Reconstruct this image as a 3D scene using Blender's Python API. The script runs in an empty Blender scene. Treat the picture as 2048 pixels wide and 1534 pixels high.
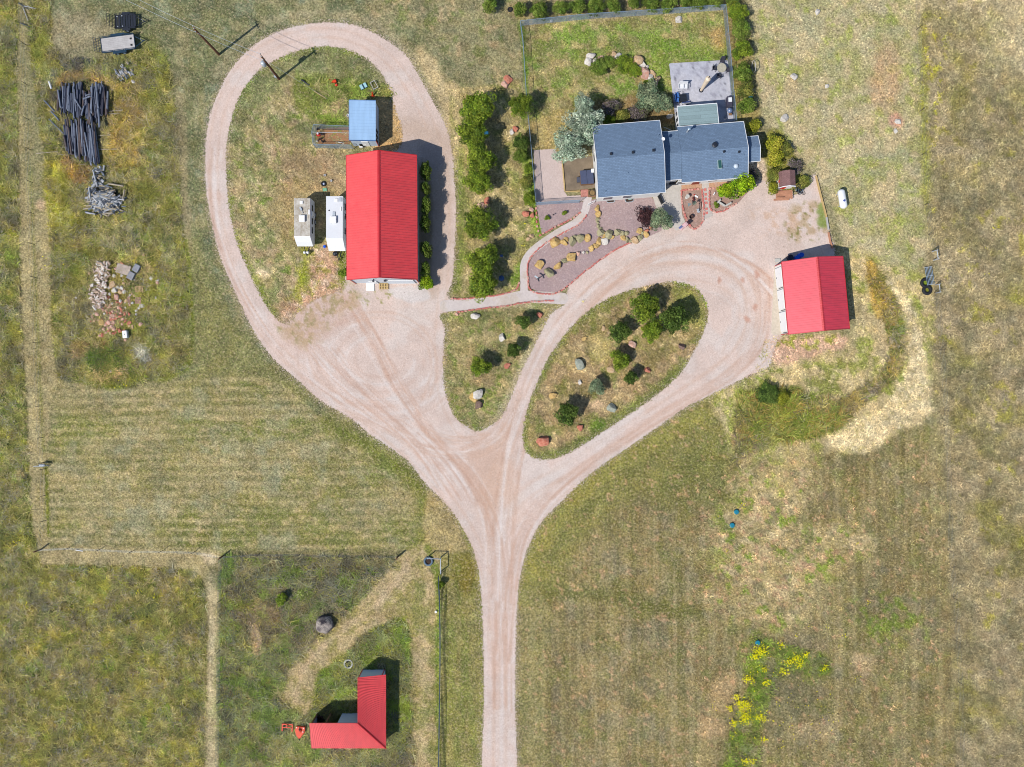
import bpy, math, random
import numpy as np
from mathutils import Vector, Matrix
random.seed(7); rng = np.random.default_rng(7)
scene = bpy.context.scene
R = math.radians
# ---------------------------------------------------------------- camera, sky, sun, exposure
CAM_H = 100.0; PPM = 16.0                 # camera height in m; photo pixels per metre of ground
cam = bpy.data.cameras.new('camera'); camo = bpy.data.objects.new('camera', cam)
scene.collection.objects.link(camo); scene.camera = camo
camo.location = (0, 0, CAM_H); camo.rotation_euler = (0, 0, 0)
cam.sensor_width = 36.0; cam.lens = 36.0*CAM_H/(2048/PPM); cam.clip_start = 1; cam.clip_end = 20000
SUN_EL = 50.0; SUN_AZ = 38.0              # shadows run 38 degrees above the picture's right
w = bpy.data.worlds.new("World"); scene.world = w; w.use_nodes = True
nt = w.node_tree; sky = nt.nodes.new('ShaderNodeTexSky'); sky.sky_type = 'NISHITA'; sky.sun_disc = False
sky.sun_elevation = R(SUN_EL); sky.sun_rotation = R(270-SUN_AZ); sky.altitude = 1500
nt.links.new(sky.outputs[0], nt.nodes['Background'].inputs[0]); nt.nodes['Background'].inputs[1].default_value = 0.12
sl = bpy.data.lights.new('sun', 'SUN'); sl.energy = 4.3; sl.angle = R(0.5); sl.color = (1.0, 0.955, 0.89)
so = bpy.data.objects.new('sun', sl); scene.collection.objects.link(so)
_d = Vector((math.cos(R(SUN_AZ))*math.cos(R(SUN_EL)), math.sin(R(SUN_AZ))*math.cos(R(SUN_EL)), -math.sin(R(SUN_EL))))
so.rotation_euler = _d.to_track_quat('-Z', 'Y').to_euler(); so.location = (-60, -50, 80)
vs = scene.view_settings; vs.view_transform = 'Standard'; vs.look = 'None'; vs.gamma = 1; vs.use_curve_mapping = False
vs.exposure = 0.42
scene.cycles.filter_width = 1.0
# ---------------------------------------------------------------- helpers
KEXP = 1.6
def lin(c): c = c/255.0; return c/12.92 if c <= .04045 else ((c+.055)/1.055)**2.4
def L(r, g, b, k=1.0): return tuple(min(.92, lin(v)*k/KEXP) for v in (r, g, b))
def W(px, py, h=0.0):
    s = (1-h/CAM_H)/PPM
    return Vector(((px-1024)*s, (767-py)*s, h))
def W2(px, py, h=0.0): v = W(px, py, h); return (v.x, v.y)
ORD = ['first','second','third','fourth','fifth','sixth','seventh','eighth','ninth','tenth','eleventh','twelfth','thirteenth','fourteenth','fifteenth','sixteenth','seventeenth','eighteenth','nineteenth','twentieth']
TENS = {2:'twenty',3:'thirty',4:'forty',5:'fifty',6:'sixty',7:'seventy',8:'eighty',9:'ninety'}
def ordw(i):
    if i < 20: return ORD[i]
    n = i+1; t, u = divmod(n, 10)
    if n >= 100: return 'hundred and ' + ordw(n-101) if n > 100 else 'hundredth'
    return TENS[t] + ('-'+ORD[u-1] if u else '') if u else TENS[t][:-1]+'ieth'
def tag(o, label=None, cat=None, group=None, kind=None):
    if label: o['label'] = label
    if cat: o['category'] = cat
    if group: o['group'] = group
    if kind: o['kind'] = kind
    return o
def thing(name, label, cat, loc=(0,0,0), rz=0.0, group=None):
    o = bpy.data.objects.new(name, None); scene.collection.objects.link(o)
    o.empty_display_size = .3; o.location = loc; o.rotation_euler = (0, 0, rz)
    return tag(o, label, cat, group)
def link(name, me, parent=None, loc=None, rz=0.0):
    o = bpy.data.objects.new(name, me); scene.collection.objects.link(o)
    if parent: o.parent = parent
    if loc is not None: o.location = loc
    if rz: o.rotation_euler = (0, 0, rz)
    return o
def copy_tree(o, parent=None):
    c = o.copy(); scene.collection.objects.link(c); c.parent = parent
    for ch in list(o.children): copy_tree(ch, c)
    return c
class MB:
    """collects shapes and links them as one mesh object"""
    def __init__(s): s.v = []; s.f = []; s.m = []
    def add(s, vs, fs, mi=0):
        b = len(s.v); s.v += [tuple(p) for p in vs]; s.f += [tuple(b+i for i in f) for f in fs]; s.m += [mi]*len(fs); return s
    def box(s, c, d, rz=0.0, mi=0, rx=0.0, ry=0.0):
        M = Matrix.Rotation(rz, 3, 'Z') @ Matrix.Rotation(ry, 3, 'Y') @ Matrix.Rotation(rx, 3, 'X'); c = Vector(c)
        vs = [c + M @ Vector((x*d[0]/2, y*d[1]/2, z*d[2]/2)) for z in (-1,1) for y in (-1,1) for x in (-1,1)]
        return s.add(vs, [(0,2,3,1),(4,5,7,6),(0,1,5,4),(2,6,7,3),(0,4,6,2),(1,3,7,5)], mi)
    def tube(s, p0, p1, r0, r1=None, n=8, mi=0, cap=True):
        r1 = r0 if r1 is None else r1; p0 = Vector(p0); p1 = Vector(p1); d = (p1-p0).normalized()
        a = d.orthogonal().normalized(); b = d.cross(a)
        vs = []
        for p, r in ((p0, r0), (p1, r1)):
            for i in range(n):
                t = 2*math.pi*i/n; vs.append(p + a*math.cos(t)*r + b*math.sin(t)*r)
        fs = [(i, (i+1)%n, n+(i+1)%n, n+i) for i in range(n)]
        if cap: fs += [tuple(range(n-1, -1, -1)), tuple(range(n, 2*n))]
        return s.add(vs, fs, mi)
    def path(s, pts, r, n=6, mi=0, r1=None):
        for i in range(len(pts)-1):
            k0 = i/(len(pts)-1); k1 = (i+1)/(len(pts)-1); re = r if r1 is None else r1
            s.tube(pts[i], pts[i+1], r+(re-r)*k0, r+(re-r)*k1, n, mi)
        return s
    def ring(s, c, R_, r, n=28, m=8, mi=0, sz=1.0, ax='Z'):
        vs = []; fs = []
        for i in range(n):
            t = 2*math.pi*i/n
            for j in range(m):
                u = 2*math.pi*j/m; rr = R_ + r*math.cos(u); p = (rr*math.cos(t), rr*math.sin(t), r*sz*math.sin(u))
                if ax == 'Y': p = (p[0], p[2], p[1])
                if ax == 'X': p = (p[2], p[0], p[1])
                vs.append((c[0]+p[0], c[1]+p[1], c[2]+p[2]))
                fs.append((i*m+j, ((i+1)%n)*m+j, ((i+1)%n)*m+(j+1)%m, i*m+(j+1)%m))
        return s.add(vs, fs, mi)
    def lathe(s, c, prof, n=20, mi=0):
        vs = []; fs = []; m = len(prof)
        for i in range(n):
            t = 2*math.pi*i/n
            for r, z in prof: vs.append((c[0]+r*math.cos(t), c[1]+r*math.sin(t), c[2]+z))
        for i in range(n):
            for j in range(m-1): fs.append((i*m+j, ((i+1)%n)*m+j, ((i+1)%n)*m+j+1, i*m+j+1))
        return s.add(vs, fs, mi)
    def prism(s, pts, z0, z1, mi=0):
        n = len(pts); vs = [(p[0], p[1], z0) for p in pts] + [(p[0], p[1], z1) for p in pts]
        return s.add(vs, [tuple(range(n-1,-1,-1)), tuple(range(n, 2*n))] + [(i, (i+1)%n, n+(i+1)%n, n+i) for i in range(n)], mi)
    def mesh(s, name, mats, smooth=False):
        me = bpy.data.meshes.new(name); me.from_pydata(s.v, [], s.f); me.update()
        for m in (mats if isinstance(mats, (list, tuple)) else [mats]): me.materials.append(m)
        me.polygons.foreach_set('material_index', s.m)
        if smooth: me.polygons.foreach_set('use_smooth', [True]*len(me.polygons))
        return me
    def build(s, name, mats, parent=None, loc=None, rz=0.0, smooth=False, bevel=0.0):
        o = link(name, s.mesh(name, mats, smooth), parent, loc, rz)
        if bevel:
            b = o.modifiers.new('bevel', 'BEVEL'); b.width = bevel; b.segments = 2; b.limit_method = 'ANGLE'
        return o
def npmesh(name, V, F, mat, col=None, parent=None):
    """V (n,3), F (m,k) index array; col (n,3) point colours"""
    me = bpy.data.meshes.new(name); n = len(V); m, k = F.shape
    me.vertices.add(n); me.vertices.foreach_set('co', np.asarray(V, dtype=np.float32).ravel())
    me.loops.add(m*k); me.loops.foreach_set('vertex_index', F.astype(np.int32).ravel())
    me.polygons.add(m); me.polygons.foreach_set('loop_start', np.arange(0, m*k, k, dtype=np.int32))
    me.polygons.foreach_set('loop_total', np.full(m, k, dtype=np.int32))
    me.update(calc_edges=True)
    if col is not None:
        a = me.color_attributes.new('Col', 'FLOAT_COLOR', 'POINT')
        c = np.ones((n, 4), dtype=np.float32); c[:, :3] = col; a.data.foreach_set('color', c.ravel())
    me.materials.append(mat)
    return me
# ---------------------------------------------------------------- materials
class NT:
    def __init__(s, name):
        s.m = bpy.data.materials.new(name); s.m.use_nodes = True; s.t = s.m.node_tree; s.n = s.t.nodes
        s.b = s.n['Principled BSDF']; s.out = s.n['Material Output']
        s.tc = s.n.new('ShaderNodeTexCoord')
    def lk(s, a, b): s.t.links.new(a, b)
    def noise(s, scale, detail=3, rough=.55, vec=None, dist=0.0):
        x = s.n.new('ShaderNodeTexNoise'); x.inputs['Scale'].default_value = scale; x.inputs['Detail'].default_value = detail
        x.inputs['Roughness'].default_value = rough; x.inputs['Distortion'].default_value = dist
        s.lk(vec or s.tc.outputs['Object'], x.inputs['Vector']); return x.outputs['Fac']
    def rng(s, v, a, b, c, d, clamp=True):
        x = s.n.new('ShaderNodeMapRange'); x.clamp = clamp
        for i, q in zip((1,2,3,4), (a,b,c,d)): x.inputs[i].default_value = q
        s.lk(v, x.inputs[0]); return x.outputs[0]
    def math(s, op, a, b=None):
        x = s.n.new('ShaderNodeMath'); x.operation = op
        for i, q in enumerate((a, b)):
            if q is None: continue
            if isinstance(q, (int, float)): x.inputs[i].default_value = q
            else: s.lk(q, x.inputs[i])
        return x.outputs[0]
    def mix(s, fac, a, b, mode='MIX'):
        x = s.n.new('ShaderNodeMix'); x.data_type = 'RGBA'; x.blend_type = mode; x.clamp_factor = True
        for i, q in ((0, fac), (6, a), (7, b)):
            if isinstance(q, (int, float)): x.inputs[i].default_value = q
            elif isinstance(q, tuple): x.inputs[i].default_value = (*q[:3], 1)
            else: s.lk(q, x.inputs[i])
        return x.outputs[2]
    def scale(s, col, val):
        x = s.n.new('ShaderNodeVectorMath'); x.operation = 'SCALE'
        if isinstance(col, tuple): x.inputs[0].default_value = col[:3]
        else: s.lk(col, x.inputs[0])
        if isinstance(val, (int, float)): x.inputs['Scale'].default_value = val
        else: s.lk(val, x.inputs['Scale'])
        return x.outputs[0]
    def attr(s, name):
        x = s.n.new('ShaderNodeAttribute'); x.attribute_name = name; return x
    def mapping(s, sc=(1,1,1), rz=0.0, src='Object'):
        x = s.n.new('ShaderNodeMapping'); x.inputs['Scale'].default_value = sc; x.inputs['Rotation'].default_value = (0,0,rz)
        s.lk(s.tc.outputs[src], x.inputs['Vector']); return x.outputs[0]
    def bump(s, h, strength=.4, dist=.05):
        x = s.n.new('ShaderNodeBump'); x.inputs['Strength'].default_value = strength; x.inputs['Distance'].default_value = dist
        s.lk(h, x.inputs['Height']); s.lk(x.outputs[0], s.b.inputs['Normal'])
    def fin(s, col, rough=.85, metal=0.0, spec=.3):
        if isinstance(col, tuple): s.b.inputs['Base Color'].default_value = (*col[:3], 1)
        else: s.lk(col, s.b.inputs['Base Color'])
        if isinstance(rough, (int, float)): s.b.inputs['Roughness'].default_value = rough
        else: s.lk(rough, s.b.inputs['Roughness'])
        s.b.inputs['Metallic'].default_value = metal
        s.b.inputs['Specular IOR Level'].default_value = spec
        return s.m
def M(name, rgb, rough=.8, var=.18, sc=3.0, fine=20.0, metal=0.0, spec=.3, bump=0.0, k=1.0):
    """worn plain surface: broad and fine tone variation"""
    x = NT(name); c = L(*rgb, k)
    f = x.rng(x.noise(sc, 4), .3, .7, 1-var, 1+var); g = x.rng(x.noise(fine, 3), .3, .7, 1-var*.6, 1+var*.6)
    if bump: x.bump(x.noise(fine, 3), bump, .02)
    return x.fin(x.scale(x.scale(c, f), g), rough, metal, spec)
# ---------------------------------------------------------------- painting fields of ground colour
def vnoise(X, Y, sc, seed):
    r = np.random.default_rng(seed); G = r.random((256, 256)); x = X/sc; y = Y/sc
    xi = np.floor(x).astype(int); yi = np.floor(y).astype(int); fx = x-xi; fy = y-yi
    fx = fx*fx*(3-2*fx); fy = fy*fy*(3-2*fy); a = xi & 255; b = yi & 255; a1 = (a+1) & 255; b1 = (b+1) & 255
    return (G[a,b]*(1-fx)+G[a1,b]*fx)*(1-fy) + (G[a,b1]*(1-fx)+G[a1,b1]*fx)*fy
def fbm(X, Y, sc, seed=0, oc=4):
    v = 0; amp = 1; tot = 0
    for i in range(oc):
        v = v + amp*vnoise(X+i*37.1, Y-i*91.7, sc/2**i, seed+i*13); tot += amp; amp *= .55
    return v/tot
def cr(pts, closed=True, n=5):
    P = [np.array(p[:2], float) for p in pts]; N = len(P); out = []
    rngi = range(N) if closed else range(N-1)
    for i in rngi:
        g = (lambda k: P[k % N]) if closed else (lambda k: P[min(max(k, 0), N-1)])
        a, b, c, d = g(i-1), g(i), g(i+1), g(i+2)
        for t in np.arange(n)/n:
            out.append(.5*((2*b)+(-a+c)*t+(2*a-5*b+4*c-d)*t*t+(-a+3*b-3*c+d)*t**3))
    if not closed: out.append(P[-1])
    return np.array(out)
def _segd(X, Y, P, closed):
    D = np.full(X.shape, 1e9); N = len(P)
    for i in range(N if closed else N-1):
        a = P[i]; b = P[(i+1) % N]; dx, dy = b-a; l = dx*dx+dy*dy+1e-9
        t = np.clip(((X-a[0])*dx+(Y-a[1])*dy)/l, 0, 1); D = np.minimum(D, (X-a[0]-t*dx)**2+(Y-a[1]-t*dy)**2)
    return np.sqrt(D)
def sd_poly(X, Y, pts, smooth=True, margin=60):
    P = cr(pts) if smooth else np.array(pts, float)
    out = np.full(X.shape, -float(margin))
    s = (X > P[:,0].min()-margin) & (X < P[:,0].max()+margin) & (Y > P[:,1].min()-margin) & (Y < P[:,1].max()+margin)
    x = X[s]; y = Y[s]
    if not len(x): return out
    D = _segd(x, y, P, True); ins = np.zeros(x.shape, bool); N = len(P)
    for i in range(N):
        a = P[i]; b = P[(i+1) % N]
        c = ((a[1] > y) != (b[1] > y)); 
        with np.errstate(divide='ignore', invalid='ignore'):
            c &= x < (b[0]-a[0])*(y-a[1])/(b[1]-a[1]+1e-12)+a[0]
        ins ^= c
    out[s] = np.where(ins, D, -D); return np.maximum(out, -margin)
def sd_line(X, Y, pts, w, margin=60):
    P = cr(pts, False) if len(pts) > 2 else np.array(pts, float)
    out = np.full(X.shape, -float(margin)); m = margin+w
    s = (X > P[:,0].min()-m) & (X < P[:,0].max()+m) & (Y > P[:,1].min()-m) & (Y < P[:,1].max()+m)
    if not s.any(): return out
    out[s] = w/2-_segd(X[s], Y[s], P, False); return np.maximum(out, -margin)
def ell(cx, cy, rx, ry=None, n=12, rot=0):
    ry = ry or rx
    return [(cx+rx*math.cos(t)*math.cos(rot)-ry*math.sin(t)*math.sin(rot), cy+rx*math.cos(t)*math.sin(rot)+ry*math.sin(t)*math.cos(rot)) for t in np.arange(n)*2*math.pi/n]
class Field:
    def __init__(s, X, Y, base):
        s.X = X; s.Y = Y; s.c = np.tile(np.array(base, float), (len(X), 1)); s.k = 0
        s.wx = X+(fbm(X, Y, 40, 3, 3)-.5)*16+(fbm(X, Y, 9, 5, 2)-.5)*5; s.wy = Y+(fbm(X, Y, 40, 8, 3)-.5)*16+(fbm(X, Y, 9, 9, 2)-.5)*5
    def put(s, m, rgb, a=1.0): m = (m*a)[:, None]; s.c = s.c*(1-m)+np.array(rgb, float)*m
    def mask(s, sd, feather, brk=0.0, sc=18):
        if brk: s.k += 7; sd = sd+(fbm(s.X, s.Y, sc, 100+s.k, 4)-.5)*2*brk
        return np.clip(sd/feather+.5, 0, 1)
    def poly(s, pts, rgb, a=1.0, f=6, brk=0, sc=18, smooth=True, wob=True):
        m = s.mask(sd_poly(s.wx if wob else s.X, s.wy if wob else s.Y, pts, smooth), f, brk, sc); s.put(m, rgb, a); return m
    def line(s, pts, wd, rgb, a=1.0, f=4, brk=0, sc=18, wob=False):
        m = s.mask(sd_line(s.wx if wob else s.X, s.wy if wob else s.Y, pts, wd), f, brk, sc); s.put(m, rgb, a); return m
    def blotch(s, region, rgb, sc, thr, a=1.0, soft=.08, seed=None, stretch=(1,1)):
        s.k += 7; n = fbm(s.X*stretch[0], s.Y*stretch[1], sc, seed or (300+s.k), 4)
        m = np.clip((n-thr)/soft+.5, 0, 1)*region; s.put(m, rgb, a); return m
    def lincol(s):
        c = np.clip(s.c, 0, 255)/255; return np.where(c <= .04045, c/12.92, ((c+.055)/1.055)**2.4)/KEXP
def sheet(name, X0, X1, Y0, Y1, step, sdf, z, mat, fringe, painter):
    """a ground sheet cut from a regular grid, carrying painted colour and its distance to the edge (m)"""
    xs = np.arange(X0, X1+step, step, dtype=float); ys = np.arange(Y0, Y1+step, step, dtype=float)
    GX, GY = np.meshgrid(xs, ys); X = GX.ravel(); Y = GY.ravel(); d = sdf(X, Y); nx = len(xs); ny = len(ys)
    i = (np.arange(ny-1)[:, None]*nx+np.arange(nx-1)[None, :]).ravel()
    F = np.stack([i, i+nx, i+nx+1, i+1], 1); keep = (d[F] > -fringe).any(1); F = F[keep]
    u, inv = np.unique(F.ravel(), return_inverse=True); F = inv.reshape(F.shape); X = X[u]; Y = Y[u]; d = d[u]
    V = np.stack([(X-1024)/PPM, (767-Y)/PPM, np.full(len(X), z)], 1)
    fld = painter(X, Y); me = npmesh(name, V, F, mat, fld.lincol() if fld is not None else None)
    at = me.attributes.new('d', 'FLOAT', 'POINT'); at.data.foreach_set('value', (d/PPM).astype(np.float32))
    return link(name, me)
def edge_alpha(x, amp, sc=5.0, off=0.0):
    """ragged edge: the sheet thins out into grass where its distance-to-edge meets noise"""
    d = x.attr('d').outputs['Fac']; n = x.noise(sc, 4, .7)
    v = x.math('ADD', d, x.math('MULTIPLY', x.math('SUBTRACT', n, .5), amp)); v = x.math('GREATER_THAN', v, off)
    if amp > .8: n2 = x.noise(9.0, 2, .5); q = x.math('GREATER_THAN', x.math('ADD', n2, x.math('MULTIPLY', d, .16)), .56); v = x.math('MAXIMUM', v, x.math('MULTIPLY', q, x.math('GREATER_THAN', d, -.95)))
    t = x.n.new('ShaderNodeBsdfTransparent'); m = x.n.new('ShaderNodeMixShader')
    x.lk(v, m.inputs[0]); x.lk(t.outputs[0], m.inputs[1]); x.lk(x.b.outputs[0], m.inputs[2]); x.lk(m.outputs[0], x.out.inputs['Surface'])
def grass_mat(name, fine=1.0):
    x = NT(name); c = x.attr('Col').outputs['Color']
    n1 = x.noise(4.5, 4, .75); n2 = x.noise(1.1, 3, .6); n3 = x.noise(6.0, 2, .6)
    n4 = x.noise(3.2, 3, .6, vec=x.mapping((1, 1, 1), .6)); n5 = x.noise(2.3, 3, .6, vec=x.mapping((1.0, 1, 1), 2.1))
    n0 = x.noise(3.1, 1, .6, vec=x.mapping((1, 1, 1), 2.7)); f = x.rng(n1, .3, .7, 1-.45*fine, 1+.47*fine, False); g = x.rng(n2, .3, .7, .88, 1.12); h = x.rng(n3, .3, .7, .68, 1.34, False)
    c = x.scale(x.scale(x.scale(x.scale(c, f), g), h), x.rng(n0, .35, .65, .8, 1.24, False)); c = x.scale(c, 1.13)
    c = x.mix(x.rng(n4, .54, .68, 0, .6), c, L(206, 186, 148)); c = x.mix(x.rng(n5, .56, .74, 0, .45), c, L(80, 92, 50))
    n6 = x.noise(2.7, 2, .5, vec=x.mapping((1, 1, 1), 1.3)); c = x.mix(x.rng(n6, .6, .74, 0, .22), c, L(150, 148, 124))
    x.bump(n1, .75, .12); return x.fin(c, .95, 0, .05)
def gravel_mat(name, amp, base=None, sc=5.0, var=.2, speck=(120, 95, 85)):
    x = NT(name); c = x.attr('Col').outputs['Color'] if base is None else L(*base)
    n1 = x.noise(3.6, 3, .7); n2 = x.noise(6.5, 1, .5, vec=x.mapping((1,1,1), 1.1)); n3 = x.noise(.8, 3, .6)
    c = x.scale(x.scale(x.scale(c, x.rng(n1, .3, .7, 1-var*.5, 1+var*.45, False)), x.rng(n2, .3, .7, 1-var*.5, 1+var*.45, False)), x.rng(n3, .3, .7, .95, 1.05))
    n4 = x.noise(4.2, 1, .5, vec=x.mapping((1,1,1), .9)); c = x.mix(x.rng(n4, .68, .76, 0, .4), c, L(*speck)); c = x.mix(x.rng(x.noise(4.5, 1, .5, vec=x.mapping((1,1,1), 2.2)), .64, .74, 0, .28), c, L(238,232,226))
    x.bump(n2, .4, .03)
    if amp: edge_alpha(x, amp, sc)
    return x.fin(c, .95, 0, .1)
# ---------------------------------------------------------------- ground
def axis(a, b, step):
    m = np.arange(a, b+step, step, dtype=float); o = [30, 90, 220, 500, 1200, 3000, 8000, 20000, 48000]
    return np.concatenate([[a-q for q in reversed(o)], m, [m[-1]+q for q in o]])
gx = axis(-300, 2348, 4); gy = axis(-260, 1796, 4)
GX, GY = np.meshgrid(gx, gy); X = GX.ravel(); Y = GY.ravel()
G = Field(X, Y, (136, 130, 98))
one = np.ones(len(X))
WEEDBLOCK = [(112,100),(150,120),(200,118),(250,108),(300,104),(330,118),(345,170),(352,260),(360,400),(372,520),(382,620),(382,700),(372,735),(340,752),(300,760),(260,772),(215,774),(180,768),(120,756),(110,700),(105,600),(100,480),(96,380),(90,300),(78,230),(70,160),(62,90),(60,10),(62,-40),(112,-40),(100,20),(100,60)]
PEN = [(443,1110),(800,1112),(803,1125),(700,1215),(630,1275),(605,1310),(575,1380),(580,1440),(600,1560),(430,1560),(440,1300)]
LOWLEFT = [(-320,1180),(60,1150),(90,1132),(250,1134),(350,1138),(385,1140),(405,1165),(412,1220),(411,1350),(408,1560),(400,1820),(-320,1820)]
LEFTEDGE = [(-320,-300),(34,-300),(34,200),(38,500),(46,700),(55,900),(62,1060),(85,1135),(60,1180),(-320,1200)]
# right-hand meadow
G.poly([(1838,-300),(2400,-300),(2400,1820),(1915,1820),(1905,1400),(1890,1000),(1862,700),(1848,400),(1838,100)], (146,134,106), 1, 16, 4)
mR = G.mask(sd_poly(X, Y, [(1838,-300),(2400,-300),(2400,1820),(1915,1820),(1905,1400),(1890,1000),(1862,700),(1848,400),(1838,100)], False, 200), 16)
G.blotch(mR, (128,124,62), 60, .6, .6, .2); G.blotch(mR, (156,142,120), 80, .55, .6, .2); G.blotch(mR, (150,146,60), 22, .7, .6, .08); G.blotch(mR, (118,112,86), 45, .58, .6, .1); G.blotch(mR, (172,160,132), 16, .72, .6, .1)
G.poly([(1920,-300),(2400,-300),(2400,250),(2060,160),(1960,60)], (176,164,138), .7, 90, 30)
G.line([(1838,60),(1842,200),(1848,320),(1850,420)], 22, (138,140,66), .7, 14, 12)
G.blotch(G.mask(sd_poly(X, Y, [(1825,60),(1900,60),(1880,240),(1840,330)]), 20), (176,172,60), 9, .66, .8)
# tan field top right
G.poly([(1500,-300),(1836,-300),(1838,100),(1845,400),(1850,520),(1750,560),(1690,500),(1640,360),(1530,240),(1510,100)], (180,168,138), 1, 14, 4)
mT = G.mask(sd_poly(X, Y, [(1500,-300),(1836,-300),(1838,100),(1845,400),(1850,520),(1750,560),(1690,500),(1640,360),(1530,240),(1510,100)]), 14)
G.blotch(mT, (140,142,88), 50, .55, .65, .2); G.blotch(mT, (190,172,140), 22, .6, .8, .1); G.blotch(mT, (150,152,124), 34, .62, .5, .15); G.blotch(mT, (150,158,84), 20, .66, .7, .1)
G.poly(ell(1772,160,30,70), (186,148,118), .6, 22, 14); G.poly(ell(1792,243,14,14), (208,160,142), .9, 8, 5)
for xx in (1560,1600,1640,1680,1720,1765,1800): G.line([(xx,-60),(xx+8,200),(xx+16,450)], 8, (182,172,142), .35, 10, 3)
# mown ground, upper left and round the loop
G.poly([(100,-300),(1040,-300),(1045,180),(930,190),(900,150),(860,110),(780,70),(700,40),(600,45),(520,80),(450,140),(412,250),(405,400),(430,520),(480,640),(560,750),(650,830),(360,830),(390,700),(372,500),(356,280),(340,140),(280,100),(120,110),(105,60)], (114,116,86), 1, 16, 6)
mU = G.mask(sd_poly(X, Y, [(100,-300),(1040,-300),(1045,180),(900,150),(700,40),(520,80),(412,250),(430,520),(560,750),(360,800),(372,500),(340,140),(105,60)], False), 14)
G.blotch(mU, (104,110,82), 60, .52, .7, .15); G.blotch(mU, (148,142,112), 40, .6, .7, .12, stretch=(1,1)); G.blotch(mU, (160,150,118), 14, .68, .6, .08); G.blotch(mU, (122,130,112), 30, .66, .6, .08)
G.poly([(104,28),(130,20),(190,30),(230,60),(190,100),(120,112),(104,90)], (148,138,116), .8, 24, 12)
G.poly([(330,470),(395,480),(420,560),(470,640),(540,720),(620,800),(500,800),(400,790),(386,700),(380,600)], (128,126,82), .8, 30, 14)
G.poly([(352,200),(372,210),(380,420),(386,560),(372,500),(358,330)], (150,136,108), .7, 10, 8)
for i,xx in enumerate((385,402,418)): G.line([(xx,80),(xx,260),(xx+8,420),(xx+30,560),(xx+80,680)], 5, (104,108,66), .3, 5, 3)
G.poly([(735,30),(800,40),(870,90),(930,160),(1000,180),(1046,200),(1050,80),(1040,-40),(760,-60)], (140,134,104), .9, 30, 18)
mV = G.mask(sd_poly(X, Y, [(735,30),(870,90),(1000,180),(1046,200),(1050,80),(1040,-60),(760,-60)], False), 20)
G.blotch(mV, (110,120,70), 26, .6, .7, .1); G.blotch(mV, (184,160,128), 18, .66, .7, .1)
G.poly([(830,100),(865,110),(905,170),(945,200),(925,260),(918,330),(906,330),(895,270),(875,215),(852,160)], (188,168,134), .9, 16, 8)
G.line([(430,150),(470,95),(530,48),(620,28),(700,30),(770,60),(830,120)], 16, (172,160,136), .55, 12, 10, 8)
# loop island
ISL = [(640,92),(690,97),(730,115),(760,142),(780,180),(798,220),(800,300),(720,340),(700,590),(670,592),(640,596),(610,618),(580,645),(555,640),(525,600),(498,545),(475,490),(460,430),(454,380),(452,330),(453,290),(462,240),(480,190),(508,150),(545,122),(590,103)]
G.poly(ISL, (148,138,102), 1, 8, 2); mI = G.mask(sd_poly(X, Y, ISL), 6)
G.blotch(mI, (122,128,84), 40, .52, .8, .12); G.blotch(mI, (186,168,132), 16, .6, .75, .1); G.blotch(mI, (164,136,114), 34, .62, .6, .12); G.blotch(mI, (112,130,58), 18, .68, .8, .08); G.blotch(mI, (192,176,150), 8, .66, .6, .08)
G.poly([(590,100),(640,92),(700,100),(745,132),(770,170),(700,170),(620,150),(560,170),(500,230),(470,280),(462,250),(500,170)], (112,118,80), .75, 20, 12)
G.line([(458,400),(462,450),(485,510),(515,570),(548,625)], 14, (122,132,58), .7, 10, 6, wob=True)
G.line([(455,260),(470,220),(500,165),(545,128),(600,104),(660,96),(720,114)], 9, (108,126,56), .7, 8, 5)
G.poly([(560,300),(640,300),(690,330),(688,380),(600,400),(560,360)], (158,132,106), .6, 40, 20)
G.poly([(560,380),(600,370),(690,380),(690,400),(640,420),(590,500),(560,470),(540,430)], (168,146,106), .6, 30, 16)
G.poly([(590,160),(700,160),(780,180),(790,200),(700,205),(640,225),(690,245),(690,255),(610,230)], (112,122,60), .85, 12, 12)
G.poly([(640,490),(680,500),(690,590),(600,625),(560,632),(600,570),(625,520)], (190,152,132), .9, 18, 10)
mD = G.mask(sd_poly(X, Y, [(600,490),(690,500),(700,600),(560,650)], False), 14); G.blotch(mD, (150,146,70), 12, .6, .7, .08); G.blotch(mD, (208,184,170), 7, .6, .7)
G.line([(605,480),(612,520),(606,560),(590,590)], 14, (138,142,50), .7, 12, 8); G.line([(690,470),(688,520),(692,560),(700,585)], 22, (122,130,56), .85, 8, 6)
G.poly(ell(528,550,16,8), (214,196,172), .9, 8, 5); G.poly(ell(604,560,10,16), (128,140,50), .7, 10, 5); G.poly([(655,245),(690,240),(692,262),(660,275)], (100,124,48), .7, 8, 5)
G.poly([(672,205),(688,195),(690,215),(662,228)], (196,166,142), .9, 6, 4)
# ground round sheds
G.poly([(752,190),(800,180),(850,200),(890,280),(860,290),(800,305),(755,300)], (190,160,118), 1, 10, 6); G.line([(755,298),(800,288),(850,278)], 12, (206,160,108), .6, 8, 5)
G.line([(690,180),(740,180),(790,195)], 20, (110,120,60), .7, 10, 8)
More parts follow.
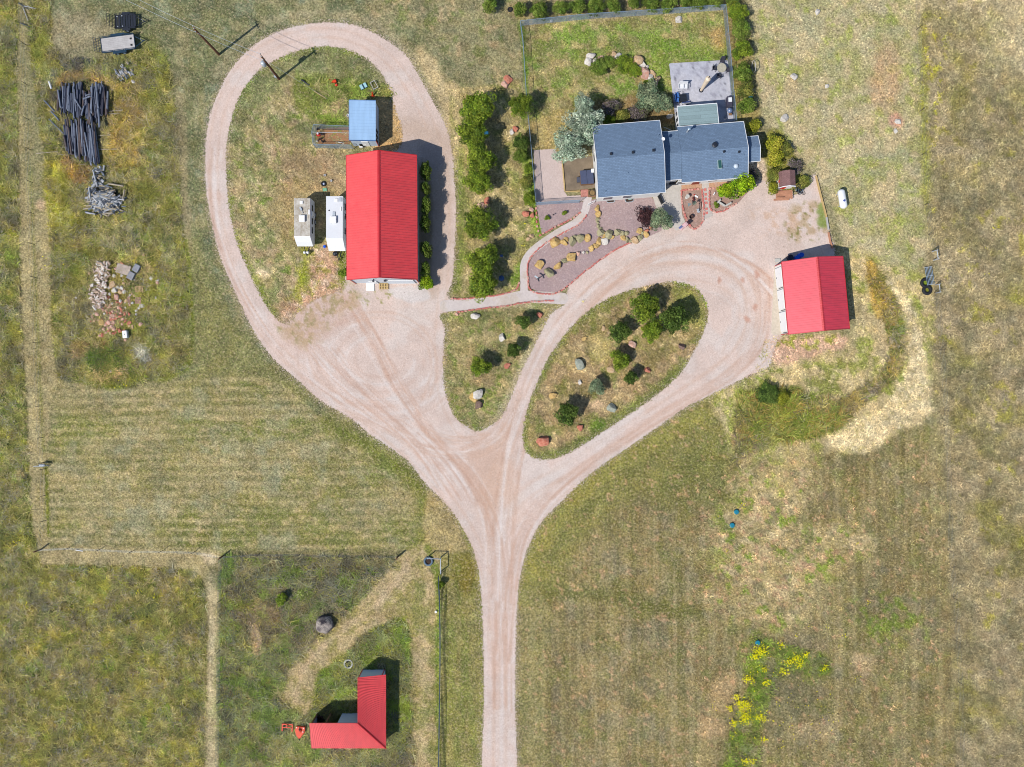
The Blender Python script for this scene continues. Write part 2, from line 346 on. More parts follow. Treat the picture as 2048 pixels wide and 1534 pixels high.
# strip between the loop and the yard fence
STR = [(898,180),(1040,160),(1062,300),(1072,405),(1078,440),(1082,470),(1060,498),(1045,520),(1040,560),(1040,590),(960,603),(905,602),(910,500),(912,400),(905,320)]
G.poly(STR, (160,146,104), 1, 8, 2, smooth=False); mS = G.mask(sd_poly(X, Y, STR, False), 6)
G.blotch(mS, (124,128,72), 30, .52, .8, .12); G.blotch(mS, (190,172,134), 12, .6, .8, .1); G.blotch(mS, (118,110,84), 24, .66, .6, .1)
G.line([(920,300),(922,400),(922,500),(915,580)], 16, (112,126,58), .75, 10, 6); G.line([(905,170),(915,240),(910,330)], 18, (196,174,140), .6, 12, 8)
G.line([(1052,320),(1060,360),(1066,400),(1072,440),(1078,465)], 18, (104,134,44), .8, 10, 7); G.line([(1030,560),(1040,535)], 16, (104,136,44), .7, 10, 5)
# back yard
YARD = [(1043,42),(1452,9),(1474,245),(1350,250),(1190,252),(1125,320),(1068,300),(1060,250)]
G.poly(YARD, (134,136,84), 1, 4, 0, smooth=False, wob=False); mY = G.mask(sd_poly(X, Y, YARD, False), 4)
G.blotch(mY, (114,138,62), 44, .52, .8, .14, seed=41); G.blotch(mY, (172,154,114), 18, .58, .8, .1); G.blotch(mY, (134,122,88), 30, .64, .6, .1); G.blotch(mY, (104,134,48), 16, .68, .5, .1)
G.poly([(1320,95),(1450,85),(1456,122),(1340,130),(1330,180),(1290,150)], (114,142,54), .6, 20, 14); G.poly([(1420,60),(1450,50),(1452,95),(1425,90)], (176,140,98), .7, 14, 8)
G.poly([(1062,245),(1130,215),(1150,260),(1120,310),(1070,300)], (176,154,108), .8, 14, 10); G.poly([(1180,205),(1330,190),(1345,250),(1190,252)], (128,108,78), .9, 14, 10)
G.line([(1455,20),(1462,120)], 7, (186,160,136), .9, 4, 3); G.line([(1050,50),(1300,30),(1448,18)], 5, (176,160,130), .7, 4, 3); G.line([(1465,125),(1476,245)], 8, (150,140,80), .9, 5, 3)
G.line([(1042,50),(1056,200)], 8, (100,136,46), .7, 5, 3)
# hedge base, east side of house
G.line([(1030,20),(1160,12),(1450,-5)], 34, (138,124,90), .9, 10, 6); G.line([(1468,10),(1485,120),(1498,230)], 40, (150,134,84), .8, 10, 6)
G.poly([(1497,325),(1533,325),(1535,375),(1520,400),(1480,400),(1497,360)], (206,184,168), 1, 8, 4)
G.poly([(1533,270),(1570,270),(1600,340),(1625,350),(1590,385),(1535,385)], (128,126,62), 1, 8, 6)
# south-west mown lawn with horizontal stripes
LAWN = [(95,775),(300,778),(400,755),(540,760),(640,835),(740,895),(820,950),(850,1000),(850,1085),(800,1100),(440,1100),(100,1092),(95,950)]
G.poly(LAWN, (136,131,88), 1, 10, 3); mL = G.mask(sd_poly(X, Y, LAWN), 10)
G.blotch(mL, (160,148,114), 70, .5, .7, .15, stretch=(.7,1.6)); G.blotch(mL, (114,120,64), 60, .58, .7, .12, stretch=(.6,1.4)); G.blotch(mL, (124,120,94), 45, .6, .6, .12)
st = .5+.5*np.sin((Y-780+(X-100)*.012+(fbm(X, Y, 160, 77)-.5)*6)*2*math.pi/18.6); am = np.clip((fbm(X, Y, 130, 78, 3)-.36)/.3, .42, 1)*(.5+.5*np.clip(fbm(X, Y, 14, 79, 3)*2-.4, 0, 1)); G.put(mL*np.clip((st-.6)/.35, 0, 1)*am, (182,168,130), .85); G.put(mL*np.clip((.4-st)/.35, 0, 1)*am, (98,102,60), .6); G.blotch(mL, (182,164,128), 10, .64, .7, .1, stretch=(.6,1.3)); G.blotch(mL, (150,150,128), 36, .62, .5, .1)
G.line([(655,845),(745,900),(820,955),(850,1010),(852,1080)], 30, (106,114,52), .75, 26, 10)
G.poly([(850,990),(880,990),(925,1060),(945,1120),(895,1110),(850,1110)], (166,148,108), .9, 12, 8)
G.line([(865,960),(905,1010),(935,1065),(955,1130),(962,1200)], 14, (128,130,56), .75, 10, 8)
# left mown strips and the track corner
G.poly([(38,-300),(92,-300),(90,120),(96,380),(104,520),(108,700),(120,760),(104,775),(95,900),(97,1000),(99,1092),(440,1104),(443,1130),(442,1300),(436,1820),(408,1820),(412,1350),(413,1220),(406,1165),(385,1140),(250,1134),(90,1132),(62,1060),(55,900),(46,700),(38,500),(34,200)], (158,146,112), 1, 5, 2, smooth=False)
G.poly([(40,-300),(92,-300),(90,180),(100,400),(60,400),(40,200)], (130,128,96), .7, 20, 10)
G.line([(64,560),(72,700),(82,850),(92,930)], 3, (120,116,74), .7, 4, 3); G.line([(74,930),(76,1000),(82,1085)], 2, (120,116,74), .6, 2, 2); G.line([(83,930),(86,1000),(90,1085)], 2, (120,116,74), .6, 2, 2)
G.line([(92,935),(94,1000),(97,1070)], 6, (106,114,44), .9, 3, 3); G.line([(60,330),(68,500),(80,750),(88,900)], 5, (112,116,60), .6, 5, 4)
G.line([(100,1108),(300,1110),(420,1112)], 6, (176,160,126), .7, 4, 3); G.poly([(402,1108),(430,1110),(436,1128),(418,1132),(404,1122)], (196,176,148), .9, 4, 3)
G.line([(425,1150),(424,1534)], 16, (190,176,148), .8, 8, 4); G.poly(ell(75,1128,16,14), (168,150,124), .9, 6, 5)
# weedy ground
def weeds(P, base, sm=True):
    G.poly(P, base, 1, 4, 3, 8, smooth=sm); m = G.mask(sd_poly(X, Y, P, sm, 200), 4)
    G.blotch(m, (112,108,66), 30, .55, .7, .12); G.blotch(m, (140,136,48), 26, .58, .75, .1); G.blotch(m, (166,146,98), 20, .64, .6, .1); G.blotch(m, (126,122,108), 24, .65, .6, .08); G.blotch(m, (104,128,42), 16, .68, .7, .08)
    return m
mW1 = weeds(WEEDBLOCK, (128,122,66)); mW2 = weeds(LEFTEDGE, (116,118,66), False); mW3 = weeds(LOWLEFT, (134,126,72))
G.poly([(175,160),(260,165),(300,200),(290,300),(260,350),(210,330),(215,240),(180,200)], (176,146,76), .85, 20, 14); G.poly([(115,150),(180,145),(215,165),(190,175),(120,170)], (160,118,60), .8, 8, 8)
G.poly([(130,305),(175,315),(180,360),(150,370),(125,340)], (160,106,44), .75, 10, 8); G.poly([(90,330),(125,340),(130,400),(160,440),(120,470),(95,420)], (166,156,40), .8, 14, 10)
G.poly(ell(160,130,32,12), (62,64,76), .85, 8, 7); G.poly(ell(230,125,24,12), (74,76,88), .75, 8, 7); G.poly(ell(110,148,10,14), (128,128,130), .8, 8, 6)
G.poly(ell(300,140,30,60), (122,128,52), .5, 30, 16); G.poly([(150,690),(175,685),(170,715),(150,720)], (176,134,112), .85, 8, 6); G.poly(ell(205,695,15,10), (170,124,104), .85, 8, 6); G.poly(ell(210,720,36,22), (74,88,42), .8, 14, 10)
G.poly([(180,740),(210,742),(228,748),(258,728),(250,752),(225,762),(200,755)], (206,166,130), .95, 4, 3); G.poly(ell(222,733,14,4), (190,132,100), .9, 4, 3); G.poly([(262,700),(285,692),(302,702),(300,720),(283,728),(268,712)], (162,160,168), .9, 7, 5)
G.poly(ell(352,704,22,22), (160,144,120), .6, 14, 10); G.line([(170,765),(230,775),(280,758),(330,758),(372,735),(383,690),(382,600),(372,480)], 8, (118,132,40), .6, 6, 4)
G.poly(ell(80,410,9,12), (196,166,140), .8, 8, 5); G.poly([(290,535),(306,532),(306,560),(292,566)], (186,150,136), .7, 6, 5); G.poly(ell(235,580,46,52), (130,104,84), .45, 20, 14)
mP = None
G.poly([(443,1108),(806,1112),(880,1110),(880,1820),(438,1820),(440,1300)], (114,110,78), 1, 4, 1, smooth=False); mP = G.mask(sd_poly(X, Y, [(443,1108),(806,1112),(880,1110),(880,1820),(438,1820),(440,1300)], False), 4)
G.blotch(mP, (98,96,86), 40, .5, .8, .12); G.blotch(mP, (108,130,48), 26, .57, .8, .1, seed=555); G.blotch(mP, (138,112,82), 20, .63, .7, .1); G.blotch(mP, (150,142,104), 26, .64, .7, .1); G.blotch(mP, (140,140,40), 14, .68, .7)
G.poly([(446,1240),(480,1230),(560,1300),(560,1400),(600,1440),(590,1534),(444,1534)], (104,126,52), .4, 30, 20); G.poly([(470,1190),(560,1210),(540,1300),(480,1250)], (150,112,72), .5, 24, 14)
G.poly([(498,1250),(512,1246),(524,1280),(522,1306),(505,1306)], (208,172,142), .9, 8, 6); G.poly([(450,1120),(800,1120),(700,1210),(460,1200)], (88,92,66), .55, 20, 16)
G.poly([(792,1120),(850,1085),(885,1115),(872,1200),(878,1534),(878,1820),(825,1820),(822,1400),(815,1250),(790,1240),(740,1262),(700,1300),(680,1322),(640,1350),(630,1420),(600,1434),(560,1400),(575,1350),(610,1300),(680,1240),(760,1160)], (174,156,122), 1, 10, 5)
mQ = G.mask(sd_poly(X, Y, [(792,1120),(850,1085),(885,1115),(872,1200),(878,1534),(878,1820),(825,1820),(822,1400),(815,1250),(790,1240),(740,1262),(700,1300),(640,1350),(630,1420),(600,1434),(560,1400),(575,1350),(610,1300),(680,1240),(760,1160)]), 10)
G.blotch(mQ, (132,128,74), 18, .5, .75, .1); G.blotch(mQ, (190,170,138), 12, .6, .4, .12); G.blotch(mQ, (146,130,104), 30, .58, .5, .1)
G.line([(850,1100),(852,1250),(846,1400),(848,1534)], 14, (192,172,140), .6, 10, 8); G.line([(830,1110),(760,1200),(660,1280),(610,1330),(590,1400)], 12, (190,166,142), .6, 8, 7)
G.poly([(706,1300),(800,1235),(818,1262),(818,1500),(772,1500),(772,1340),(715,1352),(715,1440),(640,1438),(628,1385),(650,1340)], (116,128,50), .9, 8, 8); G.blotch(G.mask(sd_poly(X, Y, [(825,1140),(880,1120),(880,1534),(825,1534)], False), 8), (124,126,74), 30, .55, .7, .12)
G.poly([(560,1440),(620,1440),(625,1500),(720,1500),(790,1500),(800,1534),(800,1820),(560,1820)], (148,146,92), .8, 12, 12); G.line([(872,1130),(876,1180),(876,1300),(876,1500)], 9, (104,122,48), .8, 6, 5); G.line([(855,1095),(868,1140),(874,1170)], 10, (108,118,56), .8, 6, 5)
# strip between pen fence and road, and the south-east field
G.poly([(884,1110),(945,1100),(962,1180),(968,1300),(968,1820),(884,1820)], (136,130,84), 1, 6, 2, smooth=False); G.poly(ell(930,1150,24,40), (116,106,46), .7, 20, 12)
mB = G.mask(sd_poly(X, Y, [(884,1110),(945,1100),(968,1300),(968,1820),(884,1820)], False), 8); G.blotch(mB, (116,124,66), 30, .5, .6, .15, stretch=(2,.4)); G.line([(962,1180),(967,1300),(967,1534)], 9, (114,122,54), .6, 6, 4)
SE = [(1040,1180),(1062,1085),(1115,1010),(1210,925),(1320,850),(1400,805),(1450,830),(1480,880),(1480,960),(1600,900),(1700,890),(1870,820),(1890,1000),(1905,1400),(1915,1820),(1030,1820)]
G.poly(SE, (138,126,90), 1, 14, 4, smooth=False); mE = G.mask(sd_poly(X, Y, SE, False, 150), 14)
G.blotch(mE, (122,114,84), 70, .52, .7, .15); G.blotch(mE, (150,138,104), 40, .58, .6, .15, stretch=(2,.5)); G.blotch(mE, (120,122,70), 30, .62, .6, .12); G.blotch(mE, (126,108,78), 24, .6, .45, .1); G.blotch(mE, (120,114,104), 30, .62, .4, .1)
G.put(mE*np.clip((fbm(X*5, Y*.1, 30, 92, 3)-.52)/.12, 0, 1), (168,156,122), .4); G.put(mE*np.clip((.45-fbm(X*5, Y*.1, 30, 96, 3))/.12, 0, 1), (106,104,64), .4)
G.poly([(1045,1160),(1062,1085),(1115,1012),(1210,930),(1330,850),(1420,805),(1455,830),(1470,880),(1400,960),(1250,1010),(1150,1100),(1110,1190),(1040,1220)], (128,126,72), .75, 30, 14)
G.line([(1050,1200),(1068,1110),(1120,1030),(1210,945),(1330,868),(1430,815)], 34, (146,142,74), .5, 16, 8); G.line([(1085,1150),(1135,1060),(1225,975),(1340,890)], 10, (108,110,58), .5, 8, 4)
G.line([(1068,1200),(1066,1534)], 56, (140,134,92), .6, 14, 5); G.line([(1100,1200),(1099,1534)], 5, (112,108,66), .7, 5, 2)
G.line([(1100,1185),(1200,1190),(1300,1212),(1390,1225)], 26, (96,100,52), .6, 18, 12); G.poly([(1380,900),(1480,880),(1470,1000),(1300,1010)], (112,114,66), .6, 24, 10)
TAN = [(1480,930),(1560,905),(1620,890),(1640,960),(1600,1040),(1700,1060),(1740,1080),(1700,1130),(1620,1200),(1560,1260),(1480,1240),(1420,1210),(1440,1120),(1430,1040),(1470,1000)]
mN = G.poly(TAN, (166,150,110), .85, 40, 22, wob=True); G.blotch(mN, (196,176,142), 22, .56, .8, .1); G.blotch(mN, (118,136,56), 20, .6, .85, .08); G.blotch(mN, (176,142,116), 12, .66, .8, .08); G.blotch(mN, (120,116,92), 18, .66, .6, .08)
mF = G.poly([(1480,1300),(1520,1270),(1560,1300),(1660,1310),(1640,1360),(1540,1360),(1530,1420),(1500,1534),(1500,1600),(1440,1600),(1460,1480),(1500,1400)], (104,128,40), .8, 16, 14); G.blotch(mF, (128,112,86), 20, .55, .7, .1)
G.poly([(1540,1340),(1640,1350),(1600,1430),(1530,1460)], (112,108,84), .6, 24, 12); G.poly(ell(1728,1330,22,26), (190,164,134), .7, 14, 10); G.poly(ell(1640,1460,50,24), (168,150,122), .6, 20, 14); G.poly([(1420,1370),(1470,1350),(1460,1420),(1430,1420)], (180,152,116), .7, 14, 10); G.poly([(1400,1430),(1450,1450),(1440,1480),(1400,1465)], (178,150,118), .7, 14, 10)
G.blotch(G.mask(sd_poly(X, Y, [(1700,1200),(1830,1180),(1860,1280),(1740,1300)], False), 20), (112,130,56), 16, .56, .8, .1); G.blotch(mE, (188,152,122), 9, .72, .8, .05)
# straw arc, ditch and the ground round the garage
GAR = [(1540,675),(1690,670),(1700,600),(1690,500),(1760,520),(1860,560),(1860,760),(1840,840),(1700,900),(1560,905),(1480,930),(1440,830),(1400,800),(1500,755)]
mG = G.poly(GAR, (178,162,124), 1, 14, 8); G.blotch(mG, (138,142,74), 32, .54, .85, .1); G.blotch(mG, (200,182,148), 12, .6, .7, .1); G.blotch(mG, (120,134,54), 20, .68, .7)
G.poly([(1550,680),(1685,672),(1680,700),(1620,715),(1560,728),(1540,715)], (192,160,142), 1, 8, 6); mH = G.mask(sd_poly(X, Y, [(1550,672),(1685,668),(1680,700),(1560,728)], False), 6); G.blotch(mH, (140,144,56), 12, .6, .8)
STRAW = [(1790,560),(1830,620),(1850,700),(1862,800),(1866,825),(1830,850),(1780,880),(1740,905),(1700,900),(1650,890),(1665,865),(1720,840),(1770,810),(1800,770),(1815,720),(1820,660),(1800,600),(1770,560)]
mA = G.poly(STRAW, (198,182,150), 1, 12, 8, 10); G.blotch(mA, (212,198,170), 8, .55, .6, .1); G.blotch(mA, (160,148,104), 7, .66, .7)
G.line([(1722,500),(1740,560),(1762,640),(1768,700)], 20, (196,176,142), .8, 14, 8); G.line([(1600,905),(1560,930),(1560,980)], 40, (186,168,122), .5, 24, 14)
DITCH = [(1733,525),(1752,535),(1785,590),(1802,640),(1806,700),(1792,748),(1752,784),(1700,830),(1640,850),(1560,860),(1500,905),(1475,930),(1470,880),(1480,840),(1520,800),(1580,790),(1640,805),(1700,790),(1752,752),(1776,716),(1774,656),(1752,600)]
mK = G.poly(DITCH, (128,118,76), 1, 8, 8); G.blotch(mK, (108,96,88), 22, .5, .85, .1); G.blotch(mK, (176,148,78), 12, .58, .85); G.blotch(mK, (106,122,44), 22, .62, .85, .08); G.blotch(mK, (160,152,146), 10, .68, .7)
G.poly([(1560,840),(1620,830),(1640,860),(1600,885),(1560,880)], (146,140,60), .7, 16, 10); G.poly([(1530,780),(1600,775),(1590,800),(1520,810)], (78,92,36), .8, 10, 8); G.poly([(1470,850),(1520,870),(1500,930),(1475,925)], (176,152,122), .7, 10, 10)
G.poly([(1735,530),(1755,540),(1785,600),(1760,640),(1745,600)], (178,146,72), .8, 8, 6)
G.poly([(1475,800),(1530,775),(1620,800),(1690,835),(1640,872),(1560,882),(1500,880)], (112,124,48), .75, 14, 14); G.blotch(G.mask(sd_poly(X, Y, [(1470,790),(1700,820),(1640,880),(1480,930)], False), 14), (176,152,108), 12, .6, .8)
# the two islands
TRI = [(896,622),(1120,604),(1100,630),(1080,670),(1060,710),(1040,750),(1022,795),(1005,830),(985,850),(955,863),(935,855),(910,835),(895,800),(888,770),(886,720),(890,660)]
mT2 = G.poly(TRI, (142,134,94), 1, 4, 1); G.blotch(mT2, (118,124,78), 26, .54, .8, .12); G.blotch(mT2, (176,158,120), 10, .6, .8); G.blotch(mT2, (110,130,56), 12, .68, .7); G.line([(1010,612),(1060,612)], 10, (196,180,152), .6, 8, 5)
G.line([(1085,655),(1050,725),(1015,800),(985,845)], 14, (186,172,146), .6, 10, 9, 7); G.line([(895,812),(930,862),(960,870),(990,855)], 12, (120,126,58), .6, 8, 6); G.poly(ell(965,765,26,10), (160,138,108), .6, 8, 5)
EIS = [(1046,880),(1047,850),(1060,800),(1085,740),(1110,695),(1150,645),(1200,605),(1260,580),(1310,568),(1350,563),(1385,572),(1405,590),(1416,615),(1415,640),(1405,670),(1390,700),(1370,735),(1340,768),(1300,800),(1250,835),(1200,868),(1150,900),(1110,917),(1075,918),(1052,905)]
mJ = G.poly(EIS, (138,126,86), 1, 4, 1); G.blotch(mJ, (156,134,106), 34, .5, .85, .12); G.blotch(mJ, (192,170,130), 10, .62, .85); G.blotch(mJ, (116,122,64), 22, .6, .7, .1)
G.line(EIS[3:8], 22, (110,118,56), .75, 12, 5); G.line([(1052,905),(1075,912),(1110,910),(1150,893),(1200,860),(1250,828),(1300,793),(1340,760),(1370,730)], 22, (108,118,60), .75, 12, 5); G.line([(1050,890),(1052,840),(1068,790),(1092,735)], 14, (110,120,58), .7, 8, 4)
G.poly([(1350,566),(1390,574),(1414,615),(1410,660),(1380,640),(1345,600)], (132,134,72), .8, 14, 6); G.line([(1350,564),(1385,571),(1405,588),(1416,614)], 7, (120,142,40), .8, 5, 4)
G.poly(ell(1196,812,16,8), (190,164,140), .8, 8, 5); G.poly(ell(1195,848,16,12), (104,132,46), .8, 8, 5); G.poly([(1190,670),(1230,680),(1200,720),(1180,700)], (186,166,120), .7, 12, 8); G.poly(ell(1150,868,30,12), (176,152,122), .6, 10, 8)
for (tx,ty,tr) in ((961,733,30),(1028,700,24),(1046,643,24),(1134,827,34),(1261,755,22),(1238,721,30)): G.poly(ell(tx,ty+4,tr,tr*.9), (152,128,98), .45, 8, 4)
# clumping of the growth itself: lighter and darker plants
G.c *= np.array([1.0, .99, .93]); WM = np.clip(mW1+mW2+mW3+mP*(1-mQ)+mK*.6, 0, 1)*1.0; CA = 1-.55*np.clip(mT+mQ+.8*mL+.6*mE, 0, 1)
G.c *= (1+CA*((fbm(X, Y, 9, 901, 3)-.5)*(.3+.7*WM)+(fbm(X, Y, 30, 902, 3)-.5)*(.3+.35*WM)))[:, None]
G.c = G.c+((fbm(X, Y, 15, 903, 3)-.5)*(18+34*WM))[:, None]*np.array([1.0, .35, -.3])
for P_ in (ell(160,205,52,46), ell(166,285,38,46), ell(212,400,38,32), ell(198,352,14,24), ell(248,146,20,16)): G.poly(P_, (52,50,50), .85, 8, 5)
for P_ in (ell(202,545,18,26), ell(196,592,20,30), ell(228,634,26,26)): G.poly(P_, (150,128,110), .7, 10, 8)
_o = np.maximum(np.maximum(-60-X, X-2108), np.maximum(-60-Y, Y-1594)); _f = np.clip(_o/180, 0, 1)[:, None]; G.c = G.c*(1-_f)+np.array([138., 128, 92])*_f
V = np.stack([(X-1024)/PPM, (767-Y)/PPM, np.zeros(len(X))], 1)
nx = len(gx); ny = len(gy); ii = (np.arange(ny-1)[:, None]*nx+np.arange(nx-1)[None, :]).ravel()
link('ground', npmesh('ground', V, np.stack([ii, ii+nx, ii+nx+1, ii+1], 1), grass_mat('grassland'), G.lincol()))['kind'] = 'structure'
# ---------------------------------------------------------------- driveway
OUT = [(968,1600),(968,1400),(967,1300),(962,1180),(950,1110),(925,1055),(890,1005),(850,965),(820,925),(780,895),(740,868),(700,835),(640,800),(590,755),(545,715),(510,665),(485,615),(462,565),(440,510),(425,450),(413,380),(411,300),(418,240),(435,190),(465,135),(510,90),(560,62),(620,48),(680,46),(730,58),(780,85),(815,115),(845,165),(872,215),(892,255),(903,300),(908,350),(911,400),(911,460),(908,520),(905,560),(900,600),(1000,602),(1120,600),(1140,565),(1165,545),(1230,498),(1258,487),(1300,462),(1345,440),(1360,400),(1400,372),(1500,370),(1530,362),(1590,390),(1627,350),(1635,362),(1640,390),(1650,430),(1660,470),(1668,500),(1668,530),(1650,600),(1600,640),(1560,675),(1545,710),(1535,735),(1500,750),(1460,770),(1420,790),(1370,815),(1320,850),(1270,885),(1210,925),(1160,965),(1115,1010),(1085,1040),(1060,1085),(1045,1130),(1036,1180),(1032,1260),(1030,1400),(1029,1600)]
DISL = [(640,92),(690,97),(730,115),(760,142),(780,180),(792,220),(805,262),(795,300),(720,330),(690,560),(672,584),(650,592),(625,602),(600,622),(578,645),(555,640),(525,600),(498,545),(475,490),(460,430),(454,380),(452,330),(453,290),(462,240),(480,190),(508,150),(545,122),(590,103)]
def drive_sd(x, y):
    d = sd_poly(x, y, OUT); 
    for P in (DISL, TRI, EIS): d = np.minimum(d, -sd_poly(x, y, P))
    return d
def drive_paint(x, y):
    F = Field(x, y, (224,201,188)); o = np.ones(len(x))
    F.blotch(o, (208,188,176), 60, .55, .6, .2); F.blotch(o, (222,210,202), 40, .58, .5, .15)
    or_ = (208,174,152); li = (228,218,212)
    # wheel tracks
    def track(P, a=.4, n=2, gap=9, wd=4, c=or_, brk=3):
        Q = cr(P, False); T = np.gradient(Q, axis=0); N = np.stack([-T[:,1], T[:,0]], 1)/(np.linalg.norm(T, axis=1)[:, None]+1e-6)
        for k in range(n): F.line(list(map(tuple, (Q+N*(k-(n-1)/2)*gap)[::4])), wd, c, a, 5, brk, 26)
    track([(998,1534),(998,1300),(985,1150),(1000,1050),(1060,980),(1150,930),(1300,830),(1440,740),(1500,660),(1490,560),(1420,520),(1300,520),(1180,590),(1110,700),(1060,790),(1020,880),(985,980),(985,1100)], .42, 2, 22, 6)
    track([(1005,1534),(1005,1250),(1010,1120),(1050,1040),(1130,960),(1270,870),(1400,780)], .35, 2, 16, 4)
    track([(985,1300),(975,1150),(930,1050),(860,950),(760,860),(640,770),(540,680),(470,560),(432,420),(432,260),(480,140),(580,76),(690,70),(790,130),(850,230),(885,330),(890,450),(885,600),(880,740),(910,850),(980,880)], .35, 2, 18, 4)
    track([(840,860),(900,880),(960,878),(1000,850),(1040,780)], .7, 3, 7, 3); track([(820,885),(870,905),(930,912),(990,890),(1015,850)], .6, 3, 7, 3)
    F.poly([(930,905),(1010,880),(1015,960),(990,1020),(960,1010),(945,960)], (208,170,146), .5, 30, 16, 14); F.poly([(980,930),(1020,930),(1040,1020),(1000,1040),(960,1020)], (214,182,160), .5, 30, 16)
    for k in range(7): F.line(cr(ell(760, 720, 50+k*19, 34+k*15), True, 3)[:26], 5, li if k % 2 else (206,178,162), .5, 5, 4, 20)
    for k in range(6): track([(1200+k*12,560+k*8),(1350,500+k*14),(1470-k*8,520+k*14),(1530-k*12,620),(1500-k*14,720-k*4)], .3, 1, 0, 4, li if k % 2 else or_)
    track([(700,640),(760,630),(830,650),(870,720),(850,800)], .4, 2, 12, 4); track([(640,640),(620,700),(660,780),(740,840),(830,880)], .35, 2, 14, 4)
    F.line([(1005,1534),(1003,1200),(1005,1000)], 14, (222,208,200), .5, 12, 5); F.line([(985,1120),(1005,1050),(1040,1000),(1130,930),(1280,820)], 20, (224,212,204), .5, 12, 6)
    rr = random.Random(3)
    for P, nn, sp in (([(700,600),(760,700),(830,830),(920,930),(985,1040),(1000,1200),(1000,1534)], 7, 26), ([(1540,560),(1530,700),(1440,770),(1300,855),(1170,945),(1080,1040),(1030,1180),(1010,1534)], 6, 22), ([(1560,600),(1480,520),(1380,490),(1270,520),(1150,620),(1080,740),(1030,880),(1010,1000),(1000,1200)], 7, 22), ([(430,300),(425,400),(460,540),(560,700),(700,810),(820,880),(900,900),(980,880),(1030,780)], 5, 12), ([(640,690),(700,760),(780,830),(860,900),(930,1000)], 6, 40)):
        for _ in range(int(nn*1.7)): o_ = rr.uniform(-sp, sp); track([(a+o_+rr.uniform(-4,4), b+o_*.25+rr.uniform(-4,4)) for a, b in P], rr.uniform(.3,.6), 1, 0, rr.uniform(1.2,2.8), rr.choice([(204,164,140),(232,222,216),(196,158,136)]), 3)
    mz = F.mask(sd_poly(x, y, [(555,650),(600,595),(700,570),(712,600),(660,650),(610,690)], True), 24, 8); F.blotch(mz, (176,156,104), 12, .5, .8, .1); F.blotch(mz, (132,136,72), 9, .62, .9)
    # thin weeds and bare earth on the gravel
    m = F.mask(sd_poly(x, y, [(690,575),(830,580),(800,600),(740,615),(700,625),(685,600)], False), 8); F.blotch(m, (142,142,76), 7, .66, .8)
    m = F.mask(sd_poly(x, y, [(1585,410),(1640,400),(1660,460),(1640,480),(1580,485),(1570,450)], False), 12); F.blotch(m, (178,152,110), 14, .5, .6, .1); F.blotch(m, (126,124,66), 6, .66, .85)
    F.poly([(1636,415),(1652,410),(1662,450),(1645,455)], (120,144,60), .7, 6, 6, 8); F.blotch(F.mask(sd_poly(x, y, [(1500,420),(1600,420),(1600,470),(1520,470)], False), 20), (212,176,148), 16, .55, .6)
    for q in ((1514,550),(1510,615),(1487,555),(1495,640),(1440,560)): F.poly(ell(q[0], q[1], 5, 7), (196,142,118), .6, 4, 3)
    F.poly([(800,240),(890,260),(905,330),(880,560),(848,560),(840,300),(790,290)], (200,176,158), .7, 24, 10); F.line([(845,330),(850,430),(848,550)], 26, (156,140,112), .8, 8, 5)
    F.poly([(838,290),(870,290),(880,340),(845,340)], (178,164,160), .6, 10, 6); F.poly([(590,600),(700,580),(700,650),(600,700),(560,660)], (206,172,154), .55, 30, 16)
    F.poly([(780,572),(850,575),(852,598),(790,596)], (216,208,204), .8, 5, 3); F.line([(700,575),(740,590),(730,600)], 12, (206,190,180), .5, 6, 3)
    return F
dm = gravel_mat('pale gravel', 1.1, sc=4.0)
tag(sheet('driveway', 396, 1684, 30, 1600, 3, drive_sd, .012, dm, 17, drive_paint), kind='structure')
def simple(c, bl=()):
    def f(x, y):
        F = Field(x, y, c); o = np.ones(len(x))
        for b in bl: F.blotch(o, *b)
        return F
    return f
BEDA = [(1072,407),(1170,403),(1164,420),(1140,438),(1110,452),(1084,470),(1078,440)]
BEDB = [(1178,401),(1190,398),(1300,391),(1308,400),(1312,415),(1330,440),(1322,462),(1300,472),(1258,487),(1230,500),(1195,522),(1165,547),(1140,568),(1115,584),(1085,586),(1062,577),(1057,560),(1057,528),(1070,505),(1095,484),(1130,464),(1160,447),(1176,428),(1180,412)]
bm = gravel_mat('mauve gravel', .15, sc=6, var=.24, speck=(230,214,208))
tag(sheet('gravel_bed', 1050, 1340, 385, 592, 3, lambda x, y: np.maximum(sd_poly(x, y, BEDA, False), sd_poly(x, y, BEDB, False)), .03, bm, 5, simple((182,158,154), [((168,146,148), 40, .5, .5, .2)])), kind='structure')
BED1 = [(1363,380),(1403,377),(1405,440),(1400,452),(1388,460),(1378,456),(1368,440),(1362,420)]
BED2 = [(1418,376),(1470,372),(1500,380),(1478,404),(1460,412),(1440,423),(1425,424),(1420,414),(1417,395)]
def bedpaint(x, y):
    F = Field(x, y, (172,142,128)); F.poly([(1360,360),(1500,350),(1500,374),(1360,382)], (206,162,128), .9, 4, 2, 18, False, False); F.blotch(np.ones(len(x)), (196,160,146), 8, .6, .7); return F
tag(sheet('flower_bed', 1350, 1510, 355, 470, 3, lambda x, y: np.maximum(sd_poly(x, y, [(1362,366)]+BED1[1:2]+BED1[2:]+[(1362,400)], False), np.maximum(sd_poly(x, y, [(1364,366),(1403,362),(1404,400),(1364,400)], False), np.maximum(sd_poly(x, y, BED2, False), sd_poly(x, y, [(1417,360),(1490,352),(1490,390),(1418,390)], False)))), .03, bm, 5, bedpaint), kind='structure')
pm = gravel_mat('crushed stone path', .12, sc=6, var=.12, speck=(190,175,168))
PATH1 = [(890,612),(940,608),(1000,601),(1045,593),(1090,595),(1125,597)]; PATH2 = [(1048,592),(1048,560),(1048,530),(1060,507),(1085,486),(1120,463),(1150,446),(1167,428),(1173,410),(1176,396)]
